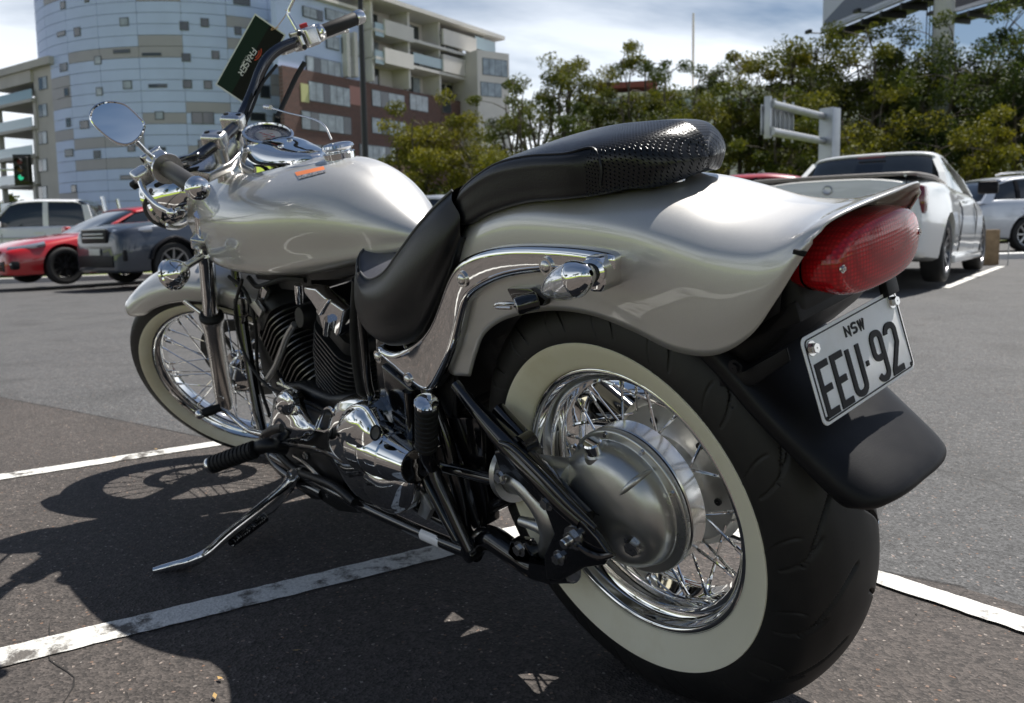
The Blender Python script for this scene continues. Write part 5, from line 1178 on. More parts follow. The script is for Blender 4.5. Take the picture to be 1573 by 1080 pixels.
# bay surface: brown asphalt laid as a patch, its edges slightly wandering
def wander(a, b_, n, amp):
    P = [np.array(a)*(1-i/n)+np.array(b_)*i/n for i in range(n+1)]; d = np.array(b_)-np.array(a); d = d/np.linalg.norm(d); nn = np.array([-d[1], d[0]])
    return [p+nn*amp*(rng.random()-.5) for p in P]
slope_e = (g2_[1]-g1_[1]); ex1 = g1_[0]+(g2_[0]-g1_[0])/slope_e*(-.66-g1_[1])
edge = wander((ex1, -.66), (g1_[0]+(g1_[0]-g2_[0])/abs(slope_e)*4, g1_[1]+4), 60, .02)
edge2 = wander((-7, -.68), (ex1, -.66), 50, .02)
P_ = edge2+edge+[np.array([-7, edge[-1][1]])]
bay = mesh('parking_bay', [(p[0], p[1], .0022) for p in P_], [tuple(range(len(P_)))], M_BAY, None, False, kind='structure')
bm = bmesh.new(); bm.from_mesh(bay.data); bmesh.ops.triangulate(bm, faces=bm.faces); bm.to_mesh(bay.data); bm.free()
# crack along the joint
b = MB()
for k_ in range(2):
    pe = edge[4:40]
V = []; 
for p in edge: V += [(p[0]-.004-.004*rng.random(), p[1], .0036), (p[0]+.003+.004*rng.random(), p[1], .0036)]
mesh('joint_crack', V, [(2*i, 2*i+1, 2*i+3, 2*i+2) for i in range(len(edge)-1)], mat('crack', (.018, .016, .015), .9), None, False, kind='structure')
def paint():
    m = bpy.data.materials.new('line_paint'); m.use_nodes = True; nt = m.node_tree; b = nt.nodes['Principled BSDF']; L = nt.links.new
    t = N(nt, 'ShaderNodeTexCoord'); o = t.outputs['Object']
    n = N(nt, 'ShaderNodeTexNoise'); n.inputs['Scale'].default_value = 26; n.inputs['Detail'].default_value = 8; n.inputs['Roughness'].default_value = .7; L(o, n.inputs['Vector'])
    n2 = N(nt, 'ShaderNodeTexNoise'); n2.inputs['Scale'].default_value = 5; n2.inputs['Detail'].default_value = 4; L(o, n2.inputs['Vector'])
    ad = N(nt, 'ShaderNodeMath', operation='ADD'); L(n.outputs[0], ad.inputs[0]); L(n2.outputs[0], ad.inputs[1])
    r = N(nt, 'ShaderNodeMapRange'); r.inputs['From Min'].default_value = 1.04; r.inputs['From Max'].default_value = 1.18; L(ad.outputs[0], r.inputs[0])
    v = N(nt, 'ShaderNodeTexVoronoi'); v.inputs['Scale'].default_value = 210; L(o, v.inputs['Vector']); s = N(nt, 'ShaderNodeSeparateColor'); L(v.outputs['Color'], s.inputs[0])
    r2 = N(nt, 'ShaderNodeMapRange'); r2.inputs['To Min'].default_value = .8; r2.inputs['To Max'].default_value = 1.05; L(s.outputs[0], r2.inputs[0])
    q = N(nt, 'ShaderNodeVectorMath', operation='SCALE'); q.inputs[0].default_value = (.72, .71, .67); L(r2.outputs[0], q.inputs['Scale'])
    x = N(nt, 'ShaderNodeMixRGB'); L(r.outputs[0], x.inputs[0]); L(q.outputs[0], x.inputs[1]); x.inputs[2].default_value = (.10, .09, .08, 1); L(x.outputs[0], b.inputs['Base Color'])
    b.inputs['Roughness'].default_value = .7
    k = N(nt, 'ShaderNodeBump'); k.inputs['Strength'].default_value = .7; k.inputs['Distance'].default_value = .002; L(v.outputs[0], k.inputs['Height']); L(k.outputs[0], b.inputs['Normal']); return m
M_PAINT = paint()
# hairline cracks wandering over the asphalt
M_CRK = mat('hairline', (.02, .018, .017), .9)
for (sx_, sy_, an, ln, z_) in [(2.6, -.2, 1.9, 3.2, .0025), (3.4, 1.6, -.6, 3.0, .0025), (-.2, -1.2, -.35, 2.6, .0025), (1.5, 1.0, .9, 1.0, .0036), (.2, .9, -.5, .7, .0036), (4.8, -1.5, 2.3, 4.0, .0025), (-.9, -.4, .8, .8, .0036)]:
    p = np.array([sx_, sy_], float); V = []; a = an; n_ = int(ln/.03)
    for i in range(n_):
        a += rng.normal()*.22+(an-a)*.1; q = p+np.array([math.cos(a), math.sin(a)])*.03; nn = np.array([-math.sin(a), math.cos(a)])*(.0006+.0012*rng.random())*(1-abs(2*i/n_-1)**3)
        V += [(q[0]-nn[0], q[1]-nn[1], gz(*q)+z_), (q[0]+nn[0], q[1]+nn[1], gz(*q)+z_)]; p = q
    mesh('hairline_crack', V, [(2*i, 2*i+1, 2*i+3, 2*i+2) for i in range(n_-1)], M_CRK, None, False, kind='structure')
def stripe(a, b_, wd, z=.0050, n=90, jag=.004):
    a = np.array(a, float); b_ = np.array(b_, float); d = (b_-a)/np.linalg.norm(b_-a); nn = np.array([-d[1], d[0]]); V = []
    for i in range(n+1):
        p = a+(b_-a)*i/n; j1, j2 = (rng.random(2)-.5)*jag
        q1, q2 = p+nn*(wd/2+j1), p-nn*(wd/2+j2); V += [(q1[0], q1[1], gz(*q1)+z), (q2[0], q2[1], gz(*q2)+z)]
    return mesh('line_marking', V, [(2*i, 2*i+1, 2*i+3, 2*i+2) for i in range(n)], M_PAINT, None, False, kind='structure')
def extend(a, b_, t0, t1): a = np.array(a[:2]); b_ = np.array(b_[:2]); return a+(b_-a)*t0, a+(b_-a)*t1
l1 = extend(ground(0, 735), ground(340, 682), -2.5, 3.2)
l2 = extend(ground(0, 1014), ground(690, 846), -2.5, 1.66)
l3 = extend(ground(1352, 892), ground(1573, 965), -7.0, 9)
stripe(*l1, .068, n=200); stripe(*l2, .075, n=200); stripe(*l3, .062, z=.0074, n=260)
a_, b_ = ground(1455, 437, .10), ground(1530, 414, .10); a_, b_ = extend(a_, b_, -.05, 1.15); stripe(a_, b_, .10, n=30)
# scattered grit near the bike
bl = MB()
for i in range(420):
    x, y = rng.uniform(-1.6, 3.2), rng.uniform(-1.6, 1.6); s = rng.uniform(.0012, .0035); a = rng.random()*6
    P_ = [(x+s*math.cos(a+k*2.1)*rng.uniform(.7, 1.2), y+s*math.sin(a+k*2.1)*rng.uniform(.7, 1.2), .0026) for k in range(3)]
    bl.add(P_+[(x, y, .0026+s*.9)], [(0, 1, 3), (1, 2, 3), (2, 0, 3)])
tag(bl.build('loose_grit', mat('grit', (.22, .19, .16), .8)), kind='stuff')
bl = MB()
for (x_, y_) in [(338, 1042), (330, 1070), (175, 702), (240, 690), (455, 1000)]:
    g = ground(x_, y_, .007); s = .008; a = rng.random()*6
    bl.add([(g[0]+s*math.cos(a+t)*(1 if k % 2 else .45), g[1]+s*math.sin(a+t)*(1 if k % 2 else .45), .007+.003*rng.random()) for k, t in enumerate((0, 1.57, 3.14, 4.71))], [(0, 1, 2, 3)])
tag(bl.build('leaf_litter', mat('dry_leaf', (.40, .26, .10), .7)), kind='stuff')

# ------------------------------------------------------------------ cars
M_TGLASS = mat('car_glass', (.012, .016, .020), rough=.03, coat=1.0, coat_r=.01)
M_CTYRE = mat('car_tyre', (.018, .018, .018), .7)
M_CRIM = mat('car_rim', (.42, .43, .44), .3, .9)
M_CBRIM = mat('car_rim_black', (.02, .02, .02), .3)
M_HLAMP = mat('headlamp_glass', (.55, .58, .62), .08, .6, coat=1.0)
M_CTAIL = mat('tail_glass', (.16, .01, .02), .12, coat=1.0)
M_CPL = mat('car_plate', (.62, .62, .58), .4)
def carpaint(name, c, metal=0.0): return mat('paint_'+name, c, rough=.32, metal=metal, coat=1.0, coat_r=.02, var=.02)
def car_wheel(parent, x, y, sg, R, rim, k=5):
    e = empty('wheel', parent=parent); c = (x, y, R); w_ = .11
    lathe('tyre', cr1([(-w_*.9, R*.68), (-w_, R*.8), (-w_*.95, R*.93), (-w_*.7, R*.99), (0, R), (w_*.7, R*.99), (w_*.95, R*.93), (w_, R*.8), (w_*.9, R*.68)], 3), c, (0, 1, 0), M_CTYRE, e, 40)
    mb = MB(); o_ = sg*w_
    V, F = lathevf([(sg*w_*.2, R*.69), (sg*w_*.85, R*.69), (sg*w_*.97, R*.71), (sg*w_*.92, R*.66), (sg*w_*.3, R*.62)], c, (0, 1, 0), 40); mb.add(V, F)
    for i in range(k):
        a = 2*PI*i/k; c_, s_ = math.cos(a), math.sin(a); t_ = np.array([-s_, 0, c_]); r_ = np.array([c_, 0, s_]); o = np.array([x, y, R])
        for dw, off in ((.035, -.055), (.035, .055)) if k == 5 else ((.03, 0),):
            p = [o+r_*R*.12+t_*(-dw*.6)+np.array([0, sg*w_*.65, 0]), o+r_*R*.12+t_*(dw*.6)+np.array([0, sg*w_*.65, 0]), o+r_*R*.67+t_*(dw*.5+off)+np.array([0, sg*w_*.85, 0]), o+r_*R*.67+t_*(-dw*.5+off)+np.array([0, sg*w_*.85, 0])]
            q = [v-np.array([0, sg*.03, 0]) for v in p]
            mb.add(p+q, [(0, 1, 2, 3), (4, 5, 6, 7), (0, 1, 5, 4), (1, 2, 6, 5), (2, 3, 7, 6), (3, 0, 4, 7)])
    V, F = lathevf([(sg*w_*.4, R*.16), (sg*w_*.75, R*.15), (sg*w_*.8, R*.08), (sg*w_*.8, .001)], c, (0, 1, 0), 20); mb.add(V, F)
    mb.build('rim', rim, e, smooth=True)
    lathe('brake_disc', [(sg*w_*.15, R*.60), (sg*w_*.16, .01)], c, (0, 1, 0), mat('dark_liner', (.01, .01, .01), .8), e, 24)
def build_car(spec, m, loc, rz):
    """x runs from the nose (0) back to the tail (+L); y to the car's own right"""
    e = empty(spec['name'], loc, (0, 0, rz)); L, Wd = spec['L'], spec['W']/2
    body = spec['body']  # (x, z_centre, z_shoulder, halfwidth, z_bottom)
    rows = []
    for x, zc, zs, hw, zb in body:
        wm = hw*Wd
        rows.append([(x, 0, zc), (x, wm*.45, zc-.008), (x, wm*.80, zc-(zc-zs)*.35-.012), (x, wm*.93, zs), (x, wm*.985, zs-(zs-zb)*.28), (x, wm, zs-(zs-zb)*.52), (x, wm*.975, zb+(zs-zb)*.16), (x, wm*.90, zb), (x, wm*.45, zb), (x, 0, zb)])
    o = half_loft('body', rows, m, e, su=5, sv=3, sharp=60)
    # close the ends
    bm = bmesh.new(); bm.from_mesh(o.data); bmesh.ops.holes_fill(bm, edges=[q for q in bm.edges if q.is_boundary], sides=0); bmesh.ops.recalc_face_normals(bm, faces=bm.faces); bm.to_mesh(o.data); bm.free()
    R = spec['R']; wx = spec['wx']
    cut = MB()
    for x in wx:
        for sg in (1, -1): V, F = lathevf([(0, .001), (0, R*1.17), (.42, R*1.17), (.42, .001)], (x, sg*(Wd-.32), R*1.02), (0, sg, 0), 40); cut.add(V, F)
    co = cut.build('cutter', m, e); bm = bmesh.new(); bm.from_mesh(co.data); bmesh.ops.remove_doubles(bm, verts=bm.verts, dist=1e-4); bmesh.ops.holes_fill(bm, edges=[q for q in bm.edges if q.is_boundary], sides=0); bmesh.ops.recalc_face_normals(bm, faces=bm.faces); bm.to_mesh(co.data); bm.free()
    md = o.modifiers.new('b', 'BOOLEAN'); md.object = co; md.operation = 'DIFFERENCE'; md.solver = 'EXACT'
    bpy.context.view_layer.update()
    dg = bpy.context.evaluated_depsgraph_get(); me = bpy.data.meshes.new_from_object(o.evaluated_get(dg)); o.modifiers.clear(); o.data = me; me.shade_smooth(); me.set_sharp_from_angle(angle=math.radians(45)); bpy.data.objects.remove(co)
    MB().b2((.35, -Wd*.62, .30), (L-.3, Wd*.62, .75)).build('underbody', mat('dark_liner', (.01, .01, .01), .8), e)
    for x in wx:
        for sg in (1, -1): car_wheel(e, x, sg*(Wd-.125), sg, R, spec.get('rim', M_CRIM), spec.get('k', 5))
    # greenhouse
    gh = spec['gh']  # (x, z, roof half width factor)
    wb = Wd*.88; zb = spec['belt']
    rows = [[(x, 0, z), (x, Wd*f*.55, z-.006), (x, Wd*f*.88, z-.03*(1 if z > zb+.2 else .3)), (x, Wd*f, max(zb-.04, z-.085)), (x, (Wd*f+wb)/2+.02, (max(zb-.04, z-.085)+zb-.04)/2), (x, wb+.01, zb-.05)] for x, z, f in gh]
    half_loft('glasshouse', rows, M_TGLASS, e, su=4, sv=3, sharp=50)
    r0, r1 = spec['roof']
    def zf(x): return np.interp(x, [g[0] for g in gh], [g[1] for g in gh])
    def ff(x): return np.interp(x, [g[0] for g in gh], [g[2] for g in gh])
    rr_ = [[(x, 0, zf(x)+.014), (x, Wd*ff(x)*.55, zf(x)+.009), (x, Wd*ff(x)*.90, zf(x)-.018), (x, Wd*ff(x)*1.012, zf(x)-.070)] for x in np.linspace(r0, r1, 9)]
    half_loft('roof', rr_, m, e, su=2, sv=3, thick=.02)
    for (xt, xb, wt, wb_, nm) in spec['pillars']:
        for sg in (1, -1):
            zt = zf(xt)-.06; V = []
            for (x, w_, z, yy) in ((xt, wt, zt, Wd*ff(xt)), ((xt+xb)/2, (wt+wb_)/2, (zt+zb)/2, (Wd*ff(xt)+wb)/2+.022), (xb, wb_, zb-.04, wb+.012)):
                for dx_ in (-w_/2, w_/2):
                    for dy_ in (.016, -.05): V.append((x+dx_, sg*(yy+dy_), z))
            F = []
            for s in range(2):
                k_ = s*4
                F += [(k_, k_+2, k_+6, k_+4), (k_+1, k_+3, k_+7, k_+5), (k_, k_+1, k_+5, k_+4), (k_+2, k_+3, k_+7, k_+6)]
            mb = MB().add(V, F); mb.build(nm, m if nm == 'pillar' else M_INK, e)
    # fittings: (name, material, centre, size, rot)
    for nm, mt_, c, s in spec['fit']:
        sides = (1, -1) if abs(c[1]) > .001 else (1,)
        for sg in sides:
            o = MB().box((c[0], c[1]*sg, c[2]), s).build(nm, m if mt_ == 'body' else mt_, e, bevel=min(s)*.3, seg=2)
    for nm, mt_, P_, r_ in spec.get('tubes', []):
        for sg in (1, -1): tube(nm, [(p[0], p[1]*sg, p[2]) for p in P_], r_, mt_, e, 8, 3)
    for y_ in (Wd,):
        for xd in spec['doors']:
            for sg in (1, -1):
                tube('door_seam', [(xd[0], sg*(wb+.018), zb-.03), (xd[0], sg*(Wd*.985), zb-.22), (xd[0]+xd[1], sg*(Wd*.995), zb-.42), (xd[0]+xd[1], sg*(Wd*.96), .30)], .006, M_INK, e, 5, 2)
    for xh in spec.get('handles', []):
        for sg in (1, -1): MB().box((xh, sg*Wd*.985, zb-.14), (.20, .03, .03)).build('door_handle', spec.get('hmat') or m, e, bevel=.008)
    for sg in (1, -1):
        MB().box((spec['mirror'], sg*(Wd+.10), zb+.06), (.12, .22, .16)).build('wing_mirror', spec.get('mmat') or m, e, bevel=.035, seg=3)
    return e
W1 = 1.90
SEDAN = dict(name='red_sedan', L=4.96, W=1.90, R=.345, wx=(.95, 3.86), belt=.96, rim=M_CBRIM, k=5,
    body=[(.0, .52, .50, .60, .22), (.05, .66, .60, .78, .20), (.25, .74, .66, .90, .19), (.6, .84, .74, .98, .20), (1.0, .90, .82, 1.0, .20), (1.45, .96, .90, 1.0, .20), (1.9, .99, .94, .99, .20), (2.6, 1.0, .96, .99, .20), (3.3, 1.0, .97, .99, .20), (3.9, 1.03, .99, 1.0, .22), (4.4, 1.07, 1.0, .97, .24), (4.8, 1.08, .98, .88, .28), (4.93, .98, .9, .80, .32), (4.96, .70, .68, .72, .36)],
    gh=[(1.50, .95, .70), (1.75, 1.08, .70), (2.1, 1.27, .70), (2.45, 1.41, .70), (2.8, 1.465, .70), (3.3, 1.465, .70), (3.7, 1.40, .69), (4.1, 1.23, .67), (4.45, 1.05, .64)],
    roof=(2.42, 3.75), pillars=[(2.40, 1.62, .06, .08, 'pillar'), (3.10, 3.05, .05, .07, 'pillar_trim'), (3.85, 4.25, .12, .28, 'pillar')],
    doors=[(1.75, .1), (3.06, 0), (3.9, -.25)], handles=[2.9, 3.75], mirror=1.85,
    fit=[('grille', M_INK, (.01, 0, .60), (.05, .78, .13)), ('lower_grille', M_INK, (.03, 0, .36), (.06, 1.25, .20)), ('fog_lamp_pocket', M_INK, (.12, .72, .38), (.14, .26, .15)), ('fog_lamp', M_CRIM, (.06, .72, .40), (.03, .20, .025)),
         ('badge', M_CRIM, (-.02, 0, .62), (.02, .10, .09)), ('number_plate', M_CPL, (-.01, 0, .37), (.02, .37, .10)), ('skirt', 'body', (2.4, .93, .24), (2.1, .05, .09))],
    tubes=[('headlamp', M_HLAMP, [(.12, .56, .66), (.24, .70, .675), (.46, .83, .72), (.62, .875, .755)], .050)])
SUV = dict(name='dark_suv', L=4.65, W=1.86, R=.37, wx=(.92, 3.58), belt=1.10, rim=M_CRIM, k=8,
    body=[(.0, .80, .70, .66, .28), (.04, .95, .86, .80, .24), (.22, 1.03, .94, .93, .23), (.6, 1.08, 1.0, .99, .24), (1.0, 1.11, 1.04, 1.0, .26), (1.4, 1.13, 1.07, 1.0, .27), (1.9, 1.13, 1.09, .99, .27), (2.8, 1.13, 1.10, .99, .27), (3.6, 1.14, 1.11, 1.0, .28), (4.2, 1.15, 1.10, .98, .32), (4.55, 1.12, 1.06, .90, .36), (4.65, .9, .86, .84, .40)],
    gh=[(1.30, 1.10, .74), (1.6, 1.30, .74), (1.95, 1.52, .75), (2.3, 1.64, .76), (2.9, 1.68, .76), (3.6, 1.66, .75), (4.1, 1.58, .73), (4.4, 1.35, .70), (4.58, 1.12, .68)],
    roof=(2.15, 4.2), pillars=[(2.1, 1.42, .07, .09, 'pillar'), (2.95, 2.85, .06, .08, 'pillar_trim'), (3.75, 3.75, .07, .08, 'pillar_trim'), (4.15, 4.45, .12, .22, 'pillar')],
    doors=[(1.62, .1), (2.86, 0), (3.75, -.22)], handles=[2.7, 3.6], mirror=1.65,
    fit=[('grille', M_INK, (.0, 0, .84), (.06, .86, .22)), ('grille_bar', M_CRIM, (-.03, 0, .88), (.02, .70, .025)), ('grille_bar', M_CRIM, (-.03, 0, .82), (.02, .74, .025)), ('grille_surround', M_CRIM, (-.02, 0, .96), (.05, .90, .025)), ('lower_grille', M_INK, (.02, 0, .42), (.08, 1.2, .20)), ('fog_lamp_pocket', M_INK, (.13, .70, .52), (.12, .24, .20)), ('number_plate', M_CPL, (-.02, 0, .58), (.02, .37, .11)), ('skid_plate', M_CRIM, (.06, 0, .28), (.10, 1.0, .05))],
    tubes=[('headlamp', M_HLAMP, [(.06, .52, .90), (.16, .66, .91), (.36, .80, .93), (.55, .865, .95)], .050), ('arch_trim', M_INK, [(.48, .94, .45), (.58, .945, .66), (.92, .95, .815), (1.26, .95, .66), (1.36, .945, .45)], .03)])
def face(rzdir):   # heading vector -> rotation of local -x (nose) onto it
    return math.atan2(-rzdir[1], -rzdir[0])
CR2 = np.array([CR[0], CR[1]])/np.hypot(CR[0], CR[1]); CF2 = np.array([CF[0], CF[1]])/np.hypot(CF[0], CF[1])
def put_car(spec, m, wheel_px, Dw, head, wheel='front', side=None, z=None):
    """put the given wheel's contact patch under the picture point at distance Dw"""
    rz = face(head); P_ = depth(wheel_px[0], 400, Dw)
    xw = spec['wx'][0 if wheel == 'front' else 1]
    c, s = math.cos(rz), math.sin(rz)
    wy = side*(spec['W']/2-.12)
    loc = np.array([P_[0]-(c*xw-s*wy), P_[1]-(s*xw+c*wy)])
    return build_car(spec, m, (loc[0], loc[1], gz(P_[0], P_[1]) if z is None else z), rz)
def heading(left, away):
    v = -CR2*left+CF2*away; return v/np.linalg.norm(v)
def side_toward_camera(head):
    # local +y after rotation
    rz = face(head); return 1
def best_side(head):
    rz = face(head); ly = np.array([-math.sin(rz), math.cos(rz)]); return 1 if ly@CF2 < 0 else -1
h1 = heading(.64, -.77)
red = put_car(SEDAN, carpaint('red', (.42, .008, .012)), (98, 437), 15.3, h1, 'front', best_side(h1), z=-.045)
tag(red, 'red sedan with black wheels parked facing left beside the dark grey four wheel drive', 'car')
h2 = heading(.63, -.78)
suv = put_car(SUV, carpaint('slate', (.045, .055, .075), .4), (264, 437), 14.3, h2, 'front', best_side(h2), z=-.03)
tag(suv, 'dark slate grey four wheel drive overlapping the tail of the red sedan', 'car')
# white double cab pickup behind the red sedan
PICK = dict(name='white_pickup', L=5.3, W=1.88, R=.39, wx=(.95, 4.1), belt=1.28, rim=M_CRIM, k=8,
    body=[(.0, .95, .85, .80, .35), (.06, 1.08, 1.0, .90, .35), (.4, 1.17, 1.10, .97, .38), (1.0, 1.22, 1.17, 1.0, .40), (1.5, 1.26, 1.22, 1.0, .40), (2.2, 1.30, 1.26, 1.0, .40), (3.4, 1.30, 1.27, 1.0, .40), (4.3, 1.29, 1.26, 1.0, .42), (5.1, 1.29, 1.26, .98, .48), (5.28, 1.25, 1.2, .95, .52), (5.3, .9, .88, .92, .56)],
    gh=[(1.42, 1.26, .80), (1.62, 1.52, .80), (1.85, 1.76, .80), (2.05, 1.92, .80), (2.6, 1.97, .81), (3.3, 1.96, .81), (3.75, 1.93, .80), (3.95, 1.6, .80), (4.02, 1.27, .80)],
    roof=(1.98, 3.85), pillars=[(2.0, 1.50, .08, .11, 'pillar'), (2.86, 2.86, .12, .13, 'pillar'), (3.78, 3.92, .14, .20, 'pillar')],
    doors=[(1.85, 0), (2.86, 0), (3.85, 0)], handles=[2.7, 3.65], mirror=1.8,
    fit=[('grille', M_INK, (.0, 0, .95), (.05, 1.1, .2)), ('headlamp', M_HLAMP, (.08, .72, .98), (.16, .30, .18)), ('bumper', M_INK, (.0, 0, .55), (.2, 1.6, .2)), ('side_moulding', M_CRIM, (2.9, .945, 1.0), (3.6, .02, .045)), ('tub_rail', M_INK, (4.65, .86, 1.30), (1.2, .05, .04))])
h3 = heading(.985, -.17)
pk = put_car(PICK, carpaint('white_b', (.78, .79, .80)), (-52, 437), 20.6, h3, 'front', best_side(h3), z=-.13)
tag(pk, 'white double cab pickup with a chrome sports bar parked behind the red sedan', 'pickup')
for sg in (1, -1):
    tube('sports_bar', [(4.30, sg*.74, 1.28), (4.26, sg*.73, 1.65), (4.20, sg*.71, 2.02)], .05, M_CHROME, pk, 14)
# silver car glimpsed between tank and seat
h4 = heading(.9, .42)
HATCH = dict(SEDAN); HATCH['name'] = 'silver_hatchback'; HATCH['rim'] = M_CRIM
sv_ = put_car(HATCH, carpaint('silver', (.50, .52, .55), .6), (492, 430), 15.0, h4, 'front', best_side(h4))
tag(sv_, 'silver car glimpsed in the gap between the fuel tank and the seat', 'car')
SEDR = dict(SEDAN); SEDR['name'] = 'red_hatchback'
h5 = heading(.92, .40)
rd2 = put_car(SEDR, carpaint('crimson', (.33, .008, .02)), (925, 420), 12.3, h5, 'front', best_side(h5))
tag(rd2, 'red car showing only its roof above the rear mudguard, left of the white utility', 'car')

# white utility, seen from behind
UTE = dict(name='white_utility', L=5.05, W=1.90, R=.335, wx=(.95, 3.95), belt=1.0, rim=mat('rim_dark_silver', (.14, .14, .15), .3, .9), k=5,
    body=[(.0, .55, .50, .66, .22), (.06, .70, .62, .84, .20), (.35, .78, .72, .94, .20), (.9, .88, .82, 1.0, .20), (1.4, .96, .90, 1.0, .20), (1.9, 1.0, .95, .99, .20), (2.6, 1.02, .97, .985, .20), (3.1, 1.04, .99, .985, .20), (3.5, 1.05, 1.0, 1.0, .20), (3.95, 1.065, 1.01, 1.015, .22), (4.4, 1.075, 1.01, .99, .24), (4.8, 1.075, .99, .95, .27), (5.0, 1.07, .96, .91, .30), (5.04, 1.0, .90, .88, .34), (5.05, .60, .58, .84, .38)],
    gh=[(1.45, .96, .72), (1.75, 1.12, .72), (2.1, 1.30, .715), (2.4, 1.41, .71), (2.75, 1.455, .71), (3.0, 1.45, .71), (3.12, 1.42, .70), (3.3, 1.20, .73), (3.42, 1.04, .76)],
    roof=(2.35, 3.12), pillars=[(2.36, 1.60, .06, .08, 'pillar'), (3.04, 3.34, .14, .36, 'pillar')],
    doors=[(1.78, .06), (3.02, .05)], handles=[2.84], mirror=1.75, mmat=M_INK,
    fit=[('number_plate', M_CPL, (5.05, 0, .52), (.02, .37, .11)), ('tail_lamp', M_CTAIL, (4.93, .80, .84), (.20, .17, .28)), ('skirt', 'body', (2.45, .93, .23), (2.2, .05, .09)), ('rear_valance', M_INK, (4.98, 0, .30), (.1, 1.3, .10)),
         ('high_stop_lamp', M_CTAIL, (3.18, 0, 1.41), (.03, .30, .025))])
Pr, Pf = depth(1438, 400, 8.75), depth(1506, 400, 11.75)
hd_ = (Pf-Pr)[:2]; hd_ /= np.linalg.norm(hd_)
bs = best_side(hd_); bs = 1 if (np.array([-math.sin(face(hd_)), math.cos(face(hd_))])@CR2) > 0 else -1
ute = put_car(UTE, carpaint('white', (.80, .81, .80)), (1438, 430), 8.75, hd_, 'rear', bs, z=.12)
tag(ute, 'white utility with a soft tray cover seen from behind beyond the tail lamp', 'utility')
# tray cover with rounded rim, tailgate lines, badge
half_loft('tray_cover', [[(x, 0, 1.100), (x, .60, 1.098), (x, .775, 1.090), (x, .80, 1.06)] for x in (3.44, 3.9, 4.4, 4.8, 4.98)], mat('tonneau', (.05, .05, .05), .5), ute, su=2, sv=3)
rail = [(3.42, .80, 1.055), (4.3, .835, 1.085), (4.85, .80, 1.090), (5.0, .72, 1.092), (5.04, .45, 1.094), (5.045, 0, 1.095)]
tube('tray_rim', [(x, -y, z) for x, y, z in rail[:-1]]+rail[::-1], .018, mat('rim_trim', (.28, .25, .23), .4), ute, 10, 4)
for sg in (1, -1):
    tube('tailgate_seam', [(5.01, sg*.715, 1.07), (5.05, sg*.715, .9), (5.055, sg*.70, .58)], .006, M_INK, ute, 5)
    tube('cover_press_stud', [(4.99, sg*.70, 1.075), (5.04, sg*.705, 1.075)], .013, M_CRIM, ute, 8)
lathe('badge', [(0, .048), (.008, .046), (.012, .038), (.010, .030), (.010, .0005)], (5.045, -.0, .965), (1, 0, .1), M_CRIM, ute, 28)
# silver wagon at the right edge
WAG = dict(SUV); WAG['name'] = 'silver_wagon'; WAG['belt'] = .98
WAG['body'] = [(x, zc-.12, zs-.10, hw, zb-.06) for x, zc, zs, hw, zb in SUV['body']]; WAG['gh'] = [(x, z-.17, f) for x, z, f in SUV['gh']]; WAG['R'] = .335
WAG['fit'] = [(a, b_, (c[0], c[1], c[2]-.1), d) for a, b_, c, d in SUV['fit']]; WAG['tubes'] = [(a, b_, [(p[0], p[1], p[2]-.1) for p in P_], r_) for a, b_, P_, r_ in SUV['tubes'][:1]]
h6 = heading(-.98, .12)
wg = put_car(WAG, carpaint('pale_silver', (.60, .63, .67), .45), (1572, 400), 16.4, h6, 'rear', best_side(h6), z=.20)
tag(wg, 'pale silver wagon beyond the white utility at the right edge', 'car')
tube('roof_rail', [(2.0, .60, 1.50), (2.4, .62, 1.57), (3.8, .62, 1.55), (4.1, .60, 1.50)], .016, M_CRIM, wg, 8)

# timber block, thin stake and kerbs near the utility
g = depth(1517, 410, 12.6); g[2] = gz(g[0], g[1])
tb_ = MB().box((g[0], g[1], g[2]+.26), (.26, .26, .54), rotm(np.array([0, 0, 1]), .5)).build('timber_block', mat('timber', (.30, .21, .12), .8, var=.25, vscale=9, bump=.4, bscale=40), bevel=.01)
tag(tb_, 'short brown timber block standing on end beside the front wheel of the white utility', 'timber block')
g = depth(1548, 411, 12.2); g[2] = gz(g[0], g[1])
stk_ = tube('marker_stake', [(g[0], g[1], g[2]), (g[0], g[1], g[2]+.34)], .008, M_CRIM); tag(stk_, 'thin metal stake standing on the asphalt to the right of the timber block', 'stake')
def kerb(name, a, b_, w_, h_, m, lab=None, z0=None):
    a = np.array(a[:2]); b_ = np.array(b_[:2]); d = (b_-a)/np.linalg.norm(b_-a); nn = np.array([-d[1], d[0]]); V = []; n = 24
    for i in range(n+1):
        p = a+(b_-a)*i/n; z = gz(*p) if z0 is None else z0
        for o_, h in ((-w_/2, -.05), (-w_/2, h_*.85), (-w_/2+.03, h_), (w_/2-.03, h_), (w_/2, h_*.85), (w_/2, -.05)):
            q = p+nn*o_; V.append((q[0], q[1], z+h))
    return mesh(name, V, gridfaces(n+1, 6), m, None, False, kind='structure')
M_CONC = mat('concrete', (.42, .41, .39), .8, var=.15, vscale=2, bump=.3, bscale=30)
M_KERBW = mat('white_kerb', (.70, .70, .68), .6, var=.1, vscale=3)
kerb('kerb', depth(1528, 395, 14.2), depth(1700, 395, 13.8), .18, .11, M_KERBW)
kerb('kerb', depth(-420, 400, 19.0), depth(420, 400, 19.6), .16, .13, M_CONC)
kerb('kerb', depth(420, 400, 19.6), depth(1420, 400, 23), .16, .13, M_CONC)
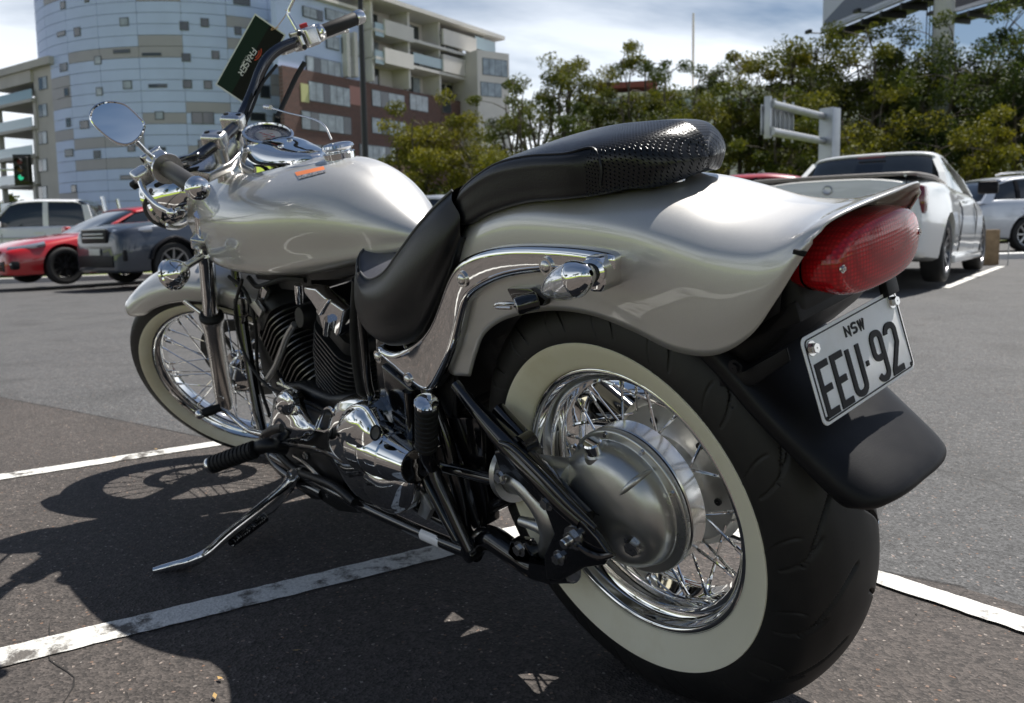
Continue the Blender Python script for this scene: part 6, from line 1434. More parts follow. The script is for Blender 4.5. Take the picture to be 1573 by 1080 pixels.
# verge behind the parked cars, lawns round the lot
M_GRASS = mat('grass', (.16, .20, .035), .9, var=.35, vscale=1.5, bump=.6, bscale=60, bdist=.02)
def verge(name, pts, m, dz=.10):
    P_ = [np.array(p[:2]) for p in pts]; o = mesh(name, [(p[0], p[1], gz(*p)+dz) for p in P_], [tuple(range(len(P_)))], m, None, False, kind='structure'); return o
far = [depth(-420, 400, 19.15), depth(420, 400, 19.75), depth(1420, 400, 23.15), depth(1420, 400, 58), depth(420, 400, 60), depth(-420, 400, 60)]
V = []
A_ = [depth(x, 400, D) for x, D in ((-420, 19.15), (0, 19.4), (420, 19.75), (900, 21.4), (1420, 23.15), (2200, 26))]
B_ = [depth(x, 400, 64) for x in (-420, 0, 420, 900, 1420, 2200)]
V = [(p[0], p[1], gz(p[0], p[1])+.10) for p in A_]+[(p[0], p[1], gz(p[0], p[1])+.10) for p in B_]
mesh('verge', V, [(i, i+1, 7+i, 6+i) for i in range(5)], M_GRASS, None, False, kind='structure')
lw = mat('lawn', (.27, .35, .035), .9, var=.3, vscale=1.2)
mesh('lawn', [(-6.4, -6, .02), (-5.6, 4.2, .02), (-1.0, 6.4, .02), (12, 7.6, .02), (40, 10, .02), (40, 60, .02), (-60, 60, .02), (-60, -60, .02), (-8, -60, .02)], [tuple(range(8))], lw, None, False, kind='structure')
# ------------------------------------------------------------------ buildings
M_PAN = mat('panel_pale', (.50, .60, .82), .5, var=.05, vscale=.4); M_PAN2 = mat('panel_taupe', (.38, .37, .385), .55, var=.05, vscale=.4)
M_BGL = mat('window_glass', (.03, .04, .05), .05, coat=1.0); M_BGL2 = mat('window_blind', (.30, .35, .39), .25, coat=.8, var=.35, vscale=1.1)
M_FRM = mat('window_frame', (.10, .11, .12), .5); M_JOINT = mat('wall_joint', (.20, .21, .23), .8)
M_REND = mat('render_white', (.66, .64, .60), .8, var=.06, vscale=.5); M_REND2 = mat('render_beige', (.48, .46, .42), .8, var=.08, vscale=.5)
M_BRICK = bpy.data.materials.new('brick'); M_BRICK.use_nodes = True
_n = M_BRICK.node_tree; _b = _n.nodes['Principled BSDF']; _t = N(_n, 'ShaderNodeTexCoord'); _k = N(_n, 'ShaderNodeTexBrick'); _k.inputs['Color1'].default_value = (.15, .075, .06, 1); _k.inputs['Color2'].default_value = (.11, .06, .05, 1); _k.inputs['Mortar'].default_value = (.16, .12, .11, 1); _k.inputs['Scale'].default_value = 1.0; _k.inputs['Mortar Size'].default_value = .02; _k.inputs['Brick Width'].default_value = .46; _k.inputs['Row Height'].default_value = .17
_m = N(_n, 'ShaderNodeMapping'); _m.inputs['Rotation'].default_value = (PI/2, 0, 0); _n.links.new(_t.outputs['Object'], _m.inputs[0]); _n.links.new(_m.outputs[0], _k.inputs['Vector']); _n.links.new(_k.outputs[0], _b.inputs['Base Color']); _b.inputs['Roughness'].default_value = .85
M_BALG = mat('balcony_glass', (.30, .42, .47), .1, coat=1.0); M_DIN = mat('dark_interior', (.035, .035, .04), .7)

# round panelled apartment building
rb = empty('round_apartment_building'); tag(rb, 'tall round apartment block clad in pale panels with small square windows', 'building')
RC = depth(330, 350, 96.0)[:2]; RR = 17.0; Z0 = -.6
to_cam = CAMP[:2]-RC; a_c = math.atan2(to_cam[1], to_cam[0])
def apt(a, z, r=RR): return np.array([RC[0]+r*math.cos(a), RC[1]+r*math.sin(a), z])
# core behind the panels (full round), recessed joints show between panels
V, F = lathevf([(3.2, RR-.12), (33, RR-.12), (33, .01)], (RC[0], RC[1], Z0), (0, 0, 1), 72); mesh('core_wall', V, F, M_JOINT, rb, True, 30)
V, F = lathevf([(0, RR-1.6), (3.3, RR-1.6)], (RC[0], RC[1], Z0), (0, 0, 1), 48); mesh('ground_floor', V, F, M_DIN, rb, True)
for i in range(12):
    a = a_c+(i-6)*.28+.1; p = apt(a, 0, RR-.7); MB().b2((p[0]-.2, p[1]-.2, Z0), (p[0]+.2, p[1]+.2, Z0+3.25)).build('column', M_REND2, rb)
ncol = 11; span = 2.62; da = span/ncol; rh = 1.02
def panel_mesh(nm, wdt, h, m, parent, a, z, out_=.0, th=.12, n=5):
    V = []
    for r in (RR-th+out_, RR+out_):
        for zz in (z, z+h):
            for k in range(n+1): V.append(apt(a+wdt*k/n, zz, r))
    m_ = n+1; F = [(k, k+1, m_+k+1, m_+k) for k in range(n)]+[(2*m_+k, 2*m_+k+1, 3*m_+k+1, 3*m_+k) for k in range(n)]+[(k, k+1, 2*m_+k+1, 2*m_+k) for k in range(n)]+[(m_+k, m_+k+1, 3*m_+k+1, 3*m_+k) for k in range(n)]+[(0, m_, 3*m_, 2*m_), (n, m_+n, 3*m_+n, 2*m_+n)]
    return mesh(nm, V, F, m, parent, False)
prng = np.random.default_rng(21)
for r_ in range(27):
    z = Z0+3.3+r_*rh
    for c_ in range(ncol):
        a = a_c-span/2+c_*da
        taupe = prng.random() < (.20 if r_ < 12 else .13)
        panel_mesh('panel', da-.0022, rh-.045, M_PAN2 if taupe else M_PAN, rb, a, z)
def ray_round(x, y):
    C, d = ray(x, y); A = d[0]**2+d[1]**2; o = C[:2]-RC; B = 2*(o@d[:2]); Cc = o@o-RR**2; disc = B*B-4*A*Cc
    if disc < 0: return None
    t = (-B-math.sqrt(disc))/(2*A); p = C+d*t; a = math.atan2(p[1]-RC[1], p[0]-RC[0]); return a_c+((a-a_c+PI) % (2*PI))-PI, p[2]
def round_window(x0, y0, x1, y1, blind=False):
    q0, q1 = ray_round(x0, (y0+y1)/2), ray_round(x1, (y0+y1)/2)
    if not q0 or not q1: return
    zt, zb_ = ray_round((x0+x1)/2, y0)[1], ray_round((x0+x1)/2, y1)[1]
    a0, a1 = sorted((q0[0], q1[0])); fr_ = panel_mesh('window', a1-a0, zt-zb_, M_FRM, rb, a0, zb_, out_=.05, th=.10)
    g_ = .10/RR; nm = max(1, int(round((a1-a0)*RR/1.3)))
    for k in range(nm):
        b0 = a0+g_+(a1-a0-g_)*k/nm; b1 = a0+(a1-a0-g_)*(k+1)/nm
        panel_mesh('pane', b1-b0, zt-zb_-.16, M_BGL2 if blind else M_BGL, fr_, b0, zb_+.08, out_=.06, th=.04, n=2)
for w_ in [(93, 2, 101, 14), (130, -4, 137, 4), (184, 27, 198, 40), (276, 33, 290, 47), (308, 28, 321, 42), (358, -8, 384, 8), (88, 48, 101, 56), (114, 42, 124, 56), (360, 41, 371, 54), (174, 76, 200, 82), (145, 86, 156, 99), (218, 81, 248, 86), (279, 82, 293, 95), (325, 78, 337, 91), (92, 97, 104, 110), (189, 124, 203, 137), (228, 129, 257, 135), (281, 123, 295, 136), (313, 124, 326, 137), (99, 135, 106, 148), (148, 134, 158, 147), (399, 131, 415, 151), (238, 171, 252, 184), (294, 172, 329, 191), (102, 181, 109, 195), (123, 185, 137, 198), (384, 173, 408, 186), (420, 175, 438, 192), (100, 229, 113, 241), (144, 231, 155, 243), (228, 226, 255, 232), (304, 215, 318, 231), (196, 223, 208, 233), (185, 269, 211, 276), (340, 222, 356, 236), (110, 284, 118, 296), (430, 62, 444, 74)]:
    bl_ = w_[0] in (184, 145, 189, 148, 238)
    round_window(*w_, blind=bl_)

# flat facades: a local plane u (along), z (up), n (out towards the camera)
class Facade:
    def __init__(s, A, B, name, label, cat='building'):
        s.A = np.array(A[:2]); s.d = np.array(B[:2])-s.A; s.L = np.linalg.norm(s.d); s.d /= s.L; s.n = np.array([s.d[1], -s.d[0]])
        if s.n@(CAMP[:2]-s.A) < 0: s.n = -s.n
        s.e = empty(name, (s.A[0], s.A[1], 0), (0, 0, math.atan2(s.d[1], s.d[0]))); tag(s.e, label, cat)
        s.sg = 1 if np.array([-s.d[1], s.d[0]])@s.n > 0 else -1   # outward = sg * local y
    def uz(s, x, y):
        C, d = ray(x, y); k = ((s.A-C[:2])@s.n)/(d[:2]@s.n); p = C+d*k; return (p[:2]-s.A)@s.d, p[2]
    def box(s, name, u0, u1, z0, z1, n0, n1, m, parent=None):
        return MB().b2((u0, s.sg*n0, z0), (u1, s.sg*n1, z1)).build(name, m, parent or s.e)
    def pbox(s, name, x0, y0, x1, y1, n0, n1, m, parent=None):
        xm, ym = (x0+x1)/2, (y0+y1)/2; u0 = s.uz(x0, ym)[0]; u1 = s.uz(x1, ym)[0]; z1 = s.uz(xm, y0)[1]; z0 = s.uz(xm, y1)[1]
        return s.box(name, min(u0, u1), max(u0, u1), min(z0, z1), max(z0, z1), n0, n1, m, parent), (min(u0, u1), max(u0, u1), min(z0, z1), max(z0, z1))
    def window(s, x0, y0, x1, y1, panes=3, m=None, n0=0.0):
        fr_, (u0, u1, z0, z1) = s.pbox('window', x0, y0, x1, y1, n0-.15, n0+.06, M_FRM)
        for k in range(panes):
            a = u0+.06+(u1-u0-.06)*k/panes; b_ = u0+(u1-u0-.06)*(k+1)/panes
            s.box('pane', a, b_, z0+.07, z1-.07, n0+.05, n0+.075, m or (M_BGL2 if (k+int(x0)) % 4 else M_BGL), fr_)
        return fr_
F1 = Facade(depth(444, 350, 77), depth(756, 350, 104), 'white_apartment_building', 'white apartment block with brick lower storeys and balconies under a thin projecting roof')
Ltot = F1.L
zbr = F1.uz(600, 134)[1]   # top of the brick storeys
F1.box('brick_wall', 0, F1.uz(753, 150)[0], -1, zbr, -.5, 0, M_BRICK); F1.box('brick_wall', 12, F1.uz(753, 150)[0], -1, zbr, -14, -.5, M_BRICK)
zr = F1.uz(600, 14)[1]
F1.box('upper_wall', 12, Ltot-3.0, zbr, zr, -14, -1.8, M_REND)
rf_, _ = F1.box('roof', 8, Ltot+1.2, zr, zr+.45, -15, 1.6, M_REND), None
for x0, y0, x1, y1, k in [(474, 130, 537, 160, 6), (571, 142, 621, 167, 4), (629, 146, 657, 171, 3), (463, 175, 539, 203, 6), (571, 184, 623, 208, 4), (552, 224, 610, 247, 6), (680, 152, 692, 174, 1), (470, 224, 536, 250, 6), (716, 156, 748, 176, 3)]:
    F1.window(x0, y0, x1, y1, k, n0=0)
F1.pbox('colour_panel', 462, 129, 474, 157, -.02, .05, mat('panel_yellow', (.52, .52, .25), .6))
F1.pbox('colour_panel', 537, 134, 562, 162, -.02, .05, mat('panel_terracotta', (.40, .20, .17), .6))
# white storeys: floors, parapets, fins, glazing set back behind
def bay(x0, x1, slabs, rail='solid'):
    pass
storeys = []
for (yt) in (14, 57, 98, 134):
    storeys.append(F1.uz(600, yt)[1])
uu = lambda x, y=80: F1.uz(x, y)[0]
for k in range(3):
    zt, zb_ = storeys[k], storeys[k+1]
    if k < 2: F1.box('floor_slab', uu(566), Ltot-2.5, zb_-.15, zb_+.15, -2, 1.0, M_REND)
    # glazing strips set back
    for (xa, xb, npn) in [(568, 600, 3), (640, 662, 2), (672, 700, 3), (704, 722, 2)]:
        u0, u1 = uu(xa), uu(xb)
        fr_ = F1.box('window', u0, u1, zb_+.15, zt-.35, -1.85, -1.7, M_FRM)
        for q in range(npn):
            a = u0+.06+(u1-u0-.06)*q/npn; b_ = u0+(u1-u0-.06)*(q+1)/npn
            F1.box('pane', a, b_, zb_+.2, zt-.42, -1.71, -1.66, M_BGL if (q+k) % 3 else M_BGL2, fr_)
    for xf in (566, 622, 669, 737):
        F1.box('dividing_fin', uu(xf)-.15, uu(xf)+.15, zb_+.1, zt, -2, .6, M_REND)
for (x0, y0, x1, y1) in [(579, 39, 623, 62), (579, 81, 623, 104), (669, 54, 720, 77), (669, 93, 726, 118)]:
    F1.pbox('balcony_parapet', x0, y0, x1, y1, .85, 1.15, M_REND)
for (x0, y0, x1, y1) in [(566, 38, 579, 58), (566, 80, 579, 100), (720, 62, 751, 80), (724, 103, 751, 118), (625, 88, 669, 103)]:
    F1.pbox('balcony_balustrade', x0, y0, x1, y1, .9, .96, M_BALG)
# left wing above the brick, next to the round block
F1.box('wing_wall', 0.0, uu(560), zbr, F1.uz(500, 2)[1], -1.2, -.5, M_PAN); F1.box('wing_roof', 0, uu(560), F1.uz(500, 2)[1], F1.uz(500, 2)[1]+.3, -1.2, .2, M_REND)
for x0, y0, x1, y1, k in [(475, 90, 528, 116, 5), (506, 55, 525, 75, 2), (530, 60, 556, 84, 2), (470, 12, 500, 28, 3), (505, 17, 545, 34, 3)]:
    F1.window(x0, y0, x1, y1, k, n0=-.4)
for xf in (531, 543): F1.pbox('column', xf, 50, xf+5, 118, -.5, .2, M_REND)
# plain end wing at the right, a separate lower block
F2 = Facade(depth(738, 350, 96), depth(786, 350, 98.5), 'rendered_block', 'plain pale rendered block with strip windows at the right end of the white apartments')
F2.box('wall', 0, F2.L, -1, F2.uz(760, 80)[1], -10, 0, M_REND)
F2.window(741, 91, 779, 117, 4, M_BGL2); F2.window(738, 127, 770, 149, 3, M_BGL2)
# low block with open balconies at the far left
F3 = Facade(depth(11, 350, 90), depth(86, 350, 84), 'balcony_block', 'beige apartment block with open balconies at the far left')
ztop = F3.uz(45, 100)[1]; u_a, u_b = F3.uz(52, 200)[0], F3.L+2
F3.box('stair_wall', F3.uz(57, 200)[0], u_b, -1, F3.uz(66, 92)[1], -9, 0, M_REND2)
F3.box('roof', -.3, u_b, F3.uz(30, 113)[1], F3.uz(30, 108)[1]+.4, -9, .6, M_REND2)
F3.box('back_wall', F3.uz(38, 200)[0], u_b, -1, F3.uz(30, 113)[1], -9, -4.0, M_REND2)
F3.box('parapet_fascia', -.2, F3.uz(57, 200)[0], F3.uz(30, 132)[1], F3.uz(30, 113)[1], -9, .3, M_REND2)
for k in range(6):
    y = 157+k*42; zz = F3.uz(32, y)[1]
    F3.box('floor_slab', -.2, F3.uz(57, y)[0], zz-.35, zz-.05, -9, .6, M_REND2)
    F3.box('balcony_balustrade', -.2, F3.uz(56, y)[0], zz, zz+.95, .35, .42, M_BALG)
    F3.box('column', -.1, .25, zz-3, zz+.1, -.3, .2, M_REND2)
    F3.box('column', F3.uz(53, y)[0], F3.uz(57, y)[0], zz-3, zz+.1, -3, .2, M_REND2)
    yy = 118+k*42
    F3.window(60, yy, 73, yy+20, 2)
# long pale building behind the trees
F4 = Facade(depth(890, 350, 74), depth(1700, 350, 66), 'long_pale_building', 'long pale building with a red fascia showing through gaps in the row of trees')
F4.box('wall', 0, F4.L, -1, F4.uz(1100, 135)[1], -12, 0, M_REND)
F4.box('fascia', F4.uz(915, 125)[0], F4.uz(1010, 125)[0], F4.uz(950, 136)[1], F4.uz(950, 127)[1], -12, .3, mat('fascia_red', (.20, .05, .04), .6))
for i in range(22):
    x = 905+i*34
    for yb in (150, 215):
        F4.window(x, yb, x+22, yb+20, 3, M_BGL2 if i % 3 else M_BGL)

# ------------------------------------------------------------------ street furniture
M_POST = mat('post_dark', (.018, .02, .02), .45); M_GALV = mat('galvanised', (.42, .44, .46), .45, .7, var=.08, vscale=3)
lp = empty('lamp_post', tuple(depth(566.5, 400, 19)[:2])+(gz(*depth(566, 400, 19)[:2]),))
tag(lp, 'dark lamp post rising behind the fuel tank', 'lamp post')
H_ = depth(566, 8, 19)[2]-lp.location.z
tube('pole', [(0, 0, 0), (0, 0, H_*.5), (0, 0, H_)], [.085, .07, .055], M_POST, lp, 16, 2)
hdv = CR*1.0
lathe('lamp_shade', [(0, .05), (.06, .16), (.16, .21), (.20, .20), (.24, .05), (.24, .001)], (0, 0, H_-.02), (0, 0, 1), M_POST, lp, 28)
# traffic signal on an arm
tp = depth(-60, 400, 30); tl_ = empty('traffic_light', (tp[0], tp[1], gz(*tp[:2]))); tag(tl_, 'traffic signal showing green on a horizontal arm at the left edge', 'traffic light')
tz = depth(0, 262, 30)[2]-tl_.location.z; q = depth(34, 262, 29.5)-np.array([tp[0], tp[1], 0]); hz_ = depth(34, 261, 29.5)[2]-tl_.location.z
tube('pole', [(0, 0, 0), (0, 0, hz_+.3)], .08, M_GALV, tl_, 12, 1)
tube('arm', [(0, 0, hz_), (q[0]*.5, q[1]*.5, hz_+.03), (q[0], q[1], hz_)], .035, M_GALV, tl_, 10, 3)
yw = math.atan2(-CF2[1], -CF2[0]); Rz_ = rotm(np.array([0, 0, 1.]), yw)
hs = MB().box((q[0], q[1], hz_), (.22, .50, .92), Rz_).build('housing', mat('signal_black', (.008, .008, .008), .6), tl_, bevel=.05, seg=3)
MB().box((q[0]-Rz_[0][0]*.05, q[1]-Rz_[1][0]*.05, hz_), (.02, .66, 1.1), Rz_).build('backboard', mat('signal_black', (.008, .008, .008), .6), tl_, bevel=.008)
for dz_, c_, es in ((.28, (.10, .005, .005), 0), (0, (.10, .05, .0), 0), (-.27, (.02, .5, .28), 1.4)):
    P_ = np.array([q[0], q[1], hz_+dz_])+Rz_@np.array([.10, .0, 0])
    lathe('signal_lamp', [(0, .10), (.03, .09), (.035, .0005)], P_, Rz_@np.array([1., 0, 0]), mat('sig%d' % int(dz_*100+50), c_, .2, emit=c_ if es else None, es=es*.4), hs, 20)
    V = []; n_ = 14
    for h in (.02, .20):
        for k in range(n_+1):
            a = PI*k/n_; V.append(P_+Rz_@np.array([h, .12*math.cos(a), .12*math.sin(a)]))
    o = mesh('visor', V, [(k, k+1, n_+2+k, n_+1+k) for k in range(n_)], mat('signal_black', (.008, .008, .008), .6), hs)
# mast beyond the trees
mp_ = depth(1063, 400, 80); ms = tube('radio_mast', [(mp_[0], mp_[1], 0), (mp_[0], mp_[1], depth(1063, 60, 80)[2]), (mp_[0], mp_[1], depth(1063, 30, 80)[2])], [.13, .11, .09], M_REND, None, 8, 1)
tag(ms, 'thin pale mast standing up beyond the trees against the sky', 'mast')
# sign gantry seen from behind
sg_ = empty('road_sign', tuple(depth(1270, 400, 22.9)[:2])+(0.1,)); tag(sg_, 'galvanised overhead sign frame seen from behind in front of the trees', 'road sign')
o0 = np.array(sg_.location)
def rel(x, y, D): return depth(x, y, D)-o0
for y0, y1 in ((160, 182), (202, 217)):
    z_ = rel(1185, y0, 20.0); z2 = rel(1274, y1, 22.7); z2[2] = z_[2]
    tube('rail', [z_, z2], .095, M_GALV, sg_, 16, 1)
    lathe('rail_cap', [(0, .11), (.03, .11), (.03, .001)], z_, z_-z2, M_GALV, sg_, 16)
A_ = rel(1180, 172, 20.1); B_ = rel(1222, 180, 21.1); B_[2] = A_[2]; d_ = (B_-A_)/np.linalg.norm(B_-A_); back = np.array([d_[1], -d_[0], 0]); back = back if back@(CF) > 0 else -back
zt_, zb_ = rel(1185, 146, 20)[2], rel(1185, 211, 20)[2]
p0 = A_+back*.16-d_*.05; p1 = B_+back*.16+d_*.2
Rr = rotm(np.array([0, 0, 1.]), math.atan2(d_[1], d_[0]))
MB().box(((p0+p1)/2*np.array([1, 1, 0])+np.array([0, 0, (zt_+zb_)/2-.05])), (np.linalg.norm((p1-p0)[:2]), .02, (zt_-zb_)*.72), Rr).build('sign_back', M_GALV, sg_, bevel=.004)
for k in range(7):
    c = p0+(p1-p0)*(k+.5)/7-back*.05; MB().box((c[0], c[1], (zt_+zb_)/2), (.035, .05, (zt_-zb_)*(1.0 if k % 2 == 0 else .72)), Rr).build('stiffener', M_GALV, sg_, bevel=.004)
c = rel(1180, 180, 20.0); MB().box((c[0], c[1], (zt_+zb_)/2-.03), (.10, .14, (zt_-zb_)*.98), Rr).build('end_post', M_GALV, sg_, bevel=.01)
pp_ = rel(1270, 400, 22.75); MB().b2((pp_[0]-.20, pp_[1]-.20, 0), (pp_[0]+.20, pp_[1]+.20, rel(1270, 170, 22.75)[2])).build('post', M_GALV, sg_, bevel=.02)
# billboard on a single pillar
pl_ = depth(1437, 400, 32.5); bb = empty('billboard', (pl_[0], pl_[1], 0)); tag(bb, 'large billboard on a single thick grey pillar above the trees at the right', 'billboard')
ob = np.array([pl_[0], pl_[1], 0])
HB = depth(1265, 52, 38.7)[2]
tube('pillar', [(0, 0, 0), (0, 0, HB-.2)], .36, mat('pillar_paint', (.50, .50, .48), .6, var=.05), bb, 28, 1)
def board(x0, D0, x1, D1, nm, face_m):
    a = depth(x0, 100, D0)-ob; b_ = depth(x1, 100, D1)-ob; a[2] = b_[2] = 0; d = (b_-a); L_ = np.linalg.norm(d); d /= L_; nn = np.array([d[1], -d[0], 0]); nn = nn if nn@CF < 0 else -nn
    Rb = np.stack([d, nn*(1 if np.cross(d, nn)[2] > 0 else 1), [0, 0, 1]], 1); c = (a+b_)/2
    e = MB().box(c+np.array([0, 0, HB+1.75]), (L_, .18, 3.5), Rb).build(nm, face_m, bb)
    MB().box(c+nn*.11+np.array([0, 0, HB+.06]), (L_, .06, .16), Rb).build('frame_edge', M_GALV, e); MB().box(c+nn*.11+np.array([0, 0, HB+3.45]), (L_, .06, .12), Rb).build('frame_edge', M_GALV, e)
    MB().box(c-nn*.7+np.array([0, 0, HB-.12]), (L_, 1.3, .08), Rb).build('catwalk', M_POST, e)
    for k in range(6):
        p = a+(b_-a)*(k+.5)/6-nn*.35; MB().box(p+np.array([0, 0, HB-.28]), (.10, 1.2, .26), Rb).build('beam', M_POST, e)
    for k in (0.02, .5):
        p = a+(b_-a)*k+nn*.9+np.array([0, 0, HB-.05]); tube('light_arm', [p-nn*.8, p], .03, M_POST, e, 6, 1); MB().box(p+np.array([0, 0, .05]), (.35, .18, .16), Rb).build('floodlight', M_POST, e, bevel=.03)
    return a, d, nn, L_
M_AD = mat('ad_print', (.60, .62, .72), .4)
a_, d_, nn_, L_ = board(1265, 38.7, 1440, 31.6, 'left_board', M_AD)
# the print: dark slanting silhouettes
def adpoly(nm, pts, m, off):
    V = [a_+d_*(u*L_)+nn_*off+np.array([0, 0, HB+.1+v*3.3]) for u, v in pts]; mesh(nm, V, [tuple(range(len(V)))], m, bb, False)
adpoly('print_shape', [(.02, .05), (1.0, .05), (1.0, .42), (.62, .36), (.45, .52), (.28, .34), (.02, .12)], mat('ad_grey', (.16, .18, .24), .4), .096)
adpoly('print_shape', [(.42, .46), (.60, .60), (.86, .95), (1.0, .98), (1.0, .46), (.7, .44)], mat('ad_dark', (.05, .06, .10), .4), .102)
board(1448, 36.0, 1640, 31.0, 'right_board', mat('ad_back', (.10, .10, .11), .6))
for k in range(3): tube('service_pipe', [(.55+.12*k, -.3, 0), (.55+.12*k, -.3, HB)], .02, M_POST, bb, 6, 1)

# ------------------------------------------------------------------ trees
def leafmat(name, cols, tr=.25):
    m = bpy.data.materials.new(name); m.use_nodes = True; nt = m.node_tree; b = nt.nodes['Principled BSDF']; L = nt.links.new
    g = N(nt, 'ShaderNodeNewGeometry'); r = N(nt, 'ShaderNodeValToRGB')
    els = r.color_ramp.elements
    while len(els) < len(cols): els.new(.5)
    for i, c in enumerate(cols): els[i].position = i/(len(cols)-1); els[i].color = (*[min(1, 1.3*v_) for v_ in c], 1)
    a_ = N(nt, 'ShaderNodeAttribute', attribute_name='tone'); ad = N(nt, 'ShaderNodeMath', operation='MULTIPLY_ADD'); L(g.outputs['Random Per Island'], ad.inputs[0]); ad.inputs[1].default_value = .45; L(a_.outputs['Fac'], ad.inputs[2])
    L(ad.outputs[0], r.inputs[0]); L(r.outputs[0], b.inputs['Base Color']); b.inputs['Roughness'].default_value = .6; b.inputs['Specular IOR Level'].default_value = .15
    t = N(nt, 'ShaderNodeBsdfTranslucent'); sc_ = N(nt, 'ShaderNodeVectorMath', operation='MULTIPLY'); L(r.outputs[0], sc_.inputs[0]); sc_.inputs[1].default_value = (1.6, 1.5, .6); L(sc_.outputs[0], t.inputs[0])
    x = N(nt, 'ShaderNodeMixShader'); x.inputs[0].default_value = tr; out_ = [n for n in nt.nodes if n.type == 'OUTPUT_MATERIAL'][0]
    L(b.outputs[0], x.inputs[1]); L(t.outputs[0], x.inputs[2]); L(x.outputs[0], out_.inputs[0]); return m
LG = leafmat('leaf_olive', [(.022, .032, .010), (.045, .060, .014), (.080, .088, .018), (.13, .125, .026)])
LY = leafmat('leaf_gold', [(.038, .046, .010), (.075, .080, .014), (.11, .11, .018), (.17, .15, .028)])
LD = leafmat('leaf_dark', [(.014, .024, .009), (.026, .042, .013), (.045, .062, .016), (.075, .088, .022)])
M_BARK = mat('bark', (.09, .075, .06), .9, var=.35, vscale=3, bump=.5, bscale=20)
def leaves(P, tone, size, rg):
    n = len(P); a = rg.normal(size=(n, 3)); a /= np.linalg.norm(a, axis=1)[:, None]; b_ = rg.normal(size=(n, 3)); b_ -= a*(a*b_).sum(1)[:, None]; b_ /= np.linalg.norm(b_, axis=1)[:, None]
    s = size*rg.uniform(.6, 1.4, n)[:, None]
    V = np.stack([P-a*s, P+b_*s*.38, P+a*s, P-b_*s*.38], 1).reshape(-1, 3); return V, np.repeat(tone, 4)
def leafmesh(name, V, tone, m, parent):
    n = len(V)//4; me = bpy.data.meshes.new(name); me.vertices.add(len(V)); me.vertices.foreach_set('co', V.astype(np.float32).ravel())
    me.loops.add(len(V)); me.loops.foreach_set('vertex_index', np.arange(len(V), dtype=np.int32)); me.polygons.add(n); me.polygons.foreach_set('loop_start', np.arange(0, len(V), 4, dtype=np.int32)); me.polygons.foreach_set('loop_total', np.full(n, 4, dtype=np.int32))
    me.update(calc_edges=True); at = me.attributes.new('tone', 'FLOAT', 'POINT'); at.data.foreach_set('value', tone.astype(np.float32)); me.materials.append(m)
    o = bpy.data.objects.new(name, me); COL.objects.link(o); o.parent = parent; return o
def tree(x, y, H, Rc, seed, m, label, nclump=46, per=120, leaf=.13, lowfrac=.30, lean=0, cat='tree', name='gum_tree', open_=1.0):
    rg = np.random.default_rng(seed); z0 = gz(x, y)-.05; e = empty(name, (x, y, z0)); tag(e, label, cat, 'trees along the far side of the car park')
    # skeleton: trunk forks into limbs that end in foliage clumps
    tips = []; mb = MB()
    nlimb = rg.integers(4, 7); fork = H*rg.uniform(.16, .3)
    tr = [(0, 0, 0), (rg.normal()*.1, rg.normal()*.1, fork*.5), (rg.normal()*.18+lean*.1, rg.normal()*.18, fork)]
    V, F = tubevf(tr, [H*.026, H*.021, H*.018], 8, 3); mb.add(V, F)
    for k in range(nlimb):
        a = 2*PI*k/nlimb+rg.uniform(-.5, .5); top = H*rg.uniform(.68, 1.05); rr_ = Rc*rg.uniform(.22, .78)*(1.15-(top/H)*.55)
        p0 = np.array(tr[-1]); p3 = np.array([rr_*math.cos(a)+lean*.3, rr_*math.sin(a), top])
        p1 = p0+(p3-p0)*np.array([.30, .30, .40])+rg.normal(size=3)*.15; p2 = p0+(p3-p0)*np.array([.65, .65, .72])+rg.normal(size=3)*.25
        V, F = tubevf([p0, p1, p2, p3], [H*.014, H*.010, H*.006, H*.002], 6, 3); mb.add(V, F)
        for q in range(int(nclump/nlimb)):
            t = rg.uniform(.28, 1.05); base = p0*(1-t)+p3*t if t < 1 else p3
            off = rg.normal(size=3)*np.array([Rc*.30, Rc*.30, H*.07]); tip = base+off
            if tip[2] < H*lowfrac: tip[2] = H*lowfrac+rg.random()*H*.1
            V, F = tubevf([base*.9+p1*.1, (base+tip)/2+rg.normal(size=3)*.08, tip], [H*.0035, H*.0025, H*.001], 4, 2); mb.add(V, F); tips.append(tip)
    mb.build('trunk', M_BARK, e, smooth=True)
    Vs, Ts = [], []
    for tip in tips:
        rc = Rc*rg.uniform(.12, .25); n = int(per*rg.uniform(.6, 1.4)); d = rg.normal(size=(n, 3)); d /= np.linalg.norm(d, axis=1)[:, None]
        P = tip+d*rc*(rg.random(n)**.45)[:, None]*np.array([1.15, 1.15, .80]); tn = rg.uniform(0, .42)+.22*(tip[2]/H-.5)
        V, T = leaves(P, np.full(n, np.clip(tn, 0, .55)), leaf, rg); Vs.append(V); Ts.append(T)
    leafmesh('crown', np.concatenate(Vs), np.concatenate(Ts), m, e); return e
def tree_px(px_, top_y, D, Rc, seed, m, label, **k):
    p = depth(px_, top_y, D); return tree(p[0], p[1], p[2]-gz(p[0], p[1]), Rc, seed, m, label, **k)
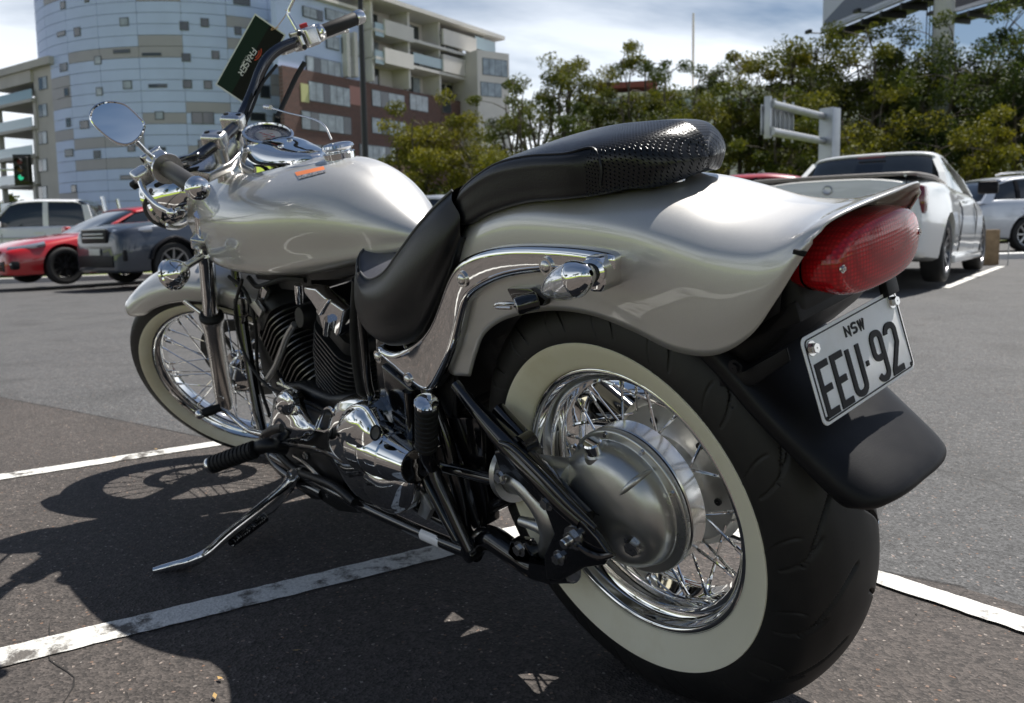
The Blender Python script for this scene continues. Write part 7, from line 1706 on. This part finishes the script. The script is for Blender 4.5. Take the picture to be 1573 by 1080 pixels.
TL = [
 (640, 172, 33, 2.6, LY, 'low golden green tree just right of the lamp post, in front of the brick storeys'),
 (702, 158, 34, 2.9, LY, 'golden green tree in front of the right end of the brick storeys'),
 (745, 190, 31, 2.2, LY, 'small bushy golden tree directly above the front of the pillion seat'),
 (790, 118, 40, 2.7, LG, 'olive tree just right of the pale rendered block'),
 (822, 112, 46, 2.8, LD, 'dark tree rising behind the olive tree right of the rendered block'),
 (868, 92, 42, 2.6, LG, 'slender olive tree with its tufted top against the sky left of the mast'),
 (915, 104, 44, 2.9, LY, 'yellowish tree above the middle of the pillion seat'),
 (962, 100, 41, 2.4, LG, 'tree with a thin tufted top third to the left of the mast'),
 (1006, 96, 44, 2.7, LD, 'dark narrow tree immediately left of the thin mast'),
 (1058, 108, 40, 2.8, LG, 'olive tree standing below the thin mast'),
 (1105, 104, 43, 2.7, LD, 'dark tree between the mast and the overhead sign frame'),
 (1150, 92, 37, 2.6, LY, 'golden green tree left of the overhead sign frame'),
 (1192, 36, 36, 3.0, LG, 'tallest tree between mast and billboard, above the overhead sign frame'),
 (1240, 62, 37, 2.6, LY, 'golden green tree just left of the billboard edge'),
 (1292, 52, 33, 2.8, LG, 'olive tree reaching up to the lower edge of the billboard'),
 (1345, 24, 31, 2.8, LG, 'airy olive tree overlapping the billboard print'),
 (1392, 58, 35, 2.9, LD, 'dark tree immediately left of the grey pillar'),
 (1442, 82, 30, 2.5, LD, 'dark tree standing in front of the grey pillar'),
 (1488, 62, 33, 2.9, LG, 'olive tree immediately right of the grey pillar'),
 (1535, 36, 31, 3.0, LD, 'tall dark tree second from the right edge'),
 (1590, 30, 29, 3.2, LD, 'tall dark tree cut by the right edge of the photo'),
 (1215, 150, 30, 2.1, LG, 'low bushy tree behind the overhead sign frame'),
 (1330, 140, 28, 2.3, LY, 'bright low tree behind the roof of the white utility'),
 (1500, 150, 27, 2.4, LY, 'low golden tree above the pale silver wagon'),
 (1030, 170, 36, 2.3, LG, 'low bushy olive tree right behind the rear end of the pillion seat'),
 (900, 170, 37, 2.3, LD, 'low dark tree behind the highest part of the pillion seat')]
for i, (x_, y_, D_, R_, m_, lb) in enumerate(TL):
    tree_px(x_, y_, D_, R_, 100+i, m_, lb, nclump=38 if y_ > 90 else 48, per=240, leaf=.082 if D_ > 34 else .074, lowfrac=.24 if m_ is LY else .36)
# distant trees at the far left edge
p = depth(2, 285, 120); t_ = tree(p[0], p[1], p[2]-gz(p[0], p[1]), 4.5, 400, LG, 'small distant tree at the left edge below the traffic signal', nclump=26, per=90, leaf=.35); t_['group'] = 'distant trees'
# undergrowth along the foot of the trees
Vs, Ts = [], []; rg = np.random.default_rng(5)
for i in range(560):
    x_ = rg.uniform(600, 1640); D_ = rg.uniform(30, 42); p = depth(x_, 300, D_); z = gz(p[0], p[1])+rg.uniform(0.1, 2.0)*(.5+.5*math.sin(x_*.03)**2)+.2
    n = 70; d = rg.normal(size=(n, 3)); d /= np.linalg.norm(d, axis=1)[:, None]; P = np.array([p[0], p[1], z])+d*rg.uniform(.4, .9)*(rg.random(n)**.4)[:, None]
    V, T = leaves(P, np.full(n, rg.uniform(0, .4)), .14, rg); Vs.append(V); Ts.append(T)
ug = leafmesh('undergrowth', np.concatenate(Vs), np.concatenate(Ts), LD, None); tag(ug, kind='stuff')
# planting behind the photographer: what the paint and chrome mirror
for i, (x_, y_, h_) in enumerate([(-16, 4, 7.5), (-15, 14, 8.5), (-8, 20, 7), (2, 24, 8), (12, 23, 7.5), (22, 26, 8), (-18, -8, 8), (-20, -20, 7.5)]):
    t_ = tree(x_, y_, h_, 3.0, 500+i, LD, ['bushy tree behind the lawn at the rear left of the motorcycle', 'tall tree at the back corner of the lawn', 'low tree left of the tallest one behind the lawn', 'tallest tree facing the side of the motorcycle across the lawn', 'tree across the lawn level with the front wheel', 'farthest tree along the lawn past the front wheel', 'tree straight behind the rear wheel beyond the lawn', 'last tree behind the rear wheel at the lawn edge'][i], nclump=30, per=80, leaf=.28); t_['group'] = 'trees beyond the lawn'
